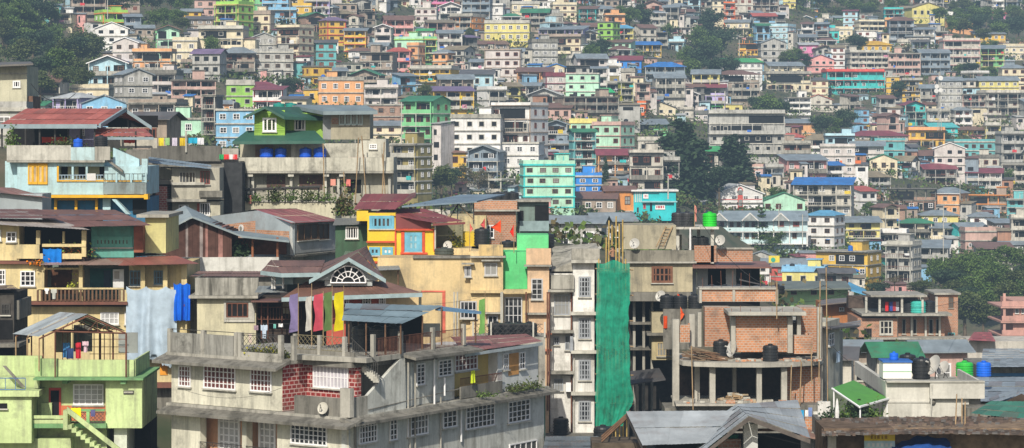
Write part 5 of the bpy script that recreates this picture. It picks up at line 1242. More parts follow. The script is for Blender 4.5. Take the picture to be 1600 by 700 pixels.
    po = MB(); [po.tube(f.pp(x, 470, -.3), f.pp(x, 530, -.3), .05, RUSTI, 5) for x in (408, 418, 440, 466, 486)]; rail(f, po, 402, 470, 480, 500, -.4, RUSTI, .2); f.pb(po, 438, 450, 473, 492, -1.4, -1.3, paint((.55, .5, .36), .4)); po.build('porch_frame', b)
    # ======= temple like house with the fan window
    f = Face(405, 180, 655, 180); RU = metal((.165, .085, .062), .55); BE = plain((.26, .34, .36), .6, .3, .2, 'blue_grey_eave'); b = thing('house', 'red walled house with an arched fan window in its gable under rusty roofs', 'house', f.pp(540, 530))
    w = MB(); f.pb(w, 510, 602, 456, 560, -6, 0, paint((.45, .08, .05), .35)); f.pb(w, 602.2, 654, 462, 560, -6, -.2, paint((.60, .45, .24), .35)); f.pb(w, 424, 456, 425, 446, -3, -1.2, BE); f.pb(w, 456, 505, 425, 446, -4, -1.6, paint((.28, .34, .34), .5)); f.pb(w, 508, 582, 434, 446, -4, .4, paint((.34, .37, .37), .4)); w.build('wall', b)
    gm = MB(); gm.poly([f.pp(488, 437, .55), f.pp(594, 437, .55), f.pp(545, 407, .55)], paint((.34, .38, .39), .4)); c = f.pp(545, 441, .58); r0 = 26*180/F; k = gm.mat(DARK)
    pts = [c+Vector((r0*1.05*math.cos(t), -.01, r0*math.sin(t))) for t in np.linspace(0, math.pi, 19)]; gm.poly(list(reversed(pts)), DARK); gm.build('gable', b)
    fw = MB()
    for rr, th in ((1.05, .05), (.70, .035), (.38, .035)):
        pp_ = [c+Vector((r0*rr*math.cos(t), -.05, r0*rr*.96*math.sin(t))) for t in np.linspace(0, math.pi, 17)]
        for a, bb in zip(pp_, pp_[1:]): fw.tube(a, bb, th, FRAMEW, 5)
    for t in np.linspace(math.pi*.14, math.pi*.86, 6): fw.tube(c+Vector((r0*.38*math.cos(t), -.05, r0*.38*math.sin(t))), c+Vector((r0*1.05*math.cos(t), -.05, r0*math.sin(t))), .035, FRAMEW, 5)
    fw.tube(c+Vector((-r0*1.05, -.05, 0)), c+Vector((r0*1.05, -.05, 0)), .05, FRAMEW, 5); fw.build('fan_window', b)
    rf = MB(); ap = P(545, 404, 178.9)
    rf.sheet([P(484, 438, 178.9), ap, ap+Vector((.9, 4.5, .6)), P(478, 423, 183)], RU, .3); rf.sheet([ap, P(602, 437, 178.9), P(590, 420, 184), ap+Vector((.9, 4.5, .6))], RU, .3)
    rf.sheet([P(440, 428, 179), P(500, 427, 179), P(508, 407, 184), P(425, 407, 184)], RU, .3); rf.sheet([P(408, 424, 180.5), P(440, 428, 179), P(425, 407, 184), P(424, 406, 184.5)], RU, .3)
    rf.sheet([P(440, 466, 178), P(660, 458, 178), P(604, 440, 181), P(478, 440, 181)], RU, .3); rf.sheet([P(398, 458, 180), P(448, 458, 180), P(440, 447, 183), P(404, 447, 183)], metal((.20, .22, .22), .6), .3); rf.build('roof', b)
    e = MB()
    def bar(p, q, m=BE, r=.16): e.slab([p+Vector((0, -.05, r/2)), q+Vector((0, -.05, r/2)), q+Vector((0, .05, r/2)), p+Vector((0, .05, r/2))], r*1.6, m)
    bar(P(483, 439, 178.8), ap+Vector((0, -.1, 0))); bar(ap+Vector((0, -.1, 0)), P(603, 438, 178.8)); bar(P(440, 429, 178.9), P(500, 428, 178.9)); bar(P(407, 425, 180.4), P(440, 429, 178.9)); bar(P(440, 467, 177.9), P(660, 459.5, 177.9)); e.build('eave_board', b)
    pr = MB(); [pr.tube(f.pp(x, 425, -.6), f.pp(x, 452, -.6), .07, WHITE, 6) for x in (428, 441, 424)]; pr.build('posts', b)
    for x0, x1 in ((534, 546), (566, 580), (592, 603)): 
        window(f, x0, x1, 464, 476, b, 3, 2)
    window(f, 462, 480, 426, 436, b, 5, 1, out=-1.6)
    # ======= big cream building
    f = Face(600, 200, 860, 200); CM = paint((.64, .49, .26), .55); PE = paint((.66, .45, .28), .4); b = thing('apartment_block', 'large cream and peach block with a bright green wall strip in the middle', 'apartment block', f.pp(740, 600))
    w = MB(); f.pb(w, 590, 735, 403, 700, -8, 0, CM); f.pb(w, 735.2, 786, 392, 700, -8, .35, CM); f.pb(w, 786.2, 824, 394, 452, -8, -.5, paint((.10, .55, .20), .22)); f.pb(w, 786.2, 824, 452.3, 700, -8, .0, CM); f.pb(w, 824.2, 858, 392, 700, -8, .2, PE); f.pb(w, 808, 858, 370, 394, -7, -3.2, paint((.12, .55, .22), .22)); f.pb(w, 700, 850, 392, 402.5, -8, -4, CM); w.build('wall', b)
    p = MB(); f.pb(p, 748, 786, 382, 399, .0, .6, paint((.55, .40, .18), .7)); f.pb(p, 822, 861, 388, 413, -.2, .45, PE); f.pb(p, 645, 736, 400, 403.5, -1, .2, CONCD); f.pb(p, 735, 790, 399.3, 402, 0, .8, CONC); f.pb(p, 819, 862, 413.3, 416, -.1, .6, CONC); f.pb(p, 735, 830, 453, 457, .36, .75, CM); f.pb(p, 820, 862, 488, 491, .2, .6, CONC); f.pb(p, 820, 862, 545, 548, .2, .55, plain((.42, .15, .09), .8, .2, .3, 'rust_ledge')); f.pb(p, 820, 862, 520, 522, .2, .55, plain((.42, .15, .09), .8, .2, .3, 'rust_ledge')); f.pb(p, 735, 788, 400, 400.5, .3, .5, CONC); p.build('ledge', b)
    t = MB(); f.pb(t, 653, 657, 457, 520, 0, .04, plain((.50, .12, .08), .8, .2, .3, 'red_line')); f.pb(t, 691, 696, 457, 520, 0, .04, plain((.50, .12, .08), .8, .2, .3, 'red_line')); f.pb(t, 600, 696, 454, 456.5, 0, .05, plain((.50, .12, .08), .8, .2, .3, 'red_line')); t.build('trim', b)
    for x0, x1, y0, y1, c, r, o in ((726, 736.5, 415, 432, 3, 1, .36), (757, 777, 410, 430, 2, 1, .36), (719, 745, 470, 497, 4, 2, .36), (788, 816, 464, 507, 4, 3, 0), (830, 848, 435, 468, 2, 4, .2), (762, 778, 492, 506, 2, 1, .36)): window(f, x0, x1, y0, y1, b, c, r, plain((.46, .46, .47), .6, .3, .15, 'grey_frame'), out=o, shade=CONC if y1-y0 < 25 else None)
    pi = MB()
    for x in (710, 715, 783, 785, 822, 855, 858): pi.tube(f.pp(x, 455, .9), f.pp(x, 640, .9), .055, CONCL if x < 800 else RUSTI, 6)
    pi.build('drainpipe', b)
    # the flat terrace with black tanks in front of it
    f = Face(735, 190, 855, 190); b = thing('roof_terrace', 'narrow roof terrace with a wire railing and black tanks below the cream block', 'roof terrace', f.pp(790, 640)); w = MB(); f.pb(w, 738, 852, 527, 700, -4, 0, CONC); w.build('wall', b); r = MB(); lattice(f, r, 740, 848, 506, 526, .0, IRON, .35); [f.pb(r, x, x+2.5, 503, 527, -.1, .1, CONCL) for x in (738, 766, 832, 850)]; r.build('railing', b)
    for i, x in enumerate((775, 793, 811, 827)): tank(f.pp(x, 527, -1.1), .55, .95, None, ('first', 'second', 'third', 'fourth')[i]+' black tank from the left on the wire railed terrace', 'black tanks on the railed terrace')
    tank(P(753, 384, 203), .56, 1.3, None, 'tall black tank on the cream block roof by the red pennants'); tank(P(794, 396, 206), .6, .95, None, 'black tank behind the red pennants beside the green wall'); tank(P(853, 390, 207), .62, 1.25, None, 'black tank at the right end of the cream block roof'); tank(P(694, 398, 203), .7, .5, (.06, .07, .06), 'low grey tub on the cream roof edge', None, 2)
    fl = 'red pennants on the cream roof'
    f = Face(735, 199, 855, 199); pole_flag(f, 783, 342, 396, 768, 344, 364, (.68, .07, .02), 'larger orange red pennant on the cream roof', fl, -.5, True, 'pennant'); pole_flag(f, 803, 348, 396, 797, 350, 372, (.66, .03, .02), 'narrow red pennant right of the larger one', fl, -.5, True, 'pennant'); pole_flag(f, 733, 348, 396, 738, 350, 366, (.6, .15, .12), 'small faded pink pennant left of the tall tank', fl, -3, True, 'pennant'); pole_flag(f, 757, 340, 384, 750, 343, 362, (.55, .1, .1), 'small dark red pennant behind the tall tank', fl, -4, True, 'pennant')
    # ======= white tower
    f = Face(858, 200, 936, 200); WT = paint((.70, .69, .66), .62); b = thing('apartment_block', 'tall narrow white tower with rounded grey window grilles', 'apartment block', f.pp(895, 760))
    w = MB(); f.pb(w, 860, 895, 428, 760, -8, -.6, WT); f.pb(w, 895.3, 932, 406, 760, -8, 0, WT); f.pb(w, 932.3, 938, 406, 760, -8, -.5, CONCD); w.build('wall', b)
    p = MB(); f.pb(p, 893, 937, 388, 405.6, -.3, .3, CONC); f.pb(p, 861, 897, 430, 451, -.58, .35, CONC)
    for y in (405.8, 487, 547, 612): f.pb(p, 892, 938, y, y+4.5, -.5, .65, CONCL)
    for y in (452, 516, 580): f.pb(p, 856, 896, y, y+4, -.7, .4, CONC)
    p.hexa([f.pp(862, 425, -.8), f.pp(936, 425, -.8), f.pp(936, 425, -7), f.pp(862, 425, -7), f.pp(862, 424, -.8), f.pp(936, 390, -.8), f.pp(936, 386, -7), f.pp(862, 392, -7)], CONC); p.build('ledge', b)
    GG = plain((.28, .30, .33), .6, .3, .2, 'grey_grille')
    for y in (432, 497, 562, 626): window(f, 904, 923, y, y+32, b, 4, 4, GG, out=0, bw=.08)
    for x0, x1, y0, y1, c, r in ((866, 890, 461, 493, 4, 2), (865, 874, 527, 540, 2, 2), (883, 890, 525, 548, 2, 2), (866, 880, 593, 612, 3, 2)): window(f, x0, x1, y0, y1, b, c, r, GG, out=-.6)
    sh = MB(); f.pb(sh, 890.5, 895, 525, 549, .0, .6, GG); f.pb(sh, 884, 892, 598, 612, -.5, .1, FRAMEW); sh.build('shutter', b)
    pi = MB(); pi.tube(f.pp(893, 430, -.3), f.pp(893, 700, -.3), .06, RUSTI, 6); pi.tube(f.pp(897, 552, .15), f.pp(897, 700, .15), .05, CONCL, 6); pi.tube(f.pp(858, 582, -.2), f.pp(896, 588, -.2), .06, CONCD, 6); pi.build('drainpipe', b)
    s = MB(); f.pb(s, 845, 936, 676, 800, -2, 3, CONCD); s.build('base_slab', b)
    tank(f.pp(876, 676, 1.4), .55, 1.25, None, 'black tank at the foot of the white tower'); tank(P(942, 700, 185), .62, 1.5, None, 'black tank in front of the green net foot')
    # ======= green scaffold net
    f = Face(930, 198, 990, 198); b = thing('scaffold', 'tall bamboo scaffold wrapped in bright green netting', 'scaffold', f.pp(960, 700)); mb = MB(); mb.smooth = True; m = plain((.009, .24, .15), .75, .2, .4, 'green_net'); nt_ = m.node_tree; ou = next(n_ for n_ in nt_.nodes if n_.type == 'OUTPUT_MATERIAL'); bs = next(n_ for n_ in nt_.nodes if n_.type == 'BSDF_PRINCIPLED'); ge = next(n_ for n_ in nt_.nodes if n_.type == 'NEW_GEOMETRY'); mx = nt_.nodes.new('ShaderNodeMixShader'); tb_ = nt_.nodes.new('ShaderNodeBsdfTransparent'); nz_ = _noise(nt_, ge, .9, 4, .6, (1, 1, .4)); nt_.links.new(_ramp(nt_, nz_.outputs[0], .4, .68, .08, .38), mx.inputs[0]); nt_.links.new(bs.outputs[0], mx.inputs[1]); nt_.links.new(tb_.outputs[0], mx.inputs[2]); nt_.links.new(mx.outputs[0], ou.inputs[0]); k = mb.mat(m); nu, nv = 40, 90; rng = random.Random(3)
    for a in range(nv+1):
        v = a/nv; y = 409+v*256; wv = 2*mnoise.noise(Vector((v*4, 1, 0)))+.8*mnoise.noise(Vector((v*19, 7, 0))); l = 932+wv-2*v; r = 983+1.6*wv+1.0*mnoise.noise(Vector((v*30, 3, 4)))+(8*math.exp(-((v-.82)/.06)**2))-(10*max(0, v-.88)/.12)
        for c in range(nu+1):
            t = c/nu; px = l+(r-l)*t; o = .3+.16*mnoise.noise(Vector((t*2.2, v*3, 2)))+.10*mnoise.noise(Vector((t*11, v*2.5, 5)))+.04*mnoise.noise(Vector((t*20, v*9, 8)))+.05*math.sin(v*19)*math.sin(t*3.1)
            mb.v.append(tuple(f.pp(px, y+(3*math.sin(t*9) if a == 0 else 0), o)))
    for a in range(nv):
        for c in range(nu): q = a*(nu+1)+c; mb.f.append((q, q+1, q+nu+2, q+nu+1)); mb.mi.append(k)
    mb.build('net', b); pl = MB()
    for x, y, o in ((952, 345, -.6), (957, 352, -1), (963, 338, -.4), (968, 350, -.7), (974, 344, -1.2), (948, 372, -.9), (936, 405, -.6), (978, 405, -.6)): pl.tube(f.pp(x, y, o), f.pp(x+rng.uniform(-3, 3), 690, o), .055, plain((.42, .30, .10), .8, .2, .3, 'bamboo_pole'), 5)
    for y in (420, 460, 500, 540, 585, 630): pl.tube(f.pp(930, y, -.3), f.pp(990, y+2, -.3), .05, WOODL, 5)
    pl.build('poles', b); pk = MB(); f.pb(pk, 936, 984, 424, 426, -2, .0, WOODL); pk.build('plank', b); tp = MB(); f.pb(tp, 930, 985, 414, 690, -2.2, -2.0, CONCD); tp.build('back_wall', b)
    person(f.pp(958, 424, -.7), 'shirtless man in dark trousers standing on top of the green scaffold', (.5, .4, .35), (.03, .04, .06), bare=True, yaw=.5)
    # ======= concrete house behind the scaffold
    f = Face(975, 215, 1090, 215); OC = paint((.40, .35, .235), .75); b = thing('house', 'stained ochre grey concrete house with a lattice window right of the green scaffold', 'house', f.pp(1030, 640))
    w = MB(); f.pb(w, 978, 1082, 411, 456, -8, 0, OC); f.pb(w, 975, 1060, 354, 392, -8, -3, paint((.36, .325, .235), .75)); f.pb(w, 985, 1062, 470, 760, -8, -4.5, plain((.035, .032, .03), .9, .1, .5, 'dark_wall')); f.pb(w, 1018, 1062, 488, 520, -4, .5, paint((.46, .40, .26), .5)); f.pb(w, 1018, 1062, 522, 562, -4, .3, paint((.50, .42, .24), .5)); w.build('wall', b)  # near-black lower back wall puts the interior's shade into the colour
    p = MB(); f.pb(p, 976, 1085, 391, 408, -.3, .15, paint((.22, .205, .165), .9, kind='cement')); f.pb(p, 974, 1088, 408.3, 411, -8, .4, CONC); f.pb(p, 978, 1078, 456.3, 470, -6, .5, CONCD); f.pb(p, 1010, 1064, 519, 523, -4, 1.0, CONCD); f.pb(p, 985, 1030, 505, 508, -4, -.5, CONCD); f.pb(p, 985, 1020, 545, 548, -4, -.5, CONCD); p.build('ledge', b)
    window(f, 1018, 1051, 416, 442, b, 5, 2, plain((.17, .08, .05), .8, .2, .3, 'brown_frame'), DARK, bw=.12); window(f, 1026, 1054, 534, 556, b, 6, 2, plain((.45, .36, .2), .7, .2, .2, 'tan_frame'), out=.3)
    pr = MB(); [f.pb(pr, x, x+4, 470.3, 700, -1.5, -1.2, CONC) for x in (990, 1005, 1018)]; r = MB(); r.slab([P(985, 600, 211), P(1040, 592, 211), P(1030, 575, 215), P(985, 580, 215)], .1, metal((.07, .07, .075), .4)); r.build('lean_to', b); pr.build('pillars', b); ld = MB(); a, c = f.pp(1028, 388, -2.5), f.pp(1044, 356, -2.9); [ld.tube(a+Vector((d, 0, 0)), c+Vector((d, 0, 0)), .05, WOODL, 5) for d in (0, .5)]; [ld.tube(a.lerp(c, t), a.lerp(c, t)+Vector((.5, 0, 0)), .03, WOODL, 4) for t in np.linspace(.1, .9, 7)]; ld.solo('ladder', 'bamboo ladder leaning on the ochre concrete wall', 'ladder', a)
    dish(P(992, 391, 214.5), .40, (-.4, -1, .3), 'white dish on the ochre concrete parapet'); dish(P(1033, 474, 212), .42, (-.6, -1, .4), 'pale dish beside the row of black tanks')
    for i, x in enumerate((1042, 1063, 1086)): tank(P(x, 482, 211), .52, 1.05, None, ('left', 'middle', 'right')[i]+' black tank of the three above the unfinished brick walls', 'three black tanks in a row')
    tr = MB(); P1 = [P(1036, 482.5, 210.4), P(1096, 482.5, 210.4), P(1096, 482.5, 213), P(1036, 482.5, 213)]; tr.slab(P1, 3, CONCD); tr.solo('tank_platform', 'concrete platform under the three black tanks', 'platform', P(1066, 490, 211))
    f = Face(975, 211, 1090, 211)
    pole_flag(f, 1058, 455, 500, 1066, 458, 468, (.68, .07, .02), 'small red flag above the row of black tanks', 'red flags by the brick walls', .3, True, 'pennant'); pole_flag(f, 1062, 478, 530, 1068, 478, 500, (.68, .10, .03), 'narrow red flag in front of the row of tanks', 'red flags by the brick walls', .8, True, 'pennant'); hang(f, 1036, 1042, 492, 512, (.6, .08, .02), 'orange red garment hanging beside the row of tanks', None, .7)
    # ======= concrete frame with black and green tanks
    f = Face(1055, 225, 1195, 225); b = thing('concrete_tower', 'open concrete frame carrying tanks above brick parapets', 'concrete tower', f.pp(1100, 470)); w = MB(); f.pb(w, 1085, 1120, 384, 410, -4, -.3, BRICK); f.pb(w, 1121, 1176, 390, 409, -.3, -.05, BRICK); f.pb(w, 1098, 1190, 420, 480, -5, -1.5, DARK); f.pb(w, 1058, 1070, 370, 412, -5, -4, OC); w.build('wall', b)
    p = MB()
    for x, o in ((1057, -.4), (1077, -.3), (1111, -.3), (1055, -4.5), (1095, -4.5)): f.pb(p, x, x+5, 358, 412, o-.25, o, CONCL)
    f.pb(p, 1052, 1123, 354.5, 358, -5.5, .3, CONCL); f.pb(p, 1119, 1178, 387, 389.6, -.4, .1, CONC); p.tube(f.pp(1078, 356, .4), f.pp(1078, 470, .4), .07, FRAMEW, 6); p.build('pillars', b)
    r = MB(); r.slab([P(1076, 417, 223.6), P(1206, 417, 223.6), P(1196, 408, 229), P(1082, 408, 229)], .12, metal((.21, .10, .08), .6)); r.slab([P(1155, 436, 224), P(1218, 450, 224), P(1200, 446, 228), P(1155, 430, 228)], .1, metal((.05, .05, .055), .3)); r.build('sheet_roof', b)
    pn = MB(); f.pb(pn, 1090, 1107, 420, 452, -.8, -.7, metal((.42, .43, .43), .3)); f.pb(pn, 1135, 1151, 420, 449, -.6, -.5, metal((.46, .47, .47), .3)); f.pb(pn, 1152, 1175, 422, 450, -.9, -.8, plain((.035, .04, .05), .7, .2, .3, 'dark_sheet')); f.pb(pn, 1080, 1089, 418, 470, -1, -.7, metal((.30, .32, .33), .3)); pn.build('wall_panel', b)
    for i, x in enumerate((1060, 1074)): tank(P(x, 355, 225.5), .56, 1.25, (.035, .036, .04), ('left', 'right')[i]+' tall black tank beside the vivid green one', 'tanks on the concrete frame')
    tank(P(1109, 354, 226), .57, 1.15, (.02, .50, .03), 'vivid green water tank on the concrete frame', 'tanks on the concrete frame'); tank(P(1085, 388, 226), .5, .95, None, 'black tank inside the concrete frame', 'tanks on the concrete frame'); tank(P(1098, 388, 226), .5, .95, None, 'second black tank inside the concrete frame', 'tanks on the concrete frame')
    pole_flag(f, 1085, 318, 356, 1088, 320, 345, (.6, .25, .2), 'pale pink banner pole beside the black tanks', 'poles by the tank frame', .2)
    dish(P(1126, 386, 224), .42, (-.5, -1, .3), 'white dish right of the concrete frame')
    # ======= brick building under construction
    f = Face(1065, 190, 1290, 190); b = thing('unfinished_building', 'unfinished brick and concrete house with an open rounded floor slab', 'unfinished building', f.pp(1180, 720)); CN2 = paint((.42, .40, .35), .4, kind='cement')
    w = MB(); f.pb(w, 1108, 1228, 462, 482, -9, -7.5, BRICKO); f.pb(w, 1152, 1242, 497, 554, -6, -2.2, BRICKO); f.pb(w, 1110, 1150, 488, 552, -7, -5.5, BRICK); f.pb(w, 1065, 1082, 512, 540, -3, -2.8, BRICKO); f.pb(w, 1245, 1274, 527, 556, -2.4, -1.6, BRICKO); f.pb(w, 1262, 1290, 488, 560, -8, -5, BRICK); f.pb(w, 1236, 1288, 578, 720, -4, -2.5, BRICK); f.pb(w, 1070, 1240, 575, 720, -8, -6, plain((.05, .035, .028), .9, .1, .5, 'dark_wall')); f.pb(w, 1040, 1070, 640, 760, -5, -1, CONCD); f.pb(w, 1062, 1290, 634, 760, -7, -.6, CONCD); w.build('brick_wall', b)  # near-black back wall paints in the shade inside the open floor
    o = MB()
    for x0, x1, y0, y1, a, c in ((1104, 1231, 459, 462, -9.2, -7.3), (1104, 1108, 462, 484, -9, -7.35), (1228, 1232, 462, 486, -9, -7.35), (1158, 1162, 462, 482, -7.5, -7.35), (1146, 1153, 498, 555, -2.6, -2), (1235, 1243, 498, 555, -2.3, -1.9), (1054, 1064.6, 503, 640, -3, -2.4), (1082.4, 1091, 497, 550, -4.2, -3.7), (1097, 1103, 495, 550, -5, -4.5), (1250, 1256, 494, 527, -2.4, -1.9), (1284, 1292, 484, 690, -3.2, -2.7), (1110, 1119, 574, 634, -1.3, -.7), (1183, 1191, 574, 634, -.9, -.3), (1222, 1231, 574, 634, -1.1, -.5), (1090, 1098, 575, 634, -3.5, -3), (1152, 1158, 575, 634, -4.5, -4), (1240, 1262, 660, 690, -2, -1)): f.pb(o, x0, x1, y0, y1, a, c, CN2)
    o.build('column', b)
    s = MB(); f.pb(s, 1140, 1262, 489, 494.5, -7, -1.0, CN2); f.pb(s, 1150, 1250, 494.7, 496.8, -2.3, -2.1, plain((.02, .22, .15), .8, .2, .2, 'green_sheet'))
    front = [(1062, 557, -3), (1068, 566, -1.2), (1085, 570, -.4), (1130, 572, .2), (1190, 572.5, .35), (1240, 567, -.2), (1285, 559, -1.6), (1294, 553, -3)]
    top = [f.pt(f.uof(x), f.zof(1180, 566.5), oo) for x, y, oo in front]+[f.pt(f.uof(1294), f.zof(1180, 566.5), -8), f.pt(f.uof(1062), f.zof(1180, 566.5), -8)]; low = [p-Vector((0, 0, .30)) for p in top]
    s.poly(top, CN2); s.poly(list(reversed(low)), CN2); [s.poly([low[i], low[(i+1) % len(low)], top[(i+1) % len(top)], top[i]], CN2) for i in range(len(top))]; f.pb(s, 1056, 1200, 631, 634, -6, .2, CN2); s.build('floor_slab', b)
    rng = random.Random(81); cr_ = MB()
    for x0, x1, y, a, c in ((1108, 1228, 462, -9.1, -7.4), (1152, 1242, 497, -2.5, -2.1), (1245, 1274, 527, -2.3, -1.7), (1065, 1082, 512, -3, -2.8)):
        x = x0
        while x < x1-3:
            d = rng.uniform(2.5, 7)
            if rng.random() < .45 and y not in (462, 497): f.pb(cr_, x, min(x1, x+d), y-rng.uniform(1, 5), y-.1, a, c, rng.choice((BRICK, BRICKO)))
            x += d
    for _ in range(46): x = rng.uniform(1120, 1280); q = f.pt(f.uof(x), f.zof(1180, 566.5)+.01, rng.uniform(-1.9, -.6)); e_ = rng.uniform(.1, .26); cr_.box(q.x, q.x+e_*1.8, q.y, q.y+e_, q.z, q.z+e_*.7, rng.choice((BRICKO, BRICK, CONCL, CONC)))
    for _ in range(30): x = rng.uniform(1066, 1230); q = f.pt(f.uof(x), f.zof(1150, 631)+.01, rng.uniform(-.9, -.1)); e_ = rng.uniform(.1, .3); cr_.box(q.x, q.x+e_*1.8, q.y, q.y+e_, q.z, q.z+e_*.7, rng.choice((BRICKO, BRICK, CONCL, CONC)))
    cr_.solo('loose_bricks', 'loose bricks and broken blocks strewn over the open slabs', 'bricks', f.pt(f.uof(1180), f.zof(1180, 566), -1), None, 'stuff')
    rb = MB(); rng = random.Random(8)
    for x in (1110, 1125, 1140, 1158, 1172, 1186, 1204, 1222, 1228): rb.tube(f.pp(x, 459, -7.6), f.pp(x+rng.uniform(-1, 1), 432+rng.uniform(-4, 12), -7.6), .02, RUSTI, 4)
    for x in (1146, 1160, 1176, 1192, 1210, 1226, 1244, 1258): rb.tube(f.pp(x, 490, -1.6), f.pp(x+rng.uniform(-1, 1), 482+rng.uniform(-3, 3), -1.6), .02, RUSTI, 4)
    rb.build('rebar', b); bp = MB()
    for x, y0, y1, oo in ((1236, 570, 640, .3), (1253, 566, 640, -.4), (1080, 540, 640, .2), (1216, 440, 500, -1), (1284, 440, 600, -1), (1296, 420, 640, -2), (1269, 540, 600, -.5)): bp.tube(f.pp(x, y0, oo), f.pp(x+rng.uniform(-3, 3), y1, oo), .045, WOODL, 5)
    bp.build('bamboo_pole', b)
    st = MB()
    for _ in range(90):
        x = rng.uniform(1066, 1120); p0 = f.pt(f.uof(x), f.zof(1180, 566)+rng.uniform(.05, .9)*max(.2, 1-abs(x-1085)/40), -1.0-rng.uniform(0, 2)); d = Vector((rng.uniform(.8, 1.7), rng.uniform(-.3, .3), -rng.uniform(.1, .45))); q0 = p0+d; q0.z = max(q0.z, f.zof(1180, 566)+.04); st.tube(p0, q0, .04, rng.choice((WOOD, plain((.17, .13, .09), .9, .1, .3, 'old_stick'))), 4)
    st.solo('stick_pile', 'heap of brown sticks on the open floor slab', 'stick pile', f.pt(f.uof(1090), f.zof(1180, 566), -1.5))
    st = MB()
    for _ in range(130):
        x = rng.uniform(1118, 1186); z = f.zof(1150, 633)+rng.uniform(.0, .75)*max(.15, 1-abs(x-1150)/40); p0 = f.pt(f.uof(x), z, -.6-rng.uniform(0, 1.6)); d = Vector((rng.uniform(-.7, .7), rng.uniform(-.4, .4), rng.uniform(-.08, .08)))
        st.slab([p0, p0+d, p0+d+Vector((0, .12, .03)), p0+Vector((0, .12, .03))], .07, rng.choice((WOODL, CONCL, plain((.40, .32, .22), .9, .1, .3, 'old_plank'))))
    st.solo('rubble_pile', 'heap of broken planks and rubble on the lower slab', 'rubble', f.pp(1150, 633, -1))
    tank(f.pt(f.uof(1134), f.zof(1180, 566.5), -4.5), .54, 1.2, None, 'black tank at the back of the open floor slab', 'tanks on the open floor slab'); tank(f.pt(f.uof(1206), f.zof(1180, 566.5), -1.1), .52, 1.15, None, 'black tank at the front edge of the open floor slab', 'tanks on the open floor slab'); dish(f.pt(f.uof(1150), f.zof(1180, 566.5), -2.2), .6, (-1, -.5, .35), 'pale dish leaning between the two tanks on the open slab')
    for i, x in enumerate((1112, 1133, 1154, 1188, 1214)): tank(P(x, 459, 200), .55, .62, None, ('first', 'second', 'third', 'fourth', 'fifth')[i]+' low black tank from the left above the top brick parapet', 'low tanks above the brick parapet', 2)
    # grey house side right of it
    f = Face(1290, 196, 1335, 205); b = thing('house', 'grey rendered house side with laundry right of the unfinished building', 'house', f.pp(1310, 700)); w = MB(); f.pb(w, 1290, 1312, 500, 760, -6, 0, GREYW); f.pb(w, 1312.3, 1334, 520, 760, -5, -.8, CONC); w.build('wall', b); r = MB(); r.slab([f.pp(1286, 512, .6), f.pp(1330, 508, .6), f.pp(1330, 494, -5), f.pp(1286, 497, -5)], .12, metal((.10, .09, .09), .4)); r.build('roof', b); hang(f, 1300, 1306, 548, 566, (.32, .42, .55), 'pale blue cloth on the grey house side', None, .3); window(f, 1294, 1302, 520, 540, b, 2, 2)
    # ======= corrugated roofs at the bottom centre
    CS = metal((.31, .335, .35), .32); b = thing('shed', 'shed with large crossing grey corrugated gable roofs at the bottom centre', 'shed', P(1120, 760, 146)); rf = MB()
    rf.sheet([P(1004, 697, 144), P(1108, 693, 144), P(1172, 642, 149.5), P(978, 643, 149.5)], CS, .2, .011); ap = P(1170, 651, 141.5); rg = P(1232, 622, 153)
    rf.sheet([P(1092, 712, 141), ap, P(1150, 632, 153), P(1072, 690, 153)], CS, .2, .011); rf.sheet([ap, P(1266, 686, 141.5), P(1246, 625, 153), P(1150, 632, 153)], CS, .2, .011); rf.build('roof', b)
    e = MB(); bar2 = lambda p, q: e.slab([p+Vector((0, -.06, .02)), q+Vector((0, -.06, .02)), q+Vector((0, .02, .02)), p+Vector((0, .02, .02))], .22, plain((.10, .085, .075), .8, .2, .3, 'fascia')); bar2(P(1092, 713, 141), ap+Vector((0, 0, -.02))); bar2(ap+Vector((0, 0, -.02)), P(1266, 687, 141.5)); bar2(P(978, 645, 149.4), P(1004, 699, 144)); e.build('fascia', b)
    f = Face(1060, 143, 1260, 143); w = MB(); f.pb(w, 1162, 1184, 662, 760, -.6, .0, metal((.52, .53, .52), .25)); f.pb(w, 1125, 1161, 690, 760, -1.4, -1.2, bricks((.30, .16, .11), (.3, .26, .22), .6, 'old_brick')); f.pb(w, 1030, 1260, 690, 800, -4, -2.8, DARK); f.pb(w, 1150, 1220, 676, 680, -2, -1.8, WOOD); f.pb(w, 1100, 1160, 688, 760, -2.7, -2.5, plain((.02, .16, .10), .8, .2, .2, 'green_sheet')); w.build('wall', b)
    # old timber frame left of it
    f = Face(930, 150, 1010, 150); b = thing('shed', 'dark wooden frame shed at the foot of the green net', 'shed', f.pp(950, 740)); w = MB(); f.pb(w, 925, 1010, 692, 780, -3, 0, plain((.10, .08, .06), .9, .1, .4, 'dark_board')); w.build('wall', b); r = MB()
    for a in (0, 1, 2): r.tube(P(940, 690-a*4, 150+a*1.5), P(985, 648-a*3, 150+a*1.5), .06, WOOD, 5)
    for t in (.2, .5, .8): r.tube(P(940+45*t, 690-42*t, 150), P(945+45*t, 684-42*t, 154), .05, WOOD, 5)
    r.build('rafters', b); bb = thing('low_roof', 'dusty blue grey lean-to roof at the foot of the white tower', 'lean-to roof', P(890, 720, 172)); r = MB(); r.sheet([P(848, 706, 168), P(945, 706, 168), P(935, 682, 176), P(852, 682, 176)], metal((.13, .15, .17), .5)); r.build('roof', bb); w = MB(); Face(848, 169, 945, 169).pb(w, 850, 945, 704, 800, -5, 0, CONCD); w.build('wall', bb)
    # ======= pale concrete house lower right
    A_ = Face(1335, 180, 1384, 165); B_ = Face(1384, 165, 1537, 165); PC = paint((.56, .545, .49), .28, kind='cement'); b = thing('house', 'plain pale cement house with a boxy roof terrace at the lower right', 'house', B_.pp(1440, 740))
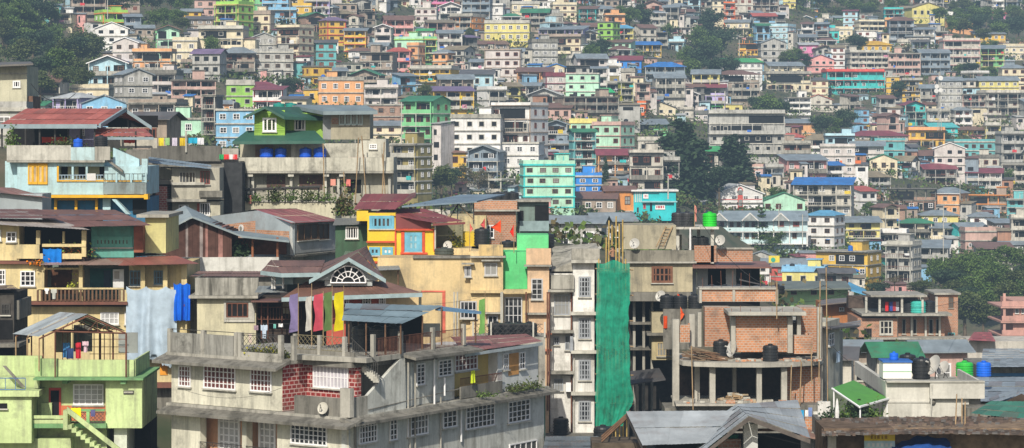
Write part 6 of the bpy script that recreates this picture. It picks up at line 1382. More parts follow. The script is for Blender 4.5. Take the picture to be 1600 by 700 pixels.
    w = MB(); B_.pb(w, 1384, 1452, 597, 760, -.4, 0, PC); B_.pb(w, 1452, 1514, 622, 760, -6, .0, PC); B_.pb(w, 1452, 1537, 597, 622, -.3, .35, PC); B_.pb(w, 1533.5, 1537, 597, 622, -9, -.31, PC); B_.box(w, B_.uof(1386), B_.uof(1534), B_.zof(1450, 760), B_.zof(1450, 612), -10, -.41, CONC)
    A_.box(w, 0, A_.uof(1384)-.05, B_.zof(1400, 620), B_.zof(1400, 597), -.25, 0, PC); A_.box(w, 3, A_.uof(1384)-.05, B_.zof(1400, 760), B_.zof(1400, 621), -1, -.8, GREYW); w.build('wall', b)
    pa = MB(); B_.pb(pa, 1384, 1452, 626, 629, .0, .07, PC); B_.pb(pa, 1384, 1537, 594.6, 596.8, -.34, .42, CONCL); B_.pb(pa, 1380, 1384, 627, 665, -.4, .05, PC); pa.tube(B_.pp(1455, 600, .4), B_.pp(1453, 664, .1), .05, PC, 6); pa.build('ledge', b); st = MB(); c = B_.pp(1457, 631, .02); st.lathe(c, [(.16, 0), (.2, .1), (.14, .25)], CONCD, 10); st.build('spout', b)
    dr = MB(); B_.pb(dr, 1388, 1424, 631, 664, .0, .05, paint((.48, .47, .42), .3)); dr.build('panel', b)
    bt = MB(); B_.pb(bt, 1384, 1429, 569, 594.4, -3, -1.2, plain((.78, .77, .72), .6, .3, .06, 'white_box')); B_.pb(bt, 1384, 1429, 583, 584, -1.2, -1.19, plain((.05, .3, .1), .6, .3, .1, 'green_line')); B_.pb(bt, 1383, 1430, 566.5, 569, -3.1, -1.1, plain((.03, .12, .40), .6, .3, .1, 'blue_lid')); bt.solo('storage_box', 'white box with a blue lid on the cement house roof', 'storage box', B_.pp(1406, 594.4, -2))
    tank(B_.pp(1404, 566.3, -2), .26, .42, (.01, .12, .62), 'small blue bucket on the white roof box', 'containers on the cement house', 2, 'bucket'); tank(B_.pp(1446, 596, -1.6), .52, 1.3, None, 'large black tank on the cement house roof', 'containers on the cement house'); tank(B_.pp(1431, 590, -3.4), .5, 1.15, None, 'black tank behind the white roof box', 'containers on the cement house'); tank(P(1507, 588, 178), .54, .95, (.03, .42, .05), 'green tank behind the cement house roof', 'containers on the cement house'); tank(P(1537, 588, 178), .46, .95, (.01, .12, .62), 'blue barrel right of the green tank', 'containers on the cement house')
    dish(B_.pp(1466, 595, -1.2), .62, (-1, -.5, .5), 'big wire dish on the cement house roof'); dish(B_.pp(1482, 595, -1.8), .45, (-.8, -.6, .6), 'small dish right of the big wire dish')
    aw = thing('awning', 'green sloping awning on poles beside the pale cement house', 'awning', P(1340, 670, 164)); r = MB(); GA = plain((.085, .27, .05), .6, .3, .12, 'green_awning'); r.slab([P(1300, 606, 164.5), P(1343, 635, 161), P(1388, 622, 165), P(1334, 594, 169)], .07, GA); r.build('canopy', aw); e = MB(); e.tube(P(1300, 607, 164.5), P(1343, 636, 161), .06, FRAMEW, 5); e.tube(P(1343, 636, 161), P(1388, 623, 165), .07, FRAMEW, 5); [e.tube(P(x, y, D), P(x, 672, D), .05, FRAMEW, 5) for x, y, D in ((1344, 635, 161.2), (1303, 607, 164.3), (1386, 623, 165))]; e.build('frame', aw)
    tc = thing('terrace', 'small planted terrace with a white wall under the green awning', 'terrace', P(1310, 690, 163)); w = MB(); Face(1290, 163, 1390, 163).pb(w, 1286, 1384, 664, 780, -6, -1, CONCD); Face(1290, 163, 1390, 163).pb(w, 1292, 1312, 640, 664, -5, -4.8, WHITE); Face(1290, 163, 1390, 163).pb(w, 1312, 1384, 622, 664, -6, -5.8, plain((.10, .12, .09), .9, .1, .4, 'dim_wall')); w.build('wall', tc)
    um = MB(); um.lathe(P(1308, 664, 161), [(.03, 0), (.03, .35), (.11, .4), (.13, .7), (.07, 1.3), (.02, 1.5)], WHITE, 8); um.solo('parasol', 'closed white parasol on the small terrace', 'parasol', P(1308, 664, 161))
    for i, (x, y, t) in enumerate(((1296, 662, 'leafy plants left of the closed parasol'), (1318, 662, 'green shrub right of the closed parasol'), (1332, 660, 'palm like plant under the green awning'), (1368, 662, 'dark pot plant at the cement house door'), (1352, 664, 'low plant behind the awning pole'))): bush('potted_plant', t, P(x, y, 162), .5, .5, .75+.2*(i % 2), 120, .22, LA if i % 2 else LC, seed=60+i)
    f = Face(1230, 172, 1300, 172)
    for x0, x1, y0, c, t in ((1250, 1256, 640, (.03, .3, .55), 'blue'), (1258, 1263, 640, (.7, .7, .7), 'white'), (1263, 1269, 636, (.2, .28, .5), 'denim blue'), (1271, 1278, 642, (.66, .66, .62), 'cream')): hang(f, x0, x1, y0, y0+22, c, t+' garment on the line left of the green awning', 'laundry left of the awning', 0)
    tb = thing('low_house', 'low house clutter with a rusty roof edge left of the terrace', 'house', P(1265, 720, 168)); w = MB(); f2 = Face(1230, 168, 1300, 168); f2.pb(w, 1248, 1300, 676, 800, -4, 0, CONC); f2.pb(w, 1262, 1296, 656, 676, -2, -1.5, BRICKO); w.build('wall', tb); r = MB(); r.slab([P(1246, 678, 166.5), P(1310, 690, 166.5), P(1306, 672, 171), P(1250, 664, 171)], .12, metal((.22, .13, .10), .8)); r.build('roof', tb)
    # ======= rusty tile roofs and shanty at the bottom right
    f = Face(1280, 146, 1600, 146); b = thing('shanty', 'row of low shacks under a broken rusty tile roof at the bottom right', 'shack', f.pp(1440, 760)); w = MB(); f.pb(w, 1290, 1400, 672, 800, -5, -.8, plain((.12, .085, .06), .9, .1, .45, 'dark_board')); f.pb(w, 1400, 1640, 672, 800, -5, -1, plain((.20, .145, .10), .9, .1, .45, 'mud_wall')); f.pb(w, 1295, 1308, 676, 760, -.7, -.4, CONCL); w.build('wall', b)
    r = MB(); rng = random.Random(12); TL = [plain((.115, .082, .062), .9, .1, .4, 'old_tile'), plain((.15, .105, .08), .9, .1, .4, 'worn_tile'), plain((.15, .135, .12), .9, .1, .4, 'grey_tile'), plain((.085, .066, .053), .9, .1, .4, 'black_tile')]
    for row in range(9):
        D = 145+row*.75; y = 677-row*2.9; x = 1284
        while x < 1650:
            dx = rng.uniform(2.5, 8); yy = y+(4*math.sin(x*.012))+rng.uniform(-1.6, 1.6)-(8 if x > 1470 else 0)*.2; yy = yy*.5+y*.5; p = [P(x, yy+3.3, D), P(x+dx*1.06, yy+3.3, D), P(x+dx*1.06, yy-.4, D+.95), P(x, yy-.4, D+.95)]; r.slab([q+Vector((0, 0, rng.uniform(0, .04))) for q in p], .025, rng.choice(TL)); x += dx
    r.build('roof', b)
    sg = thing('signboard', 'weathered yellow and pale blue painted signboard at the bottom edge', 'signboard', f.pp(1376, 720, -.3)); s = MB(); f.pb(s, 1352, 1400, 678, 690, -.5, -.38, plain((.62, .45, .04), .8, .2, .25, 'yellow_sign')); f.pb(s, 1352, 1400, 690.2, 712, -.5, -.4, plain((.36, .50, .52), .8, .2, .25, 'blue_sign')); s.build('board', sg)
    mk = MB()
    for i, (x, wd) in enumerate(((1362, 3), (1368, 2), (1372, 4), (1379, 2), (1384, 4))): f.pb(mk, x, x+wd, 681.5+.3*(i % 2), 687, -.378, -.372, plain((.30, .18, .02), .8, .2, .2, 'faded_letter'))
    for i in range(6): f.pb(mk, 1357+i*7, 1361+i*7, 694, 699, -.398, -.392, plain((.55, .58, .55), .8, .2, .2, 'faded_pale'))
    mk.build('faded_marks', sg)
    mb = MB(); mb.smooth = True; k = mb.mat(plain((.02, .075, .28), .55, .35, .25, 'blue_tarp')); n = 16
    for a in range(n+1):
        for c in range(n+1):
            u, v = a/n, c/n; mb.v.append(tuple(P(1398+92*u-8*v, 716-46*v*(.55+.45*math.sin(u*2.6)), 144+4*v)+Vector((0, 0, .22*mnoise.noise(Vector((u*6, v*4, 1)))+.1*mnoise.noise(Vector((u*14, v*9, 5)))))))
    for a in range(n):
        for c in range(n): q0 = a*(n+1)+c; mb.f.append((q0, q0+n+1, q0+n+2, q0+1)); mb.mi.append(k)
    mb.solo('tarpaulin', 'dark blue tarpaulin spread over a shack at the bottom right', 'tarpaulin', P(1440, 700, 145))
    for x, y0 in ((1495, 616), (1503, 622), (1508, 628)): q = MB(); q.tube(P(x, y0, 150), P(x-3+(x % 5), 690, 148), .03, WOODL, 5, .045); q.solo('bamboo_stick', 'thin bamboo stick standing in front of the pale cement wall', 'bamboo stick', P(x, 690, 148), 'bamboo sticks before the cement house')
    # green roof and grey roofs right edge
    b = thing('open_shed', 'open shed with a dark green roof on posts at the right edge', 'shed', P(1570, 700, 156)); r = MB(); r.sheet([P(1516, 647, 154), P(1660, 662, 154), P(1660, 628, 162), P(1548, 627, 162)], metal((.03, .17, .10), .12), .3); r.build('roof', b); q = MB(); [q.tube(P(x, 650, 155), P(x, 690, 155), .07, WOOD, 5) for x in (1520, 1532, 1545, 1560, 1575, 1590, 1604)]; [q.tube(P(x, 646, 160), P(x, 690, 160), .06, WOOD, 5) for x in (1530, 1555, 1580)]; q.build('posts', b); w = MB(); Face(1500, 162, 1640, 162).pb(w, 1516, 1640, 640, 720, -3, -1, CONCD); Face(1500, 162, 1640, 162).pb(w, 1560, 1574, 646, 664, -1, -.9, CONCL); w.build('wall', b)
    b = thing('warehouse', 'grey sheet roofed warehouse behind the green shed roof', 'warehouse', P(1570, 690, 175)); r = MB(); r.sheet([P(1510, 628, 172), P(1680, 630, 172), P(1680, 588, 186), P(1515, 590, 186)], metal((.235, .28, .32), .4), .4); r.sheet([P(1552, 632, 168), P(1592, 617, 168), P(1596, 606, 174), P(1545, 622, 174)], metal((.25, .29, .32), .15), .3); r.build('roof', b); w = MB(); Face(1500, 173, 1640, 173).pb(w, 1512, 1660, 629, 720, -10, 0, CONC); w.build('wall', b); g = MB(); g.poly([P(1556, 634, 168), P(1650, 640, 168), P(1596, 615, 168)], plain((.06, .045, .035), .9, .1, .3, 'dark_board')); g.build('gable', b)
    b = thing('warehouse', 'long pale grey sheet roof below the red roof at the right edge', 'warehouse', P(1570, 590, 240)); r = MB(); r.sheet([P(1532, 574, 236), P(1700, 574, 236), P(1700, 545, 262), P(1536, 545, 262)], metal((.26, .30, .33), .35), .5); r.build('roof', b); w = MB(); Face(1500, 238, 1640, 238).pb(w, 1534, 1700, 574.5, 620, -10, 0, CONCD); Face(1500, 238, 1640, 238).pb(w, 1535, 1700, 583, 588, 0, .1, plain((.05, .16, .35), .7, .2, .2, 'blue_strip')); w.build('wall', b)
    b = thing('house', 'small house with a dusty red roof at the right edge', 'house', P(1540, 545, 330)); r = MB(); r.sheet([P(1512, 532, 326), P(1556, 534, 326), P(1548, 519, 336), P(1522, 519, 336)], metal((.33, .07, .07), .2), .5); r.build('roof', b); w = MB(); Face(1500, 328, 1600, 328).pb(w, 1512, 1640, 533, 600, -8, 0, paint((.5, .47, .42), .5)); w.build('wall', b)
    # ======= middle distance right: brick ruin
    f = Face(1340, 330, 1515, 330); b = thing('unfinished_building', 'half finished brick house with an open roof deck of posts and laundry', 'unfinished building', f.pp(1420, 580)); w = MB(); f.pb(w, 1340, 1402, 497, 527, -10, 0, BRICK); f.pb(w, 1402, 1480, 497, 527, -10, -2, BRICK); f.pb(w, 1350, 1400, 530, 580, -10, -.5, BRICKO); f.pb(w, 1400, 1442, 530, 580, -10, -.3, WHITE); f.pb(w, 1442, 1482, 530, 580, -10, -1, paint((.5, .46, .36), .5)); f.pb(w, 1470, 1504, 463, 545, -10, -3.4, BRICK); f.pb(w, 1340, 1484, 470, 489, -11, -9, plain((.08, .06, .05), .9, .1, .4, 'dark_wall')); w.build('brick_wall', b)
    s = MB(); f.pb(s, 1345, 1486, 489.5, 493, -11, .9, CONC); f.pb(s, 1350, 1508, 527.2, 529.8, -10, .8, CONC); f.pb(s, 1360, 1448, 461, 464, -8, .3, CONC); f.pb(s, 1466, 1508, 460, 463, -11, -3, CONC); s.build('floor_slab', b); o = MB(); [f.pb(o, x, x+3.4, 464, 489, -.5, -.1, CONCL) for x in (1373, 1408, 1440, 1352, 1462)]; [f.pb(o, x, x+3, 493.4, 527, -1.9, -1.5, CONCL) for x in (1403, 1426, 1448, 1470)]; [f.pb(o, x, x+3, 464.4, 489, -7, -6.6, CONCL) for x in (1385, 1420, 1450)]; o.build('column', b)
    window(f, 1374, 1395, 500, 523, b, 3, 2, CONCL, DARK, bw=.12); window(f, 1350, 1362, 513, 536, b, 3, 3, IRON, DARK); window(f, 1489, 1497, 467, 484, b, 2, 2, WOOD, out=-3.4); window(f, 1488, 1499, 523, 541, b, 2, 2, plain((.1, .34, .36), .6, .3, .2, 'teal_frame'), out=-3.4)
    for i, (x0, x1) in enumerate(((1413, 1419), (1430, 1436), (1455, 1462), (1466, 1474))): window(f, x0, x1, 500, 524, b, 1, 1, CONC, DARK, out=-2)
    for i, (x0, c, t) in enumerate(((1385, (.6, .04, .05), 'red'), (1392, (.05, .08, .3), 'navy'), (1397, (.35, .05, .06), 'dark red'), (1402, (.4, .4, .45), 'grey'), (1449, (.5, .12, .1), 'brick coloured'), (1380, (.1, .1, .1), 'black'))): hang(f, x0, x0+5, 472, 487, c, t+' garment on the brick roof deck', 'laundry on the brick roof deck', -1-.1*i)
    tank(f.pp(1436, 489.5, -1), .95, 1.5, (.05, .42, .36), 'turquoise tank on the brick roof deck'); tank(f.pp(1423, 489.5, -1.5), .9, 1.3, None, 'black tank left of the turquoise tank on the brick deck'); tank(f.pp(1455, 489.5, -2), .95, 1.4, None, 'black tank right of the turquoise tank on the brick deck')
    for x0, x1, c, t in ((1462, 1467, (.55, .5, .5), 'pale'), (1467, 1472, (.6, .12, .2), 'crimson'), (1473, 1478, (.3, .35, .5), 'blue')): hang(f, x0, x1, 531, 545, c, t+' garment on the lower floor of the brick house', 'laundry on the brick lower floor', .2)
    b = thing('house', 'row of small grey cream houses left of the brick house', 'house', P(1325, 570, 320)); f = Face(1300, 320, 1350, 320); w = MB(); f.pb(w, 1310, 1342, 515, 600, -7, 0, paint((.45, .42, .33), .6)); w.build('wall', b); r = MB(); r.sheet([P(1305, 517, 318), P(1345, 510, 318), P(1345, 500, 326), P(1308, 507, 326)], metal((.20, .19, .18), .5), .5); r.build('roof', b)
    b = thing('house', 'low orange house under a dark roof left of the brick house', 'house', P(1310, 500, 345)); f = Face(1285, 345, 1335, 345); w = MB(); f.pb(w, 1284, 1334, 474, 520, -7, 0, paint((.50, .19, .06), .4)); w.build('wall', b); r = MB(); r.slab([P(1278, 476, 343), P(1338, 470, 343), P(1336, 464, 352), P(1284, 468, 352)], .15, metal((.14, .12, .11), .5)); r.build('roof', b); window(f, 1311, 1319, 480, 486, b, 2, 1)
    b = thing('house', 'long pale green house under a dark grey roof above the unfinished building', 'house', P(1275, 490, 400)); f = Face(1220, 400, 1330, 400); w = MB(); f.pb(w, 1224, 1325, 451, 520, -9, 0, paint((.40, .62, .33), .25)); w.build('wall', b); r = MB(); r.slab([P(1205, 452, 397), P(1330, 450, 397), P(1322, 439, 408), P(1212, 439, 408)], .2, metal((.13, .15, .13), .2)); r.slab([P(1322, 451, 398), P(1360, 462, 398), P(1352, 452, 404), P(1326, 440, 406)], .15, metal((.08, .30, .50), .1)); r.build('roof', b)
    for x in (1236, 1267, 1294): window(f, x, x+9, 453, 460, b, 3, 1, BROWN, DARK)
    b = thing('apartment_block', 'dusty pink block with open balcony floors at the right edge', 'apartment block', P(1600, 560, 540)); f = Face(1560, 540, 1700, 540); w = MB(); f.pb(w, 1583, 1700, 470, 600, -14, 0, paint((.55, .30, .24), .35)); w.build('wall', b)
    for y in (468, 491, 513): s = MB(); f.pb(s, 1564, 1700, y+2, y+10, .9, 1.15, paint((.56, .30, .25), .35)); f.pb(s, 1562, 1700, y+10.3, y+13, -14, 1.3, paint((.50, .28, .23), .35)); f.pb(s, 1566, 1570, y-10, y+2, .7, 1.0, paint((.5, .28, .23), .35)); s.build('balcony', b)
    for x in (1586, 1596): window(f, x, x+6, 482, 490, b, 2, 1)
    b = thing('house', 'pale weathered house with a lean-to roof at the far left edge', 'house', P(20, 200, 330)); f = Face(0, 330, 48, 330); w = MB(); f.pb(w, -60, 42, 103, 240, -8, 0, paint((.48, .46, .34), .6)); f.pb(w, 42.3, 50, 150, 240, -6, -.6, plain((.14, .08, .055), .9, .1, .4, 'brown_board')); w.build('wall', b); r = MB(); r.slab([P(-60, 104, 328), P(52, 99, 328), P(48, 96, 338), P(-60, 99, 338)], .2, metal((.12, .11, .10), .4)); r.build('roof', b); window(f, 20, 32, 126, 137, b, 3, 1, FRAMEW, DARK, bw=.1); l = MB(); f.pb(l, -60, 43, 114, 116, 0, .15, CONC); l.build('ledge', b)
    # small filler houses between near cluster and the hill, left and centre
    for x0, x1, y0, y1, D, c, rc, lab in ((206, 262, 186, 240, 300, 'n', 'drk', 'brown house with a dark roof behind the red gable'), (-30, 40, 172, 210, 300, 'k', 'tan', 'plain grey house behind the left end of the red roof'), (1230, 1292, 520, 600, 262, 'k', 'rust', 'low grey house with a rusty roof right of the unfinished building'), (1370, 1432, 556, 620, 232, 'q', 'grn', 'low beige house with a green roof behind the white roof box'), (1436, 1512, 549, 620, 250, 'h', 'gry', 'pink walled low house behind the big wire dish'), (1322, 1372, 548, 620, 240, 'n', 'gry', 'brown low house with a grey roof left of the white roof box'), (1250, 1330, 560, 640, 222, 'q', 'drk', 'dim beige house between the unfinished building and the green awning'), (860, 940, 348, 400, 330, 'k', 'gry', 'grey house with a sheet roof behind the white tower'), (930, 990, 345, 400, 360, 'k', 'gry', 'grey house behind the bamboo poles'), (655, 702, 345, 390, 300, 'q', 'tan', 'beige house behind the maroon roof of the yellow house')):
        far_house(x0, x1, y0, y1, max(1, int((y1-y0)*D/F/2.9)), c, 'F' if rc == 'tan' else 'G', rc, '-', lab, random.Random(int(x0)), D=D)
    # ======= main grey building with the corner
    L = Face(268, 165.5, 545, 157); Rr = Face(545, 157, 852, 176); GW = paint((.62, .60, .49), .7); GB = paint((.56, .57, .53), .72)  # second, cooler grey puts the right face's weaker light into the colour
    b = thing('apartment_block', 'large grey corner house with white grid windows and a red brick patterned wall', 'apartment block', L.pp(545, 800))
    zl = lambda y: (HY-y)/F*157                                          # heights read at the corner
    zR, zM, zT = zl(652), zl(568.5), zl(585)
    Lb = Face(268, 165.5, 545, 157); Lb.o = L.o+L.n*-2.0; UB = Lb.uof(557)
    w = MB(); uA, uB = L.uof(268), L.uof(545); u440 = L.uof(441); zS = zl(577)
    L.box(w, uA, u440, zR+.02, zS, -9, 0, GW); L.box(w, u440+.003, u440+.05, zR+.02, zS-.01, -2.0, -.01, TILEBR); Lb.box(w, u440+.01, UB, zR+.02, zS-.1, -.4, 0, TILEBR); fs = Face(540, 163, 700, 163); fs.pb(w, 559, 632, 553, 648, -.3, 0, GB)
    bal = [(313, 378), (385, 433)]
    zf = zl(735); zt = zR-.45
    segs = [uA, L.uof(313), L.uof(378), L.uof(385), L.uof(433), uB-.02]
    Lc = Face(268, 165.5, 545, 157); Lc.o = L.o+L.n*-1.2
    for i in (0, 2, 4): L.box(w, segs[i], segs[i+1], -30, zt, -.5, 0, GW)
    for i in (1, 3): L.box(w, segs[i], segs[i+1], -30, zf-.9, -1.19, 0, GW); L.box(w, segs[i]-1.5, segs[i+1]+1.5, zf-.9, zt, -1.6, -1.2, paint((.62, .33, .19), .25))
    vE = Rr.uof(850); Rr.box(w, .02, vE, -30, zt, -.5, 0, GB); v0, v1, v2, v3 = Rr.uof(632), Rr.uof(718), Rr.uof(783), Rr.uof(846)
    zK = zl(572); Rr.box(w, v0, v1, zR+.02, zK+.05, -7, -.35, GB); Rr.box(w, v1+.01, v2, zR+.02, zK-.2, -7, -.9, paint((.60, .44, .14), .3)); Rr.box(w, v2+.01, v3, zR+.02, zK-.3, -7, -.25, paint((.62, .64, .64), .35)); Rr.box(w, v3+.01, vE, zR+.02, zK-.35, -7, -.4, paint((.10, .16, .12), .5)); Rr.box(w, vE, vE+.35, -30, zt, -6, -.1, paint((.10, .17, .13), .5)); w.build('wall', b)  # dark green end strips put the shade of that side into the paint
    # slabs / sloping concrete canopies
    s = MB()
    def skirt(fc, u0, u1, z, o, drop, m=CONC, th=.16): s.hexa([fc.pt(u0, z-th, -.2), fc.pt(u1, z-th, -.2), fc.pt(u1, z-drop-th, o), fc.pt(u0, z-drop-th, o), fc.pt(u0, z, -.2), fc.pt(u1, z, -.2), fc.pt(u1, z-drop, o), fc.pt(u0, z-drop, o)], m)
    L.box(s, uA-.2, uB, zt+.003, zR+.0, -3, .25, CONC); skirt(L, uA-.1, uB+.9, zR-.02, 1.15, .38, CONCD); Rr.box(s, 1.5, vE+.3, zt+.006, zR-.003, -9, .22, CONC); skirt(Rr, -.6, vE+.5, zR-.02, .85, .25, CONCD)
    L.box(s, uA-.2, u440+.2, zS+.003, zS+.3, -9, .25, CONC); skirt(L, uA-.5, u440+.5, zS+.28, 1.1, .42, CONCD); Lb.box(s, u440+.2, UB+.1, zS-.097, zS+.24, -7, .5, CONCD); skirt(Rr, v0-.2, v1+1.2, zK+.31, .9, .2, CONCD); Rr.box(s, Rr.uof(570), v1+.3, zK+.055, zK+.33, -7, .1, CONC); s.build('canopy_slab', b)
    # roof terrace parapet and fence along L
    p = MB(); zp = zS+.3; zq = zp+1.15
    L.box(p, uA-.1, L.uof(368), zp+.003, zq, .0, .2, paint((.27, .265, .24), 1.0, kind='cement'))
    for px in (268, 320, 372, 378, 441, 461): L.box(p, L.uof(px)-.12, L.uof(px)+.12, zp+.004, zq+.22, -.03, .23, CONC)
    L.box(p, L.uof(378)+.13, u440-.13, zp+.003, zp+.3, .0, .2, CONC); L.box(p, uA-.1, u440, zq+.18, zq+.215, .06, .12, IRON); Lb.box(p, Lb.uof(462), UB, zp-.06, zp+.45, .05, .2, CONCD)
    for px in (464, 502, 541): Lb.box(p, Lb.uof(px)-.1, Lb.uof(px)+.1, zp-.05, zq+.15, .02, .24, CONC)
    p.build('roof_parapet', b)
    fn = MB(); ut = L.uof
    def lat(fc, u0, u1, z0, z1, o, m, step=.32):
        h = z1-z0; fc.box(fn, u0, u1, z1-.04, z1, o-.02, o+.02, m); fc.box(fn, u0, u1, z0, z0+.03, o-.02, o+.02, m); n = int((u1-u0+h)/step)
        for i in range(n+1):
            for sg in (1, -1):
                a = u0-h+i*step; lo, hi = max(a, u0), min(a+h, u1)
                if hi-lo < .05: continue
                za, zb = z0+lo-a, z0+hi-a
                if sg < 0: lo, hi = u0+u1-lo, u0+u1-hi
                fn.tube(fc.pt(lo, za, o), fc.pt(hi, zb, o), .016, m, 4)
    lat(L, ut(378), u440, zp+.3, zq+.12, .1, IRON); lat(Lb, Lb.uof(464), Lb.uof(541), zp+.45, zq+.12, .12, plain((.16, .14, .08), .7, .3, .3, 'wire_fence')); fn.build('wire_fence', b)
    # lower terrace parapet in front of the brick wall and along the right face
    q = MB(); L.box(q, ut(462), uB+.2, zR+.003, zR+1.0, -.1, .12, CONCD); L.box(q, ut(535), ut(545)+.25, zR+.004, zR+1.6, -.15, .2, CONC); Rr.box(q, .1, Rr.uof(572), zR+.003, zR+1.05, -.1, .1, CONC)
    q.hexa([Rr.pt(Rr.uof(572), zR+.003, .1), Rr.pt(v0, zR+.003, .1), Rr.pt(v0, zR+.003, -.1), Rr.pt(Rr.uof(572), zR+.003, -.1), Rr.pt(Rr.uof(572), zR+1.05, .1), Rr.pt(v0-.1, zK+.3, .1), Rr.pt(v0-.1, zK+.3, -.1), Rr.pt(Rr.uof(572), zR+1.05, -.1)], GB); q.build('terrace_parapet', b)
    st = MB(); n = 13
    a0, a1 = P(546, 550, 161.2), P(588, 590, 158.9)
    for i in range(n):
        c = a0.lerp(a1, i/n); st.box(c.x-.05, c.x+.30, c.y-.5, c.y+.5, c.z-.35, c.z, CONCL)
    for d in (-.5,):
        for i in range(n+1): c = a0.lerp(a1, i/n); st.tube(c+Vector((.1, d, 0)), c+Vector((.1, d, .85)), .022, IRON, 4)
        st.tube(a0+Vector((.1, d, .85)), a1+Vector((.1, d, .85)), .035, IRON, 5)
    st.build('stair', b)
    # windows
    def win(fc, x0, x1, y0, y1, c, r, o=0., **k): return window(fc, x0, x1, y0, y1, b, c, r, out=o, **k)
    WR = plain((.12, .035, .03), .5, .3, .3, 'red_curtain'); win(L, 280, 299, 571, 604, 4, 4, gm=WR); win(L, 319, 369, 572, 608, 8, 4, gm=WR); win(L, 392, 425, 577, 612, 6, 4, gm=WR); window(Lb, 490, 545, 572, 607, b, 10, 2, gm=plain((.45, .43, .47), .6, .3, .15, 'pale_curtain'))
    win(L, 455, 512, 657, 695, 8, 5); window(Lc, 342, 376, 648, 712, b, 4, 6, gm=PALEG, bw=.1); window(Lc, 405, 432, 650, 712, b, 3, 6, gm=PALEG, bw=.1)
    for x0, x1, y0, y1, c, r in ((560, 588, 657, 692, 6, 4), (608, 620, 654, 688, 2, 4), (636, 668, 647, 680, 6, 3), (691, 713, 634, 668, 3, 4), (727, 772, 631, 668, 7, 4), (793, 827, 625, 659, 5, 4), (795, 838, 690, 720, 5, 2), (700, 716, 705, 730, 3, 2)): win(Rr, x0, x1, y0, y1, c, r)
    win(Rr, 658, 671, 568, 602, 2, 5, -.35); win(Rr, 692, 713, 562, 588, 3, 4, -.35); win(Rr, 730, 765, 553, 580, 6, 3, -.9, gm=WR); win(Rr, 791, 799, 552, 578, 2, 3, -.25); win(Rr, 816, 825, 550, 577, 2, 3, -.25); sh = MB(); Rr.pb(sh, 800, 815, 552, 586, -.25, -.2, plain((.50, .26, .09), .8, .2, .25, 'orange_shutter')); sh.build('shutter', b)
    hd = MB(); Rr.pb(hd, 607, 621, 651, 653.5, 0, .2, IRON); L.pb(hd, 455, 466, 659, 664, .09, .14, IRON); hd.build('vent', b)
    br = MB()
    def lat2(fc, x0, x1, o):
        u0, u1 = fc.uof(x0), fc.uof(x1); z0, z1 = zf-.9, zf+.1
        fc.box(br, u0, u1, z1-.04, z1, o-.02, o+.02, IRON); fc.box(br, u0, u1, z0, z0+.04, o-.02, o+.02, IRON)
        i = u0
        while i < u1-.1:
            for k2 in range(10): t0, t1 = 2*math.pi*k2/10, 2*math.pi*(k2+1)/10; br.tube(fc.pt(i+.25+.22*math.cos(t0), (z0+z1)/2+.42*math.sin(t0), o), fc.pt(i+.25+.22*math.cos(t1), (z0+z1)/2+.42*math.sin(t1), o), .014, IRON, 4)
            br.tube(fc.pt(i, z0, o), fc.pt(i, z1, o), .016, IRON, 4); i += .5
    zf0 = zf; zf = zl(730)+.55
    lat2(L, 313, 378, .02); lat2(L, 385, 433, .02); br.build('balcony_railing', b)
    tr = MB(); 
    def lat3(fc, u0, u1, z0, z1, o):
        n2 = int((u1-u0)/.14); fc.box(tr, u0, u1, z1-.04, z1, o-.02, o+.02, RUSTI); [fc.box(tr, u0+(u1-u0)*i/n2, u0+(u1-u0)*i/n2+.02, z0, z1, o-.01, o+.01, RUSTI) for i in range(n2+1)]
    zt2 = zK+.335; lat3(Rr, Rr.uof(585), v1+.6, zt2, zt2+1.0, -.1); [Rr.box(tr, u-.11, u+.11, zt2, zt2+1.25, -.2, .02, CONC) for u in (Rr.uof(585), Rr.uof(628), Rr.uof(678), v1+.6)]; Rr.box(tr, v1, v2, zR+.05, zR+.75, .0, .1, CONCD); lat3(Rr, v1, v2, zR+.8, zR+1.25, .05); tr.build('terrace_railing', b)
    pi = MB()
    for px, y0, y1 in ((646, 565, 700), (676, 560, 640), (692, 590, 618), (553, 655, 800), (638, 640, 760), (686, 620, 760), (718, 640, 690), (635, 565, 640)): pi.tube(Rr.pp(px, y0, .12), Rr.pp(px, y1, .12), .055, FRAMEW if px in (692, 676, 718) else CONC, 6)
    pi.tube(Rr.pp(572, 640, .15), Rr.pp(720, 607, .0), .03, CONCD, 5); pi.build('drainpipe', b)
    rr = MB(); rr.sheet([P(726, 552, 167), P(848, 534, 175), P(822, 522, 181), P(704, 527, 176)], metal((.24, .085, .075), .3), .3); rr.build('red_roof', b)
    fe = MB(); e0, e1 = P(726, 553, 166.9), P(848, 535, 174.9); fe.slab([e0, e1, e1+Vector((0, .1, 0)), e0+Vector((0, .1, 0))], .18, plain((.35, .40, .42), .6, .3, .15, 'eave')); fe.build('eave', b)
    cb = MB(); cb.sheet([P(534, 502, 160), P(628, 507, 161), P(692, 478, 169), P(540, 474, 169)], metal((.17, .235, .265), .25), .3); cb.slab([P(680, 483, 168), P(752, 489, 169), P(752, 486.5, 170.5), P(690, 478.5, 169.5)], .08, metal((.10, .20, .32), .1)); cb.build('canopy_roof', b)
    cp = MB(); [cp.tube(P(px, y, D), (P(px, y, D).x, D, zt2), .055, WOOD, 5) for px, y, D in ((545, 502, 160.4), (572, 504, 160.6), (602, 505, 160.9), (626, 506, 161.2), (690, 480, 168), (743, 488, 169.5), (560, 480, 168), (660, 494, 165))]; cp.build('canopy_posts', b)
    bw = MB(); f6 = Face(540, 169.5, 700, 169.5); f6.pb(bw, 660, 688, 505, 526, .1, .2, metal((.36, .38, .34), .3)); f6.pb(bw, 540, 660, 484, 545, -.1, 0, DARK); bw.build('back_panel', b)
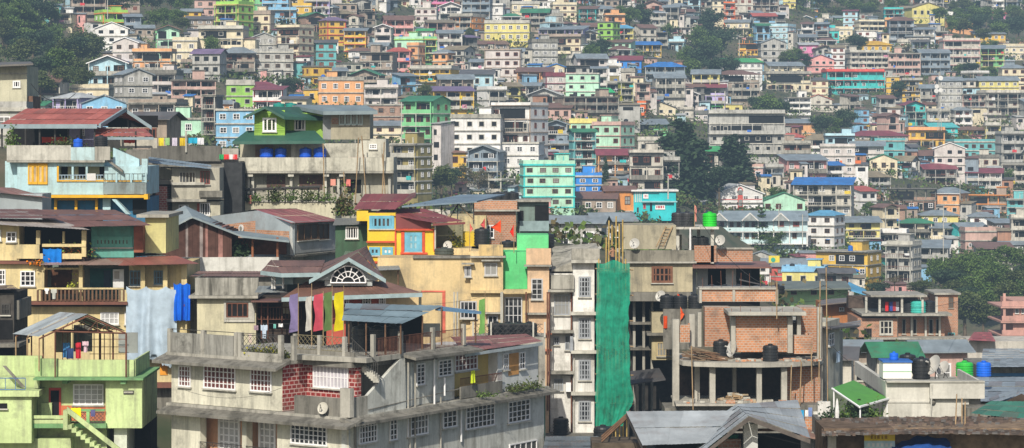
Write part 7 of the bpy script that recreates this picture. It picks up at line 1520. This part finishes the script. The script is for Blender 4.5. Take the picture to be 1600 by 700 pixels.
    for i, (px, o) in enumerate(((566, -1.2), (592, -1.6), (615, -1.0))): tank((X(px, 165.5), 165.5+o, zt2), .55, 1.45, (.03, .032, .034), ('left', 'middle', 'right')[i]+' black tank under the grey canopy roof', 'tanks under the canopy roof')
    # dish, plants, laundry, prayer flags on the main building
    dish(L.pt(ut(512), zR, .35), .34, (-.55, -1, .3), 'weathered dish below the red brick patterned wall', m=plain((.46, .44, .38), .6, .3, .2, 'old_dish'))
    for i, (px, fc, o, z, rx, rz, t) in enumerate(((392, L, -.4, zp, .6, .45, 'yellow flowered plants at the left of the grey house roof garden'), (410, L, -.5, zp, .7, .5, 'bright green plants in the middle of the grey house roof garden'), (428, L, -.4, zp, .6, .5, 'leafy plants at the right of the grey house roof garden'))): bush('shrub', t, fc.pt(fc.uof(px), z+.05, o), rx, .4, rz, 130, .2, (LB[0], plain((.30, .28, .03), .8, .1, .3, 'yellow_leaf')), seed=80+i)
    for i, px in enumerate((794, 806, 818, 829)): bush('shrub', ('first', 'second', 'third', 'last')[i]+' clump of the grassy ledge plants below the white room', Rr.pt(Rr.uof(px), zR+.02, .30), .42, .2, .42, 90, .17, LB, seed=90+i, group='plants on the white room ledge')
    bush('shrub', 'thin trailing plants along the ledge below the yellow recess', Rr.pt(Rr.uof(745), zR+.02, .35), 1.2, .2, .28, 110, .16, LA, seed=97)
    f = Face(380, 163, 560, 163); q = MB(); q.tube(f.pp(375, 506, -1), f.pp(455, 508, -1), .012, IRON, 4); q.solo('clothes_line', 'thin clothes line behind the grey house roof fence', 'clothes line', f.pp(415, 507, -1))
    hang(f, 405, 416, 509, 531, (.42, .50, .60), 'pale blue shirt on the roof clothes line of the grey house', 'laundry on the grey house roof', -1, sleeves=True); hang(f, 386, 391, 522, 538, (.60, .50, .44), 'thin cream cloth on the grey house roof', 'laundry on the grey house roof', -.9); hang(f, 425, 429, 508, 515, (.2, .5, .45), 'small mint cloth on the roof clothes line', 'laundry on the grey house roof', -1); hang(f, 433, 440, 507, 513, (.7, .7, .7), 'small white towel on the roof clothes line', 'laundry on the grey house roof', -1); hang(f, 394, 401, 510, 518, (.35, .25, .3), 'mauve cloth on the roof clothes line', 'laundry on the grey house roof', -1)
    PF = 'prayer flags on the grey house roof'
    f = Face(440, 164.5, 560, 164.5)
    for px, yt, x1, y0, y1, c, t in ((466, 443, 453, 458, 517, (.17, .14, .27), 'lilac prayer flag on a tall pole'), (487, 443, 478, 462, 515, (.42, .41, .38), 'greyish white prayer flag on a tall pole'), (505, 455, 491, 458, 515, (.42, .06, .09), 'rose red prayer flag on a tall pole'), (519, 446, 507, 455, 515, (.09, .15, .05), 'dark green prayer flag on a tall pole'), (537, 446, 523, 455, 515, (.50, .43, .01), 'yellow prayer flag on a tall pole')): pole_flag(f, px, yt, 540, x1, y0, y1, c, t, PF)
    f = Face(740, 186, 780, 186); pole_flag(f, 758, 455, 540, 749, 466, 520, (.14, .30, .08), 'green banner on a pole in front of the cream block', None); hang(Rr, 729, 735, 578, 598, (.50, .60, .03), 'lime yellow cloth on the yellow recess railing', 'washing on balconies', .3)
# ---------------------------------------------------------------- assemble the hillside
def near_top(px): return np.interp(px, [-50, 45, 46, 150, 195, 240, 375, 400, 590, 620, 640, 740, 850, 860, 990, 1060, 1120, 1200, 1330, 1340, 1505, 1600], [100, 100, 172, 170, 170, 215, 190, 165, 170, 300, 320, 320, 330, 350, 350, 330, 350, 415, 455, 462, 520, 545])
def visible_house(x0, x1, yt, yb): return yt < max(near_top(x0), near_top((x0+x1)/2), near_top(x1))-2
def hillside():
    rng = random.Random(21); rows = []; USED = set()
    for ln in HOUSES.strip().split('\n'):
        a, lab = ln.split('|'); t = a.split(); rows.append((float(t[0]), float(t[1]), float(t[2]), float(t[3]), int(t[4]), t[5], t[6], t[7], t[8], None if t[9] == '-' else t[9], lab.strip()))
    LM = [((r[0]+r[1])/2, (r[2]+r[3])/2, r[10]) for r in rows if r[10]]
    SHORT = {}
    for cx, cy, lab in LM:
        w = lab.split(); k = 0
        for i, q in enumerate(w):
            if q in ('with', 'under', 'beside', 'above', 'below', 'of', 'in', 'at', 'among', 'left', 'carrying', 'near', 'on', 'right', 'across', 'between') and i > 1: k = i; break
        SHORT[lab] = ' '.join(w[:k or len(w)][:6])
    cnt = {}
    for s in SHORT.values(): cnt[s] = cnt.get(s, 0)+1
    LM = [m for m in LM if cnt[SHORT[m[2]]] == 1]; USED.update(m[2] for m in LM)
    def auto(x0, x1, yt, yb, n, wc, rs, rc, fl):
        cx, cy = (x0+x1)/2, (yt+yb)/2; w = x1-x0; near_ = sorted(LM, key=lambda m: (m[0]-cx)**2+((m[1]-cy)*1.5)**2)[:9]
        if rs in 'FN': rd = ['with a flat roof', 'flat roofed and bare topped', 'with a flat terrace roof']
        else: rd = [f"with a {RN[rc]} {dict(G='gable', E='front gable', H='hipped', S='sloping')[rs]} roof", f"under {RN[rc]} roofing", f"topped by {RN[rc]} sheets"]
        extra = 'balconied ' if 'v' in fl else ''
        size = 'small ' if w < 26 else ('wide ' if w > 48 else '')
        for m in near_:
            dx, dy = cx-m[0], cy-m[1]
            if abs(dx) > abs(dy)*1.3: rel = 'just right of' if dx > 0 else 'just left of'
            elif abs(dx) < 8: rel = 'straight below' if dy > 0 else 'straight above'
            else: rel = ('below and ' if dy > 0 else 'above and ')+('right of' if dx > 0 else 'left of')
            for r_ in rd:
                L = f"{size}{extra}{CN[wc]} {WN[n]} house {r_}, {rel} the {SHORT[m[2]]}".split()
                if len(L) > 16: L = f"{size}{CN[wc]} house {r_}, {rel} the {SHORT[m[2]]}".split()
                L = ' '.join(L[:16])
                if L not in USED: USED.add(L); return L
        return L
    for (x0, x1, yt, yb, n, wc, rs, rc, fl, band, lab) in rows:
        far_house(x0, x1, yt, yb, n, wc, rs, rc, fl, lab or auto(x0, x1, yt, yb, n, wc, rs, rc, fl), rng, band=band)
    # fillers: the ordinary grey, brown and cream houses packed between them
    boxes = [(r[0], r[1], r[2], r[3]) for r in rows]; boxes += [(1120, 1264, 330, 398), (986, 1060, 294, 346), (868, 1058, 328, 374)]; hand = set(boxes); cand = []
    trees = []
    for ln in TREES.strip().split('\n'):
        a, lab = ln.split('|'); t = a.split(); trees.append((float(t[0]), float(t[1]), float(t[2]), t[3], float(t[4]), lab.strip()))
    tb = [(t[0]-t[2]*.32*t[4], t[0]+t[2]*.32*t[4], t[1]-t[2]*.95, t[1]-t[2]*.1) for t in trees]
    woods = [(-20, 150, 40, 150), (-20, 92, -10, 60), (205, 300, -10, 58), (1466, 1620, 392, 520), (1475, 1620, 14, 66), (1240, 1375, -10, 26)]
    py = 470.0
    while py > -26:
        px = -20+rng.uniform(0, 30)
        while px < 1640:
            D = depth(px, py); st = rng.uniform(2.5, 3.0)*F/D; wpx = rng.uniform(4.6, 10.0)*F/D; n = rng.choice([1, 1, 2, 2, 2, 3, 3]) if py > 120 else rng.choice([1, 1, 2, 2, 3]); h = n*st*rng.uniform(.9, 1.05)
            y_ = py+rng.uniform(-4, 4); b = (px-wpx/2, px+wpx/2, y_-h, y_); D = depth(px, y_)
            ok = visible_house(*b) and not any(max(0, min(b[1], q[1])-max(b[0], q[0]))*max(0, min(b[3], q[3])-max(b[2], q[2])) > (.2 if q in hand else .4)*(b[1]-b[0])*(b[3]-b[2]) for q in boxes)
            ok = ok and not any(q[0] < px < q[1] and q[2] < py-h*.5 < q[3] for q in tb) and not any(q[0] < px < q[1] and q[2] < py-h*.5 < q[3] for q in woods)
            if ok and rng.random() < .93:
                wc = rng.choices('kqcnzhwYOpLmbsgTKyRlo', [24, 17, 5, 5, 14, 3, 15, 1.5, 1, 2, 6, 4, 5, 9, 1, 2, 4, 1, 3, 2, 1])[0]
                rs = rng.choices('FGEHSN', [26, 24, 17, 12, 15, 6])[0]; rc = rng.choices(['gry', 'rust', 'drk', 'tan', 'lgt', 'mar', 'grn', 'red', 'blu', 'pur'], [34, 22, 12, 9, 8, 4, 4, 3, 2, 2])[0]
                fl = ('v' if rng.random() < .58 else '')+('x' if rng.random() < .3 else '')+rng.choice(['', '', 'r', 'l', ''])+('c' if n > 1 and rng.random() < .12 else '')
                cand.append((b, n, wc, rs, rc, fl or '-', D)); boxes.append((b[0]+2, b[1]-2, b[2], b[3]))
            px += wpx*rng.uniform(.55, 1.0)
        py -= 9.5 if py > 150 else 7.2
    cand.sort(key=lambda c: c[6]/max(1, (c[0][1]-c[0][0])))
    nind = 296-len(rows)-30
    big = MB()
    for i, (b, n, wc, rs, rc, fl, D) in enumerate(cand):
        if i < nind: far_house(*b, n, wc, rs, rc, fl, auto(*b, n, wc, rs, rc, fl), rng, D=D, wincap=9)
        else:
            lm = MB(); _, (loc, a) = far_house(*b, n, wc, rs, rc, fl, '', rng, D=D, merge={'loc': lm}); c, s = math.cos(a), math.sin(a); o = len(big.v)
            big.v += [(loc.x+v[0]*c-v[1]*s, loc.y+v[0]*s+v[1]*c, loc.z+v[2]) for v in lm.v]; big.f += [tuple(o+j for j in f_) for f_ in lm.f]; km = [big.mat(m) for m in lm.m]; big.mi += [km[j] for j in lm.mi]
    for _ in range(1500):                                            # lean-tos, sheds and roof rooms crowded in between
        px = rng.uniform(-20, 1630); py = rng.uniform(-20, 480)
        if py > near_top(px)+6 or any(q[0] < px < q[1] and q[2] < py < q[3] for q in woods+tb) or any(q[0]-3 < px < q[1]+3 and q[2] < py-4 < q[3]-6 for q in hand): continue
        D = depth(px, py); w = rng.uniform(1.6, 5); h = rng.uniform(1.8, 3.2); c = P(px, py, D); a = rng.uniform(-.4, .4); lm = MB(); wm = paint(PAL[rng.choice('kqcnzhwRnTLpbs')], .6); rm = metal(RC[rng.choice(['gry', 'rust', 'lgt', 'drk', 'tan', 'blu', 'mar', 'gry', 'rust'])], .5); d = rng.uniform(2, 4)
        lm.box(-w/2, w/2, 0, d, -4, h, wm); lm.slab([(-w/2-.3, -.5, h+.05), (w/2+.3, -.5, h+.05), (w/2+.3, d+.3, h+.5), (-w/2-.3, d+.3, h+.5)], .1, rm)
        q = rng.uniform(-w/2+.1, w/2-.9); lm.box(q, q+rng.uniform(.5, .8), -.03, .02, .1, h*.75, DARK)
        ca, sa = math.cos(a), math.sin(a); o = len(big.v); big.v += [(c.x+v[0]*ca-v[1]*sa, c.y+v[0]*sa+v[1]*ca, c.z+v[2]) for v in lm.v]; big.f += [tuple(o+j for j in f_) for f_ in lm.f]; km = [big.mat(m) for m in lm.m]; big.mi += [km[j] for j in lm.mi]
    print('HOUSES', len(rows), 'fillers', len(cand), 'individual', min(nind, len(cand)))
    o = big.build('distant_houses'); tag(o, 'the many small far houses filling the hillside between the larger ones', 'houses', None, 'stuff')
    # bright specks of washing and cloth along the balconies
    # trees
    kinds = {'tall': 'tall dark evergreen', 'd': 'dark round tree', 'a': 'green round tree', 'b': 'yellow green tree', 'bare': 'brown thin leaved tree', 'cone': 'narrow dark conifer', 'arau': 'slender pine'}
    for i, (px, py, h, kind, w, lab) in enumerate(trees):
        D = depth(px, min(py, near_top(px)+10)) if py < 470 else 560
        if py > 440 and px > 1300: D = 600
        if kind == 'tall': D += 22; w *= 1.3
        m = min(LM, key=lambda m: (m[0]-px)**2+(m[1]-(py-h/2))**2); dx, dy = px-m[0], py-h/2-m[1]
        rel = ('right of' if dx > 0 else 'left of') if abs(dx) > abs(dy) else ('below' if dy > 0 else 'above')
        L = lab or f"{kinds[kind]} {rel} the {SHORT[m[2]]}"
        k = 0
        while L in USED and k < 5: k += 1; L = f"{['smaller', 'lower', 'fuller', 'paler', 'outer'][k-1]} {kinds[kind]} {rel} the {SHORT[m[2]]}"
        USED.add(L); tree(kind, i % (3 if kind in 'abd' else 2) if kind != 'arau' else 0, P(px, py, D), h*D/F, w, L, 'trees among the hillside houses')
    for wood, lab, grp, Dm in ((LEFTWOOD, 'dense green tree of the wood at the upper left', 'trees of the upper left wood', None), (RIGHTWOOD, 'dense dark green tree of the wood at the right edge', 'trees of the right wood', 665)):
        for i, (px, py, h, kind, w) in enumerate(wood):
            D = depth(px, py) if Dm is None or py < 200 else Dm-(py-430)*.8; tree(kind, i % 3, P(px, py, D), h*D/F, w, lab, grp)

def wires():
    def pole(px, y0, y1, D, lab, r=.11, arms=True):
        t = thing('utility_pole', lab, 'utility pole', P(px, y1, D), 'poles standing among the houses'); m = MB(); m.tube(P(px, y1+6, D), P(px, y0, D), r, CONCL, 6, r*.7); m.build('pole', t)
        if arms: a = MB(); a.box(X(px, D)-.9, X(px, D)+.9, D-.05, D+.05, Z(y0+3, D), Z(y0+3, D)+.09, IRON); a.build('cross_arm', t)
    pole(1217, 320, 352, 640, 'grey pole right of the tall evergreens'); pole(1044, 275, 305, 640, 'pale pole among the tall dark evergreens', .18, False); pole(1336, 158, 198, 1000, 'thin pole left of the golden roofed hall'); pole(453, 0, 28, 900, 'white and yellow pole above the yellow red banded house', .16, False); pole(646, 112, 128, 840, 'white pole beside the peach tower', .14, False); pole(168, 0, 24, 700, 'pale flag pole above the lime green house', .14, False); pole(1155, 62, 82, 1100, 'white and red pole beside the orange stairs', .2, False); pole(1500, 270, 306, 830, 'pole beside the maroon roofed white house'); pole(1254, 335, 380, 600, 'dark pole in front of the pale school', .12); pole(1291, 425, 455, 450, 'thin pole before the amber house'); pole(1474, 322, 402, 560, 'black lamp pole among the right houses', .1); pole(1631/1.02, 300, 330, 800, 'pole at the right edge of the town')
    t = thing('antenna_mast', 'tall lattice antenna mast with white round dishes', 'antenna mast', P(1468, 190, 930)); m = MB(); D = 930
    for dx, dy in ((-.6, 0), (.6, 0), (0, 1.0)): m.tube(P(1468, 190, D)+Vector((dx, dy, -3)), P(1468, 112, D)+Vector((dx*.3, dy*.3, 0)), .09, CONCL, 5)
    for i in range(9): z0 = P(1468, 188-i*8, D); m.tube(z0+Vector((-.6+.045*i, 0, 0)), P(1468, 180-i*8, D)+Vector((.55-.045*i, 0, 0)), .06, CONCL, 4)
    m.build('mast', t)
    for x, y in ((1464, 135), (1470, 141), (1463, 142), (1470, 122)): d = MB(); d.tube(P(x, y, D-1), P(x, y, D-1.4), .75, WHITE, 12); d.build('dish', t)
    dh = thing('big_dish', 'huge weathered satellite dish lying open on the brown house', 'satellite dish', P(213, 155, 690)); m = MB(); m.smooth = True; k = m.mat(paint((.40, .37, .28), .6)); c = P(214, 139, 688); n = 24; ax = Vector((.1, -.75, .62)).normalized(); e = Vector((1, 0, .0)); g = ax.cross(e).normalized()
    for rr, dd in ((0, 0), (.4, .06), (.75, .2), (1, .38)):
        for j in range(n): tt = 2*math.pi*j/n; m.v.append(tuple(c+(e*math.cos(tt)+g*math.sin(tt))*2.9*rr+ax*2.9*dd))
    for a in range(3):
        for j in range(n): m.f.append((a*n+j, a*n+(j+1) % n, (a+1)*n+(j+1) % n, (a+1)*n+j)); m.mi.append(k)
    m.build('bowl', dh); s = MB(); [s.tube(P(213+dx, 158, 690), c-ax*.1, .12, IRON, 5) for dx in (-7, 0, 7)]; s.build('stand', dh)
    def wire(p, q, sag, lab, r=.018):
        m = MB(); pr = None
        for i in range(15):
            u = i/14; a = Vector(p).lerp(Vector(q), u); a.z -= sag*4*u*(1-u)
            if pr: m.tube(pr, a, r, IRON, 4)
            pr = a
        m.solo('cable', lab, 'cable', p, 'overhead cables')
    wire(P(48, 130, 326), P(118, 146, 330), 1.5, 'pale cable with small flags left of the cream house', .05); wire(P(930, 360, 215), P(1080, 340, 225), 1, 'cable above the ochre concrete house'); wire(P(1120, 440, 215), P(1330, 455, 230), 1.2, 'cable crossing behind the unfinished building'); [wire(P(a, b, D), P(c, d, E), sg, t, .02) for a, b, D, c, d, E, sg, t in ((600, 330, 245, 760, 306, 262, .8, 'cable above the sheet roof behind the yellow house'), (240, 214, 240, 372, 222, 240, .5, 'cable above the dark terrace'), (1085, 330, 225, 1290, 446, 192, 2.5, 'long cable from the tank tower down to the bamboo poles'), (1296, 425, 188, 1600, 398, 300, 2, 'cable crossing in front of the amber house'), (860, 395, 199, 935, 360, 214, .5, 'cable from the white tower to the bamboo scaffold'), (20, 330, 210, 250, 345, 205, 1.2, 'cable above the rusty roof of the cream house'), (430, 500, 184, 560, 420, 205, 1, 'cable behind the prayer flags'), (1300, 540, 192, 1440, 598, 166, .9, 'cable down to the pale cement house'))]; wire(P(545, 560, 165), P(440, 620, 160), 1.1, 'cable sagging across the grey house front', .012); wire(P(290, 610, 161), P(440, 606, 158), .5, 'cable looped under the white windows of the grey house', .012); wire(P(590, 470, 195), P(760, 462, 198), .4, 'cable in front of the cream block', .014); wire(P(1284, 445, 192), P(1500, 470, 240), 1.0, 'cable running from the unfinished building to the right', .016)

def school():
    D = 690; f = Face(1122, D, 1263, D); b = thing('school', 'long pale blue two storey building with white gablets on its grey roof', 'school', f.pp(1190, 395)); PB = paint((.56, .74, .77), .25); w = MB(); f.pb(w, 1121, 1262, 344, 396, -10, -1.6, PB); w.build('wall', b)
    l = MB()
    for y in (355.5, 374.5): f.pb(l, 1121, 1200, y, y+6, -.2, 0, PB); f.pb(l, 1119, 1262, y+6.2, y+7.5, -1.7, .05, WHITE)
    f.pb(l, 1200, 1262, 344, 361, -1.6, -.1, PB); f.pb(l, 1260, 1262.5, 361, 385, -.3, 0, WHITE); l.build('balcony', b); p = MB(); [f.pb(p, x, x+1.6, 345, 382, -.25, -.05, WHITE) for x in (1121, 1136, 1160, 1184, 1208, 1233)]; p.build('pillars', b)
    r = MB(); rm = metal((.20, .25, .285), .08); r.slab([P(1116, 344.5, D-1.3), P(1264, 344.5, D-1.3), P(1262, 329, D+5), P(1122, 329, D+5)], .2, rm); r.slab([P(870, 347, D+12), P(1056, 347, D+12), P(1056, 331, D+22), P(876, 331, D+22)], .2, rm); r.build('roof', b); g = MB()
    for x in (1124, 1172, 1220):
        q = [P(x-13, 345, D-1.6), P(x+13, 345, D-1.6), P(x, 333, D-1.6)]; g.poly(q, paint((.30, .33, .33), .4)); g.tube(q[0], q[2], .2, WHITE, 4); g.tube(q[2], q[1], .2, WHITE, 4)
        g.slab([q[0], P(x-13, 345, D-1.3), P(x, 333, D+2), q[2]], .1, rm); g.slab([q[2], P(x, 333, D+2), P(x+13, 345, D-1.3), q[1]], .1, rm)
    g.build('gablet', b)
    for x in (1126, 1141, 1152, 1165, 1175, 1190): window(f, x, x+6, 347, 355, b, 2, 1, BROWN, DARK, out=-1.6, bw=.15); window(f, x, x+6, 363.5, 373, b, 2, 1, WOOD, DARK, out=-1.6, bw=.15)
    for x in (1215, 1239): window(f, x, x+10, 346, 354, b, 3, 1, plain((.22, .06, .05), .7, .3, .2, 'red_shutter'), DARK, out=-.1, bw=.2); window(f, x, x+7, 363, 373, b, 2, 1, WOOD, DARK, out=-1.6, bw=.15)
    b = thing('long_house', 'long house with grey gabletted roof left of the concrete tank frame', 'house', P(960, 360, D+10)); f = Face(870, D+16, 1058, D+16); w = MB(); f.pb(w, 876, 1054, 347, 372, -8, 0, paint((.40, .42, .42), .4)); w.build('wall', b); g = MB()
    for x in (885, 930, 960, 1003, 1040):
        q = [P(x-11, 347, D+11.7), P(x+11, 347, D+11.7), P(x, 337, D+11.7)]; g.poly(q, paint((.22, .24, .25), .4)); g.tube(q[0], q[2], .16, WHITE if x > 1000 else CONC, 4); g.tube(q[2], q[1], .16, WHITE if x > 1000 else CONC, 4)
    g.build('gablet', b)
    for i in range(11): window(f, 882+i*15, 888+i*15, 350, 359, b, 2, 1, WOOD, DARK, bw=.12)
    # cyan house
    D = 662; f = Face(988, D, 1058, D); b = thing('house', 'bright turquoise two storey house with white upright stripes', 'house', f.pp(1022, 342)); TQ = paint((.02, .50, .54), .18); w = MB(); f.pb(w, 990, 1056, 299, 345, -9, 0, TQ); w.build('wall', b); l = MB(); f.pb(l, 986, 1060, 296.5, 299, -9, .9, WHITE); f.pb(l, 1003, 1058, 314, 316, .0, 1.0, paint((.3, .55, .58), .2)); [f.pb(l, x, x+1.2, 299.2, 316, .0, .12, WHITE) for x in (992, 995, 998, 1001)]; f.pb(l, 1030, 1056, 300, 314, .0, .35, TQ); f.pb(l, 1053, 1056, 316.2, 332, .6, .9, TQ); l.build('ledge', b)
    RWN = plain((.40, .05, .06), .6, .3, .2, 'red_window'); window(f, 1005, 1013, 303, 310, b, 3, 1, FRAMEW, RWN, bw=.15); window(f, 1024, 1039, 320, 327, b, 4, 1, FRAMEW, RWN, bw=.15); window(f, 1005, 1009, 318, 326, b, 1, 1, RWN, DARK, bw=.15); window(f, 995, 998, 324, 332, b, 1, 1, IRON, DARK, bw=.1); d = MB(); f.pb(d, 1015.5, 1019, 317, 330, 0, .05, DARK); d.build('door', b)
def white_house():
    r = next(o for o in COL.objects if o.get('label', '').startswith('white house with a red striped')); D = r.location.y; k = D/F; z0 = r.location.z; X0 = r.location.x; RD = plain((.55, .10, .08), .7, .3, .2, 'red_stripe')
    def bx(nm, x0, x1, y0, y1, d, m): q = MB(); q.box(X(x0, D)-X0, X(x1, D)-X0, -d, -.01, Z(y1, D)-z0, Z(y0, D)-z0, m); q.build(nm, r, True)
    bx('stair_strip', 1152.5, 1160.5, 305, 333, .2, RD); bx('stair_window', 1153.3, 1159.7, 312, 322, .3, GLASS); bx('stair_window', 1153.3, 1159.7, 297, 304, .3, GLASS); bx('red_band', 1119, 1192, 311, 312, .12, RD); bx('red_band', 1119, 1192, 327.5, 328.5, .12, RD)
    a = MB(); c = Vector((X(1156.5, D)-X0, -.2, Z(298, D)-z0)); [a.tube(c+Vector((.62*math.cos(t), 0, .8*math.sin(t))), c+Vector((.62*math.cos(t+.35), 0, .8*math.sin(t+.35))), .12, RD, 4) for t in np.arange(0, 3.1, .35)]; a.build('arch', r, True)
def signs():
    D = 670; t = thing('signboard', 'small yellow signboard with a green disc beside the red walled house', 'signboard', P(1210, 412, D)); b = MB(); b.box(X(1201, D), X(1218, D), D-.1, D, Z(412, D), Z(399.5, D), plain((.62, .50, .05), .7, .3, .15, 'yellow_sign')); b.build('board', t)
    d = MB(); d.tube(P(1208, 406, D-.1), P(1208, 406, D-.16), .55, plain((.03, .30, .20), .7, .3, .1, 'green_disc'), 14); d.build('disc', t); p = MB(); [p.tube(P(x, 412, D-.05), P(x, 424, D-.05), .06, IRON, 5) for x in (1203, 1216)]; p.build('posts', t)
    t = thing('signboard', 'long yellow and blue painted signboard on the pale yellow shop', 'signboard', P(1256, 428, D)); b = MB(); b.box(X(1227, D), X(1284, D), D-.3, D-.2, Z(428, D), Z(419, D), plain((.55, .52, .06), .7, .3, .15, 'yellow_green_sign')); b.build('board', t); q = MB(); [q.box(X(x, D), X(x+w, D), D-.36, D-.303, Z(426, D), Z(421, D), m) for x, w, m in ((1229, 6, plain((.10, .15, .5), .7, .3, .1, 'blue_mark')), (1250, 9, plain((.08, .16, .5), .7, .3, .1, 'blue_mark')), (1262, 7, plain((.08, .16, .5), .7, .3, .1, 'blue_mark')), (1273, 6, plain((.10, .3, .55), .7, .3, .1, 'blue_mark')))]; q.build('painted_marks', t)
def specks():
    """washing hung out on far balconies: each cloth its own little sheet"""
    rng = random.Random(5); cols = [((.62, .62, .62), 'white'), ((.55, .06, .07), 'red'), ((.05, .15, .5), 'blue'), ((.6, .45, .05), 'yellow'), ((.55, .25, .35), 'pink'), ((.05, .4, .4), 'turquoise')]
    ob = [o for o in COL.objects if o.name.startswith('balcony') and o.parent and o.parent.get('group')]
    for o in rng.sample(ob, min(90, len(ob))):
        r = o.parent; a = r.rotation_euler[2]; bb = [Vector(v.co) for v in o.data.vertices]; x0 = min(v.x for v in bb); x1 = max(v.x for v in bb); z0 = min(v.z for v in bb); c, t = rng.choice(cols); x = rng.uniform(x0+.5, x1-1.2); w = rng.uniform(.7, 1.6); h = rng.uniform(.5, 1.0)
        m = MB(); k = cloth(c); pts = []
        for i in range(5): pts.append((x+w*i/4, -1.33-.05*math.sin(i*2.1), z0+1.25))
        for i in range(4): m.poly([(pts[i][0], pts[i][1], pts[i][2]-h), (pts[i+1][0], pts[i+1][1], pts[i+1][2]-h*(1+.1*(i % 2))), pts[i+1], pts[i]], k)
        ob2 = bpy.data.objects.new('washing', m.mesh('washing')); COL.objects.link(ob2); ob2.location = r.location; ob2.rotation_euler = (0, 0, a)
        tag(ob2, f'small {t} cloth over a far balcony rail', 'washing', f'{t} cloths on the far balconies')

    tk = []
    for col in (BLACKP, BLACKP, plain((.02, .12, .45), .5, .4, .2, 'blue_tank')):
        m = MB(); m.lathe((0, 0, 0), [(.58, 0), (.6, .1), (.6, 1.0), (.42, 1.2), (.2, 1.3)], col, 10); tk.append(m.mesh('water_tank'))
    for i, (r, h, hw, dep) in enumerate(rng.sample(FLATS, min(70, len(FLATS)))):
        k = i % 3; a = r.rotation_euler[2]; x = rng.uniform(-hw+.8, hw-.8); y = rng.uniform(.8, max(1, dep-1)); t = bpy.data.objects.new('water_tank', tk[k]); COL.objects.link(t)
        t.location = r.location+Vector((x*math.cos(a)-y*math.sin(a), x*math.sin(a)+y*math.cos(a), h)); c = 'blue' if k == 2 else 'black'; tag(t, f'small {c} water tank on a far flat roof', 'water tank', f'{c} tanks on the far flat roofs')

# ---------------------------------------------------------------- run
add_ground_points([(float(l.split()[0]), float(l.split()[1]), float(l.split()[3])) for l in HOUSES.strip().split('\n')])
build_terrain(); near(); hillside(); school(); white_house(); signs(); wires(); specks()

# haze: bluish absorbing volume; its emission stands in for sunlight scattered by air
hz = bpy.data.materials.new('haze'); hz.use_nodes = True; nt = hz.node_tree; nt.nodes.clear()
out = nt.nodes.new('ShaderNodeOutputMaterial'); ab = nt.nodes.new('ShaderNodeVolumeAbsorption'); em = nt.nodes.new('ShaderNodeEmission'); ad = nt.nodes.new('ShaderNodeAddShader')
HD = .00019
ab.inputs['Color'].default_value = (0, 0, 0, 1); ab.inputs['Density'].default_value = HD
em.inputs['Color'].default_value = (.33, .47, .61, 1); em.inputs['Strength'].default_value = HD
nt.links.new(ab.outputs[0], ad.inputs[0]); nt.links.new(em.outputs[0], ad.inputs[1]); nt.links.new(ad.outputs[0], out.inputs['Volume'])
m = MB(); m.box(-900, 900, -120, 2300, -120, 190, hz); o = m.build('haze'); tag(o, 'thin bluish haze over the whole valley', 'haze', None, 'stuff')

sun_el, sun_az = math.radians(37), math.radians(11)                     # behind the viewer's left shoulder
d = Vector((-math.sin(sun_az)*math.cos(sun_el), -math.cos(sun_az)*math.cos(sun_el), math.sin(sun_el)))
sl = bpy.data.lights.new('sun', 'SUN'); sl.energy = 5.0; sl.angle = math.radians(.55); sl.color = (1, .93, .80)
so = bpy.data.objects.new('sun', sl); COL.objects.link(so); so.rotation_euler = d.to_track_quat('Z', 'Y').to_euler()
wd = bpy.data.worlds.new('World'); SC.world = wd; wd.use_nodes = True; nt = wd.node_tree; bg = nt.nodes['Background']
sky = nt.nodes.new('ShaderNodeTexSky'); sky.sky_type = 'NISHITA'; sky.sun_disc = False; sky.sun_elevation = sun_el; sky.sun_rotation = math.atan2(d.x, d.y); sky.dust_density = 2.0
nt.links.new(sky.outputs[0], bg.inputs[0]); bg.inputs[1].default_value = .11
cam = bpy.data.cameras.new('camera'); co = bpy.data.objects.new('camera', cam); COL.objects.link(co); SC.camera = co
co.location = (0, 0, 0); co.rotation_euler = (math.pi/2, 0, 0); cam.sensor_width = 36; cam.lens = F*36/1600; cam.shift_y = -(350-HY)/1600; cam.clip_start = 1; cam.clip_end = 6000
SC.view_settings.view_transform = 'Standard'; SC.view_settings.look = 'None'; SC.view_settings.exposure = 0
SC.render.engine = 'CYCLES'; SC.cycles.use_denoising = True; SC.cycles.max_bounces = 5; SC.cycles.diffuse_bounces = 2; SC.cycles.glossy_bounces = 2; SC.cycles.transparent_max_bounces = 4; SC.cycles.volume_bounces = 0
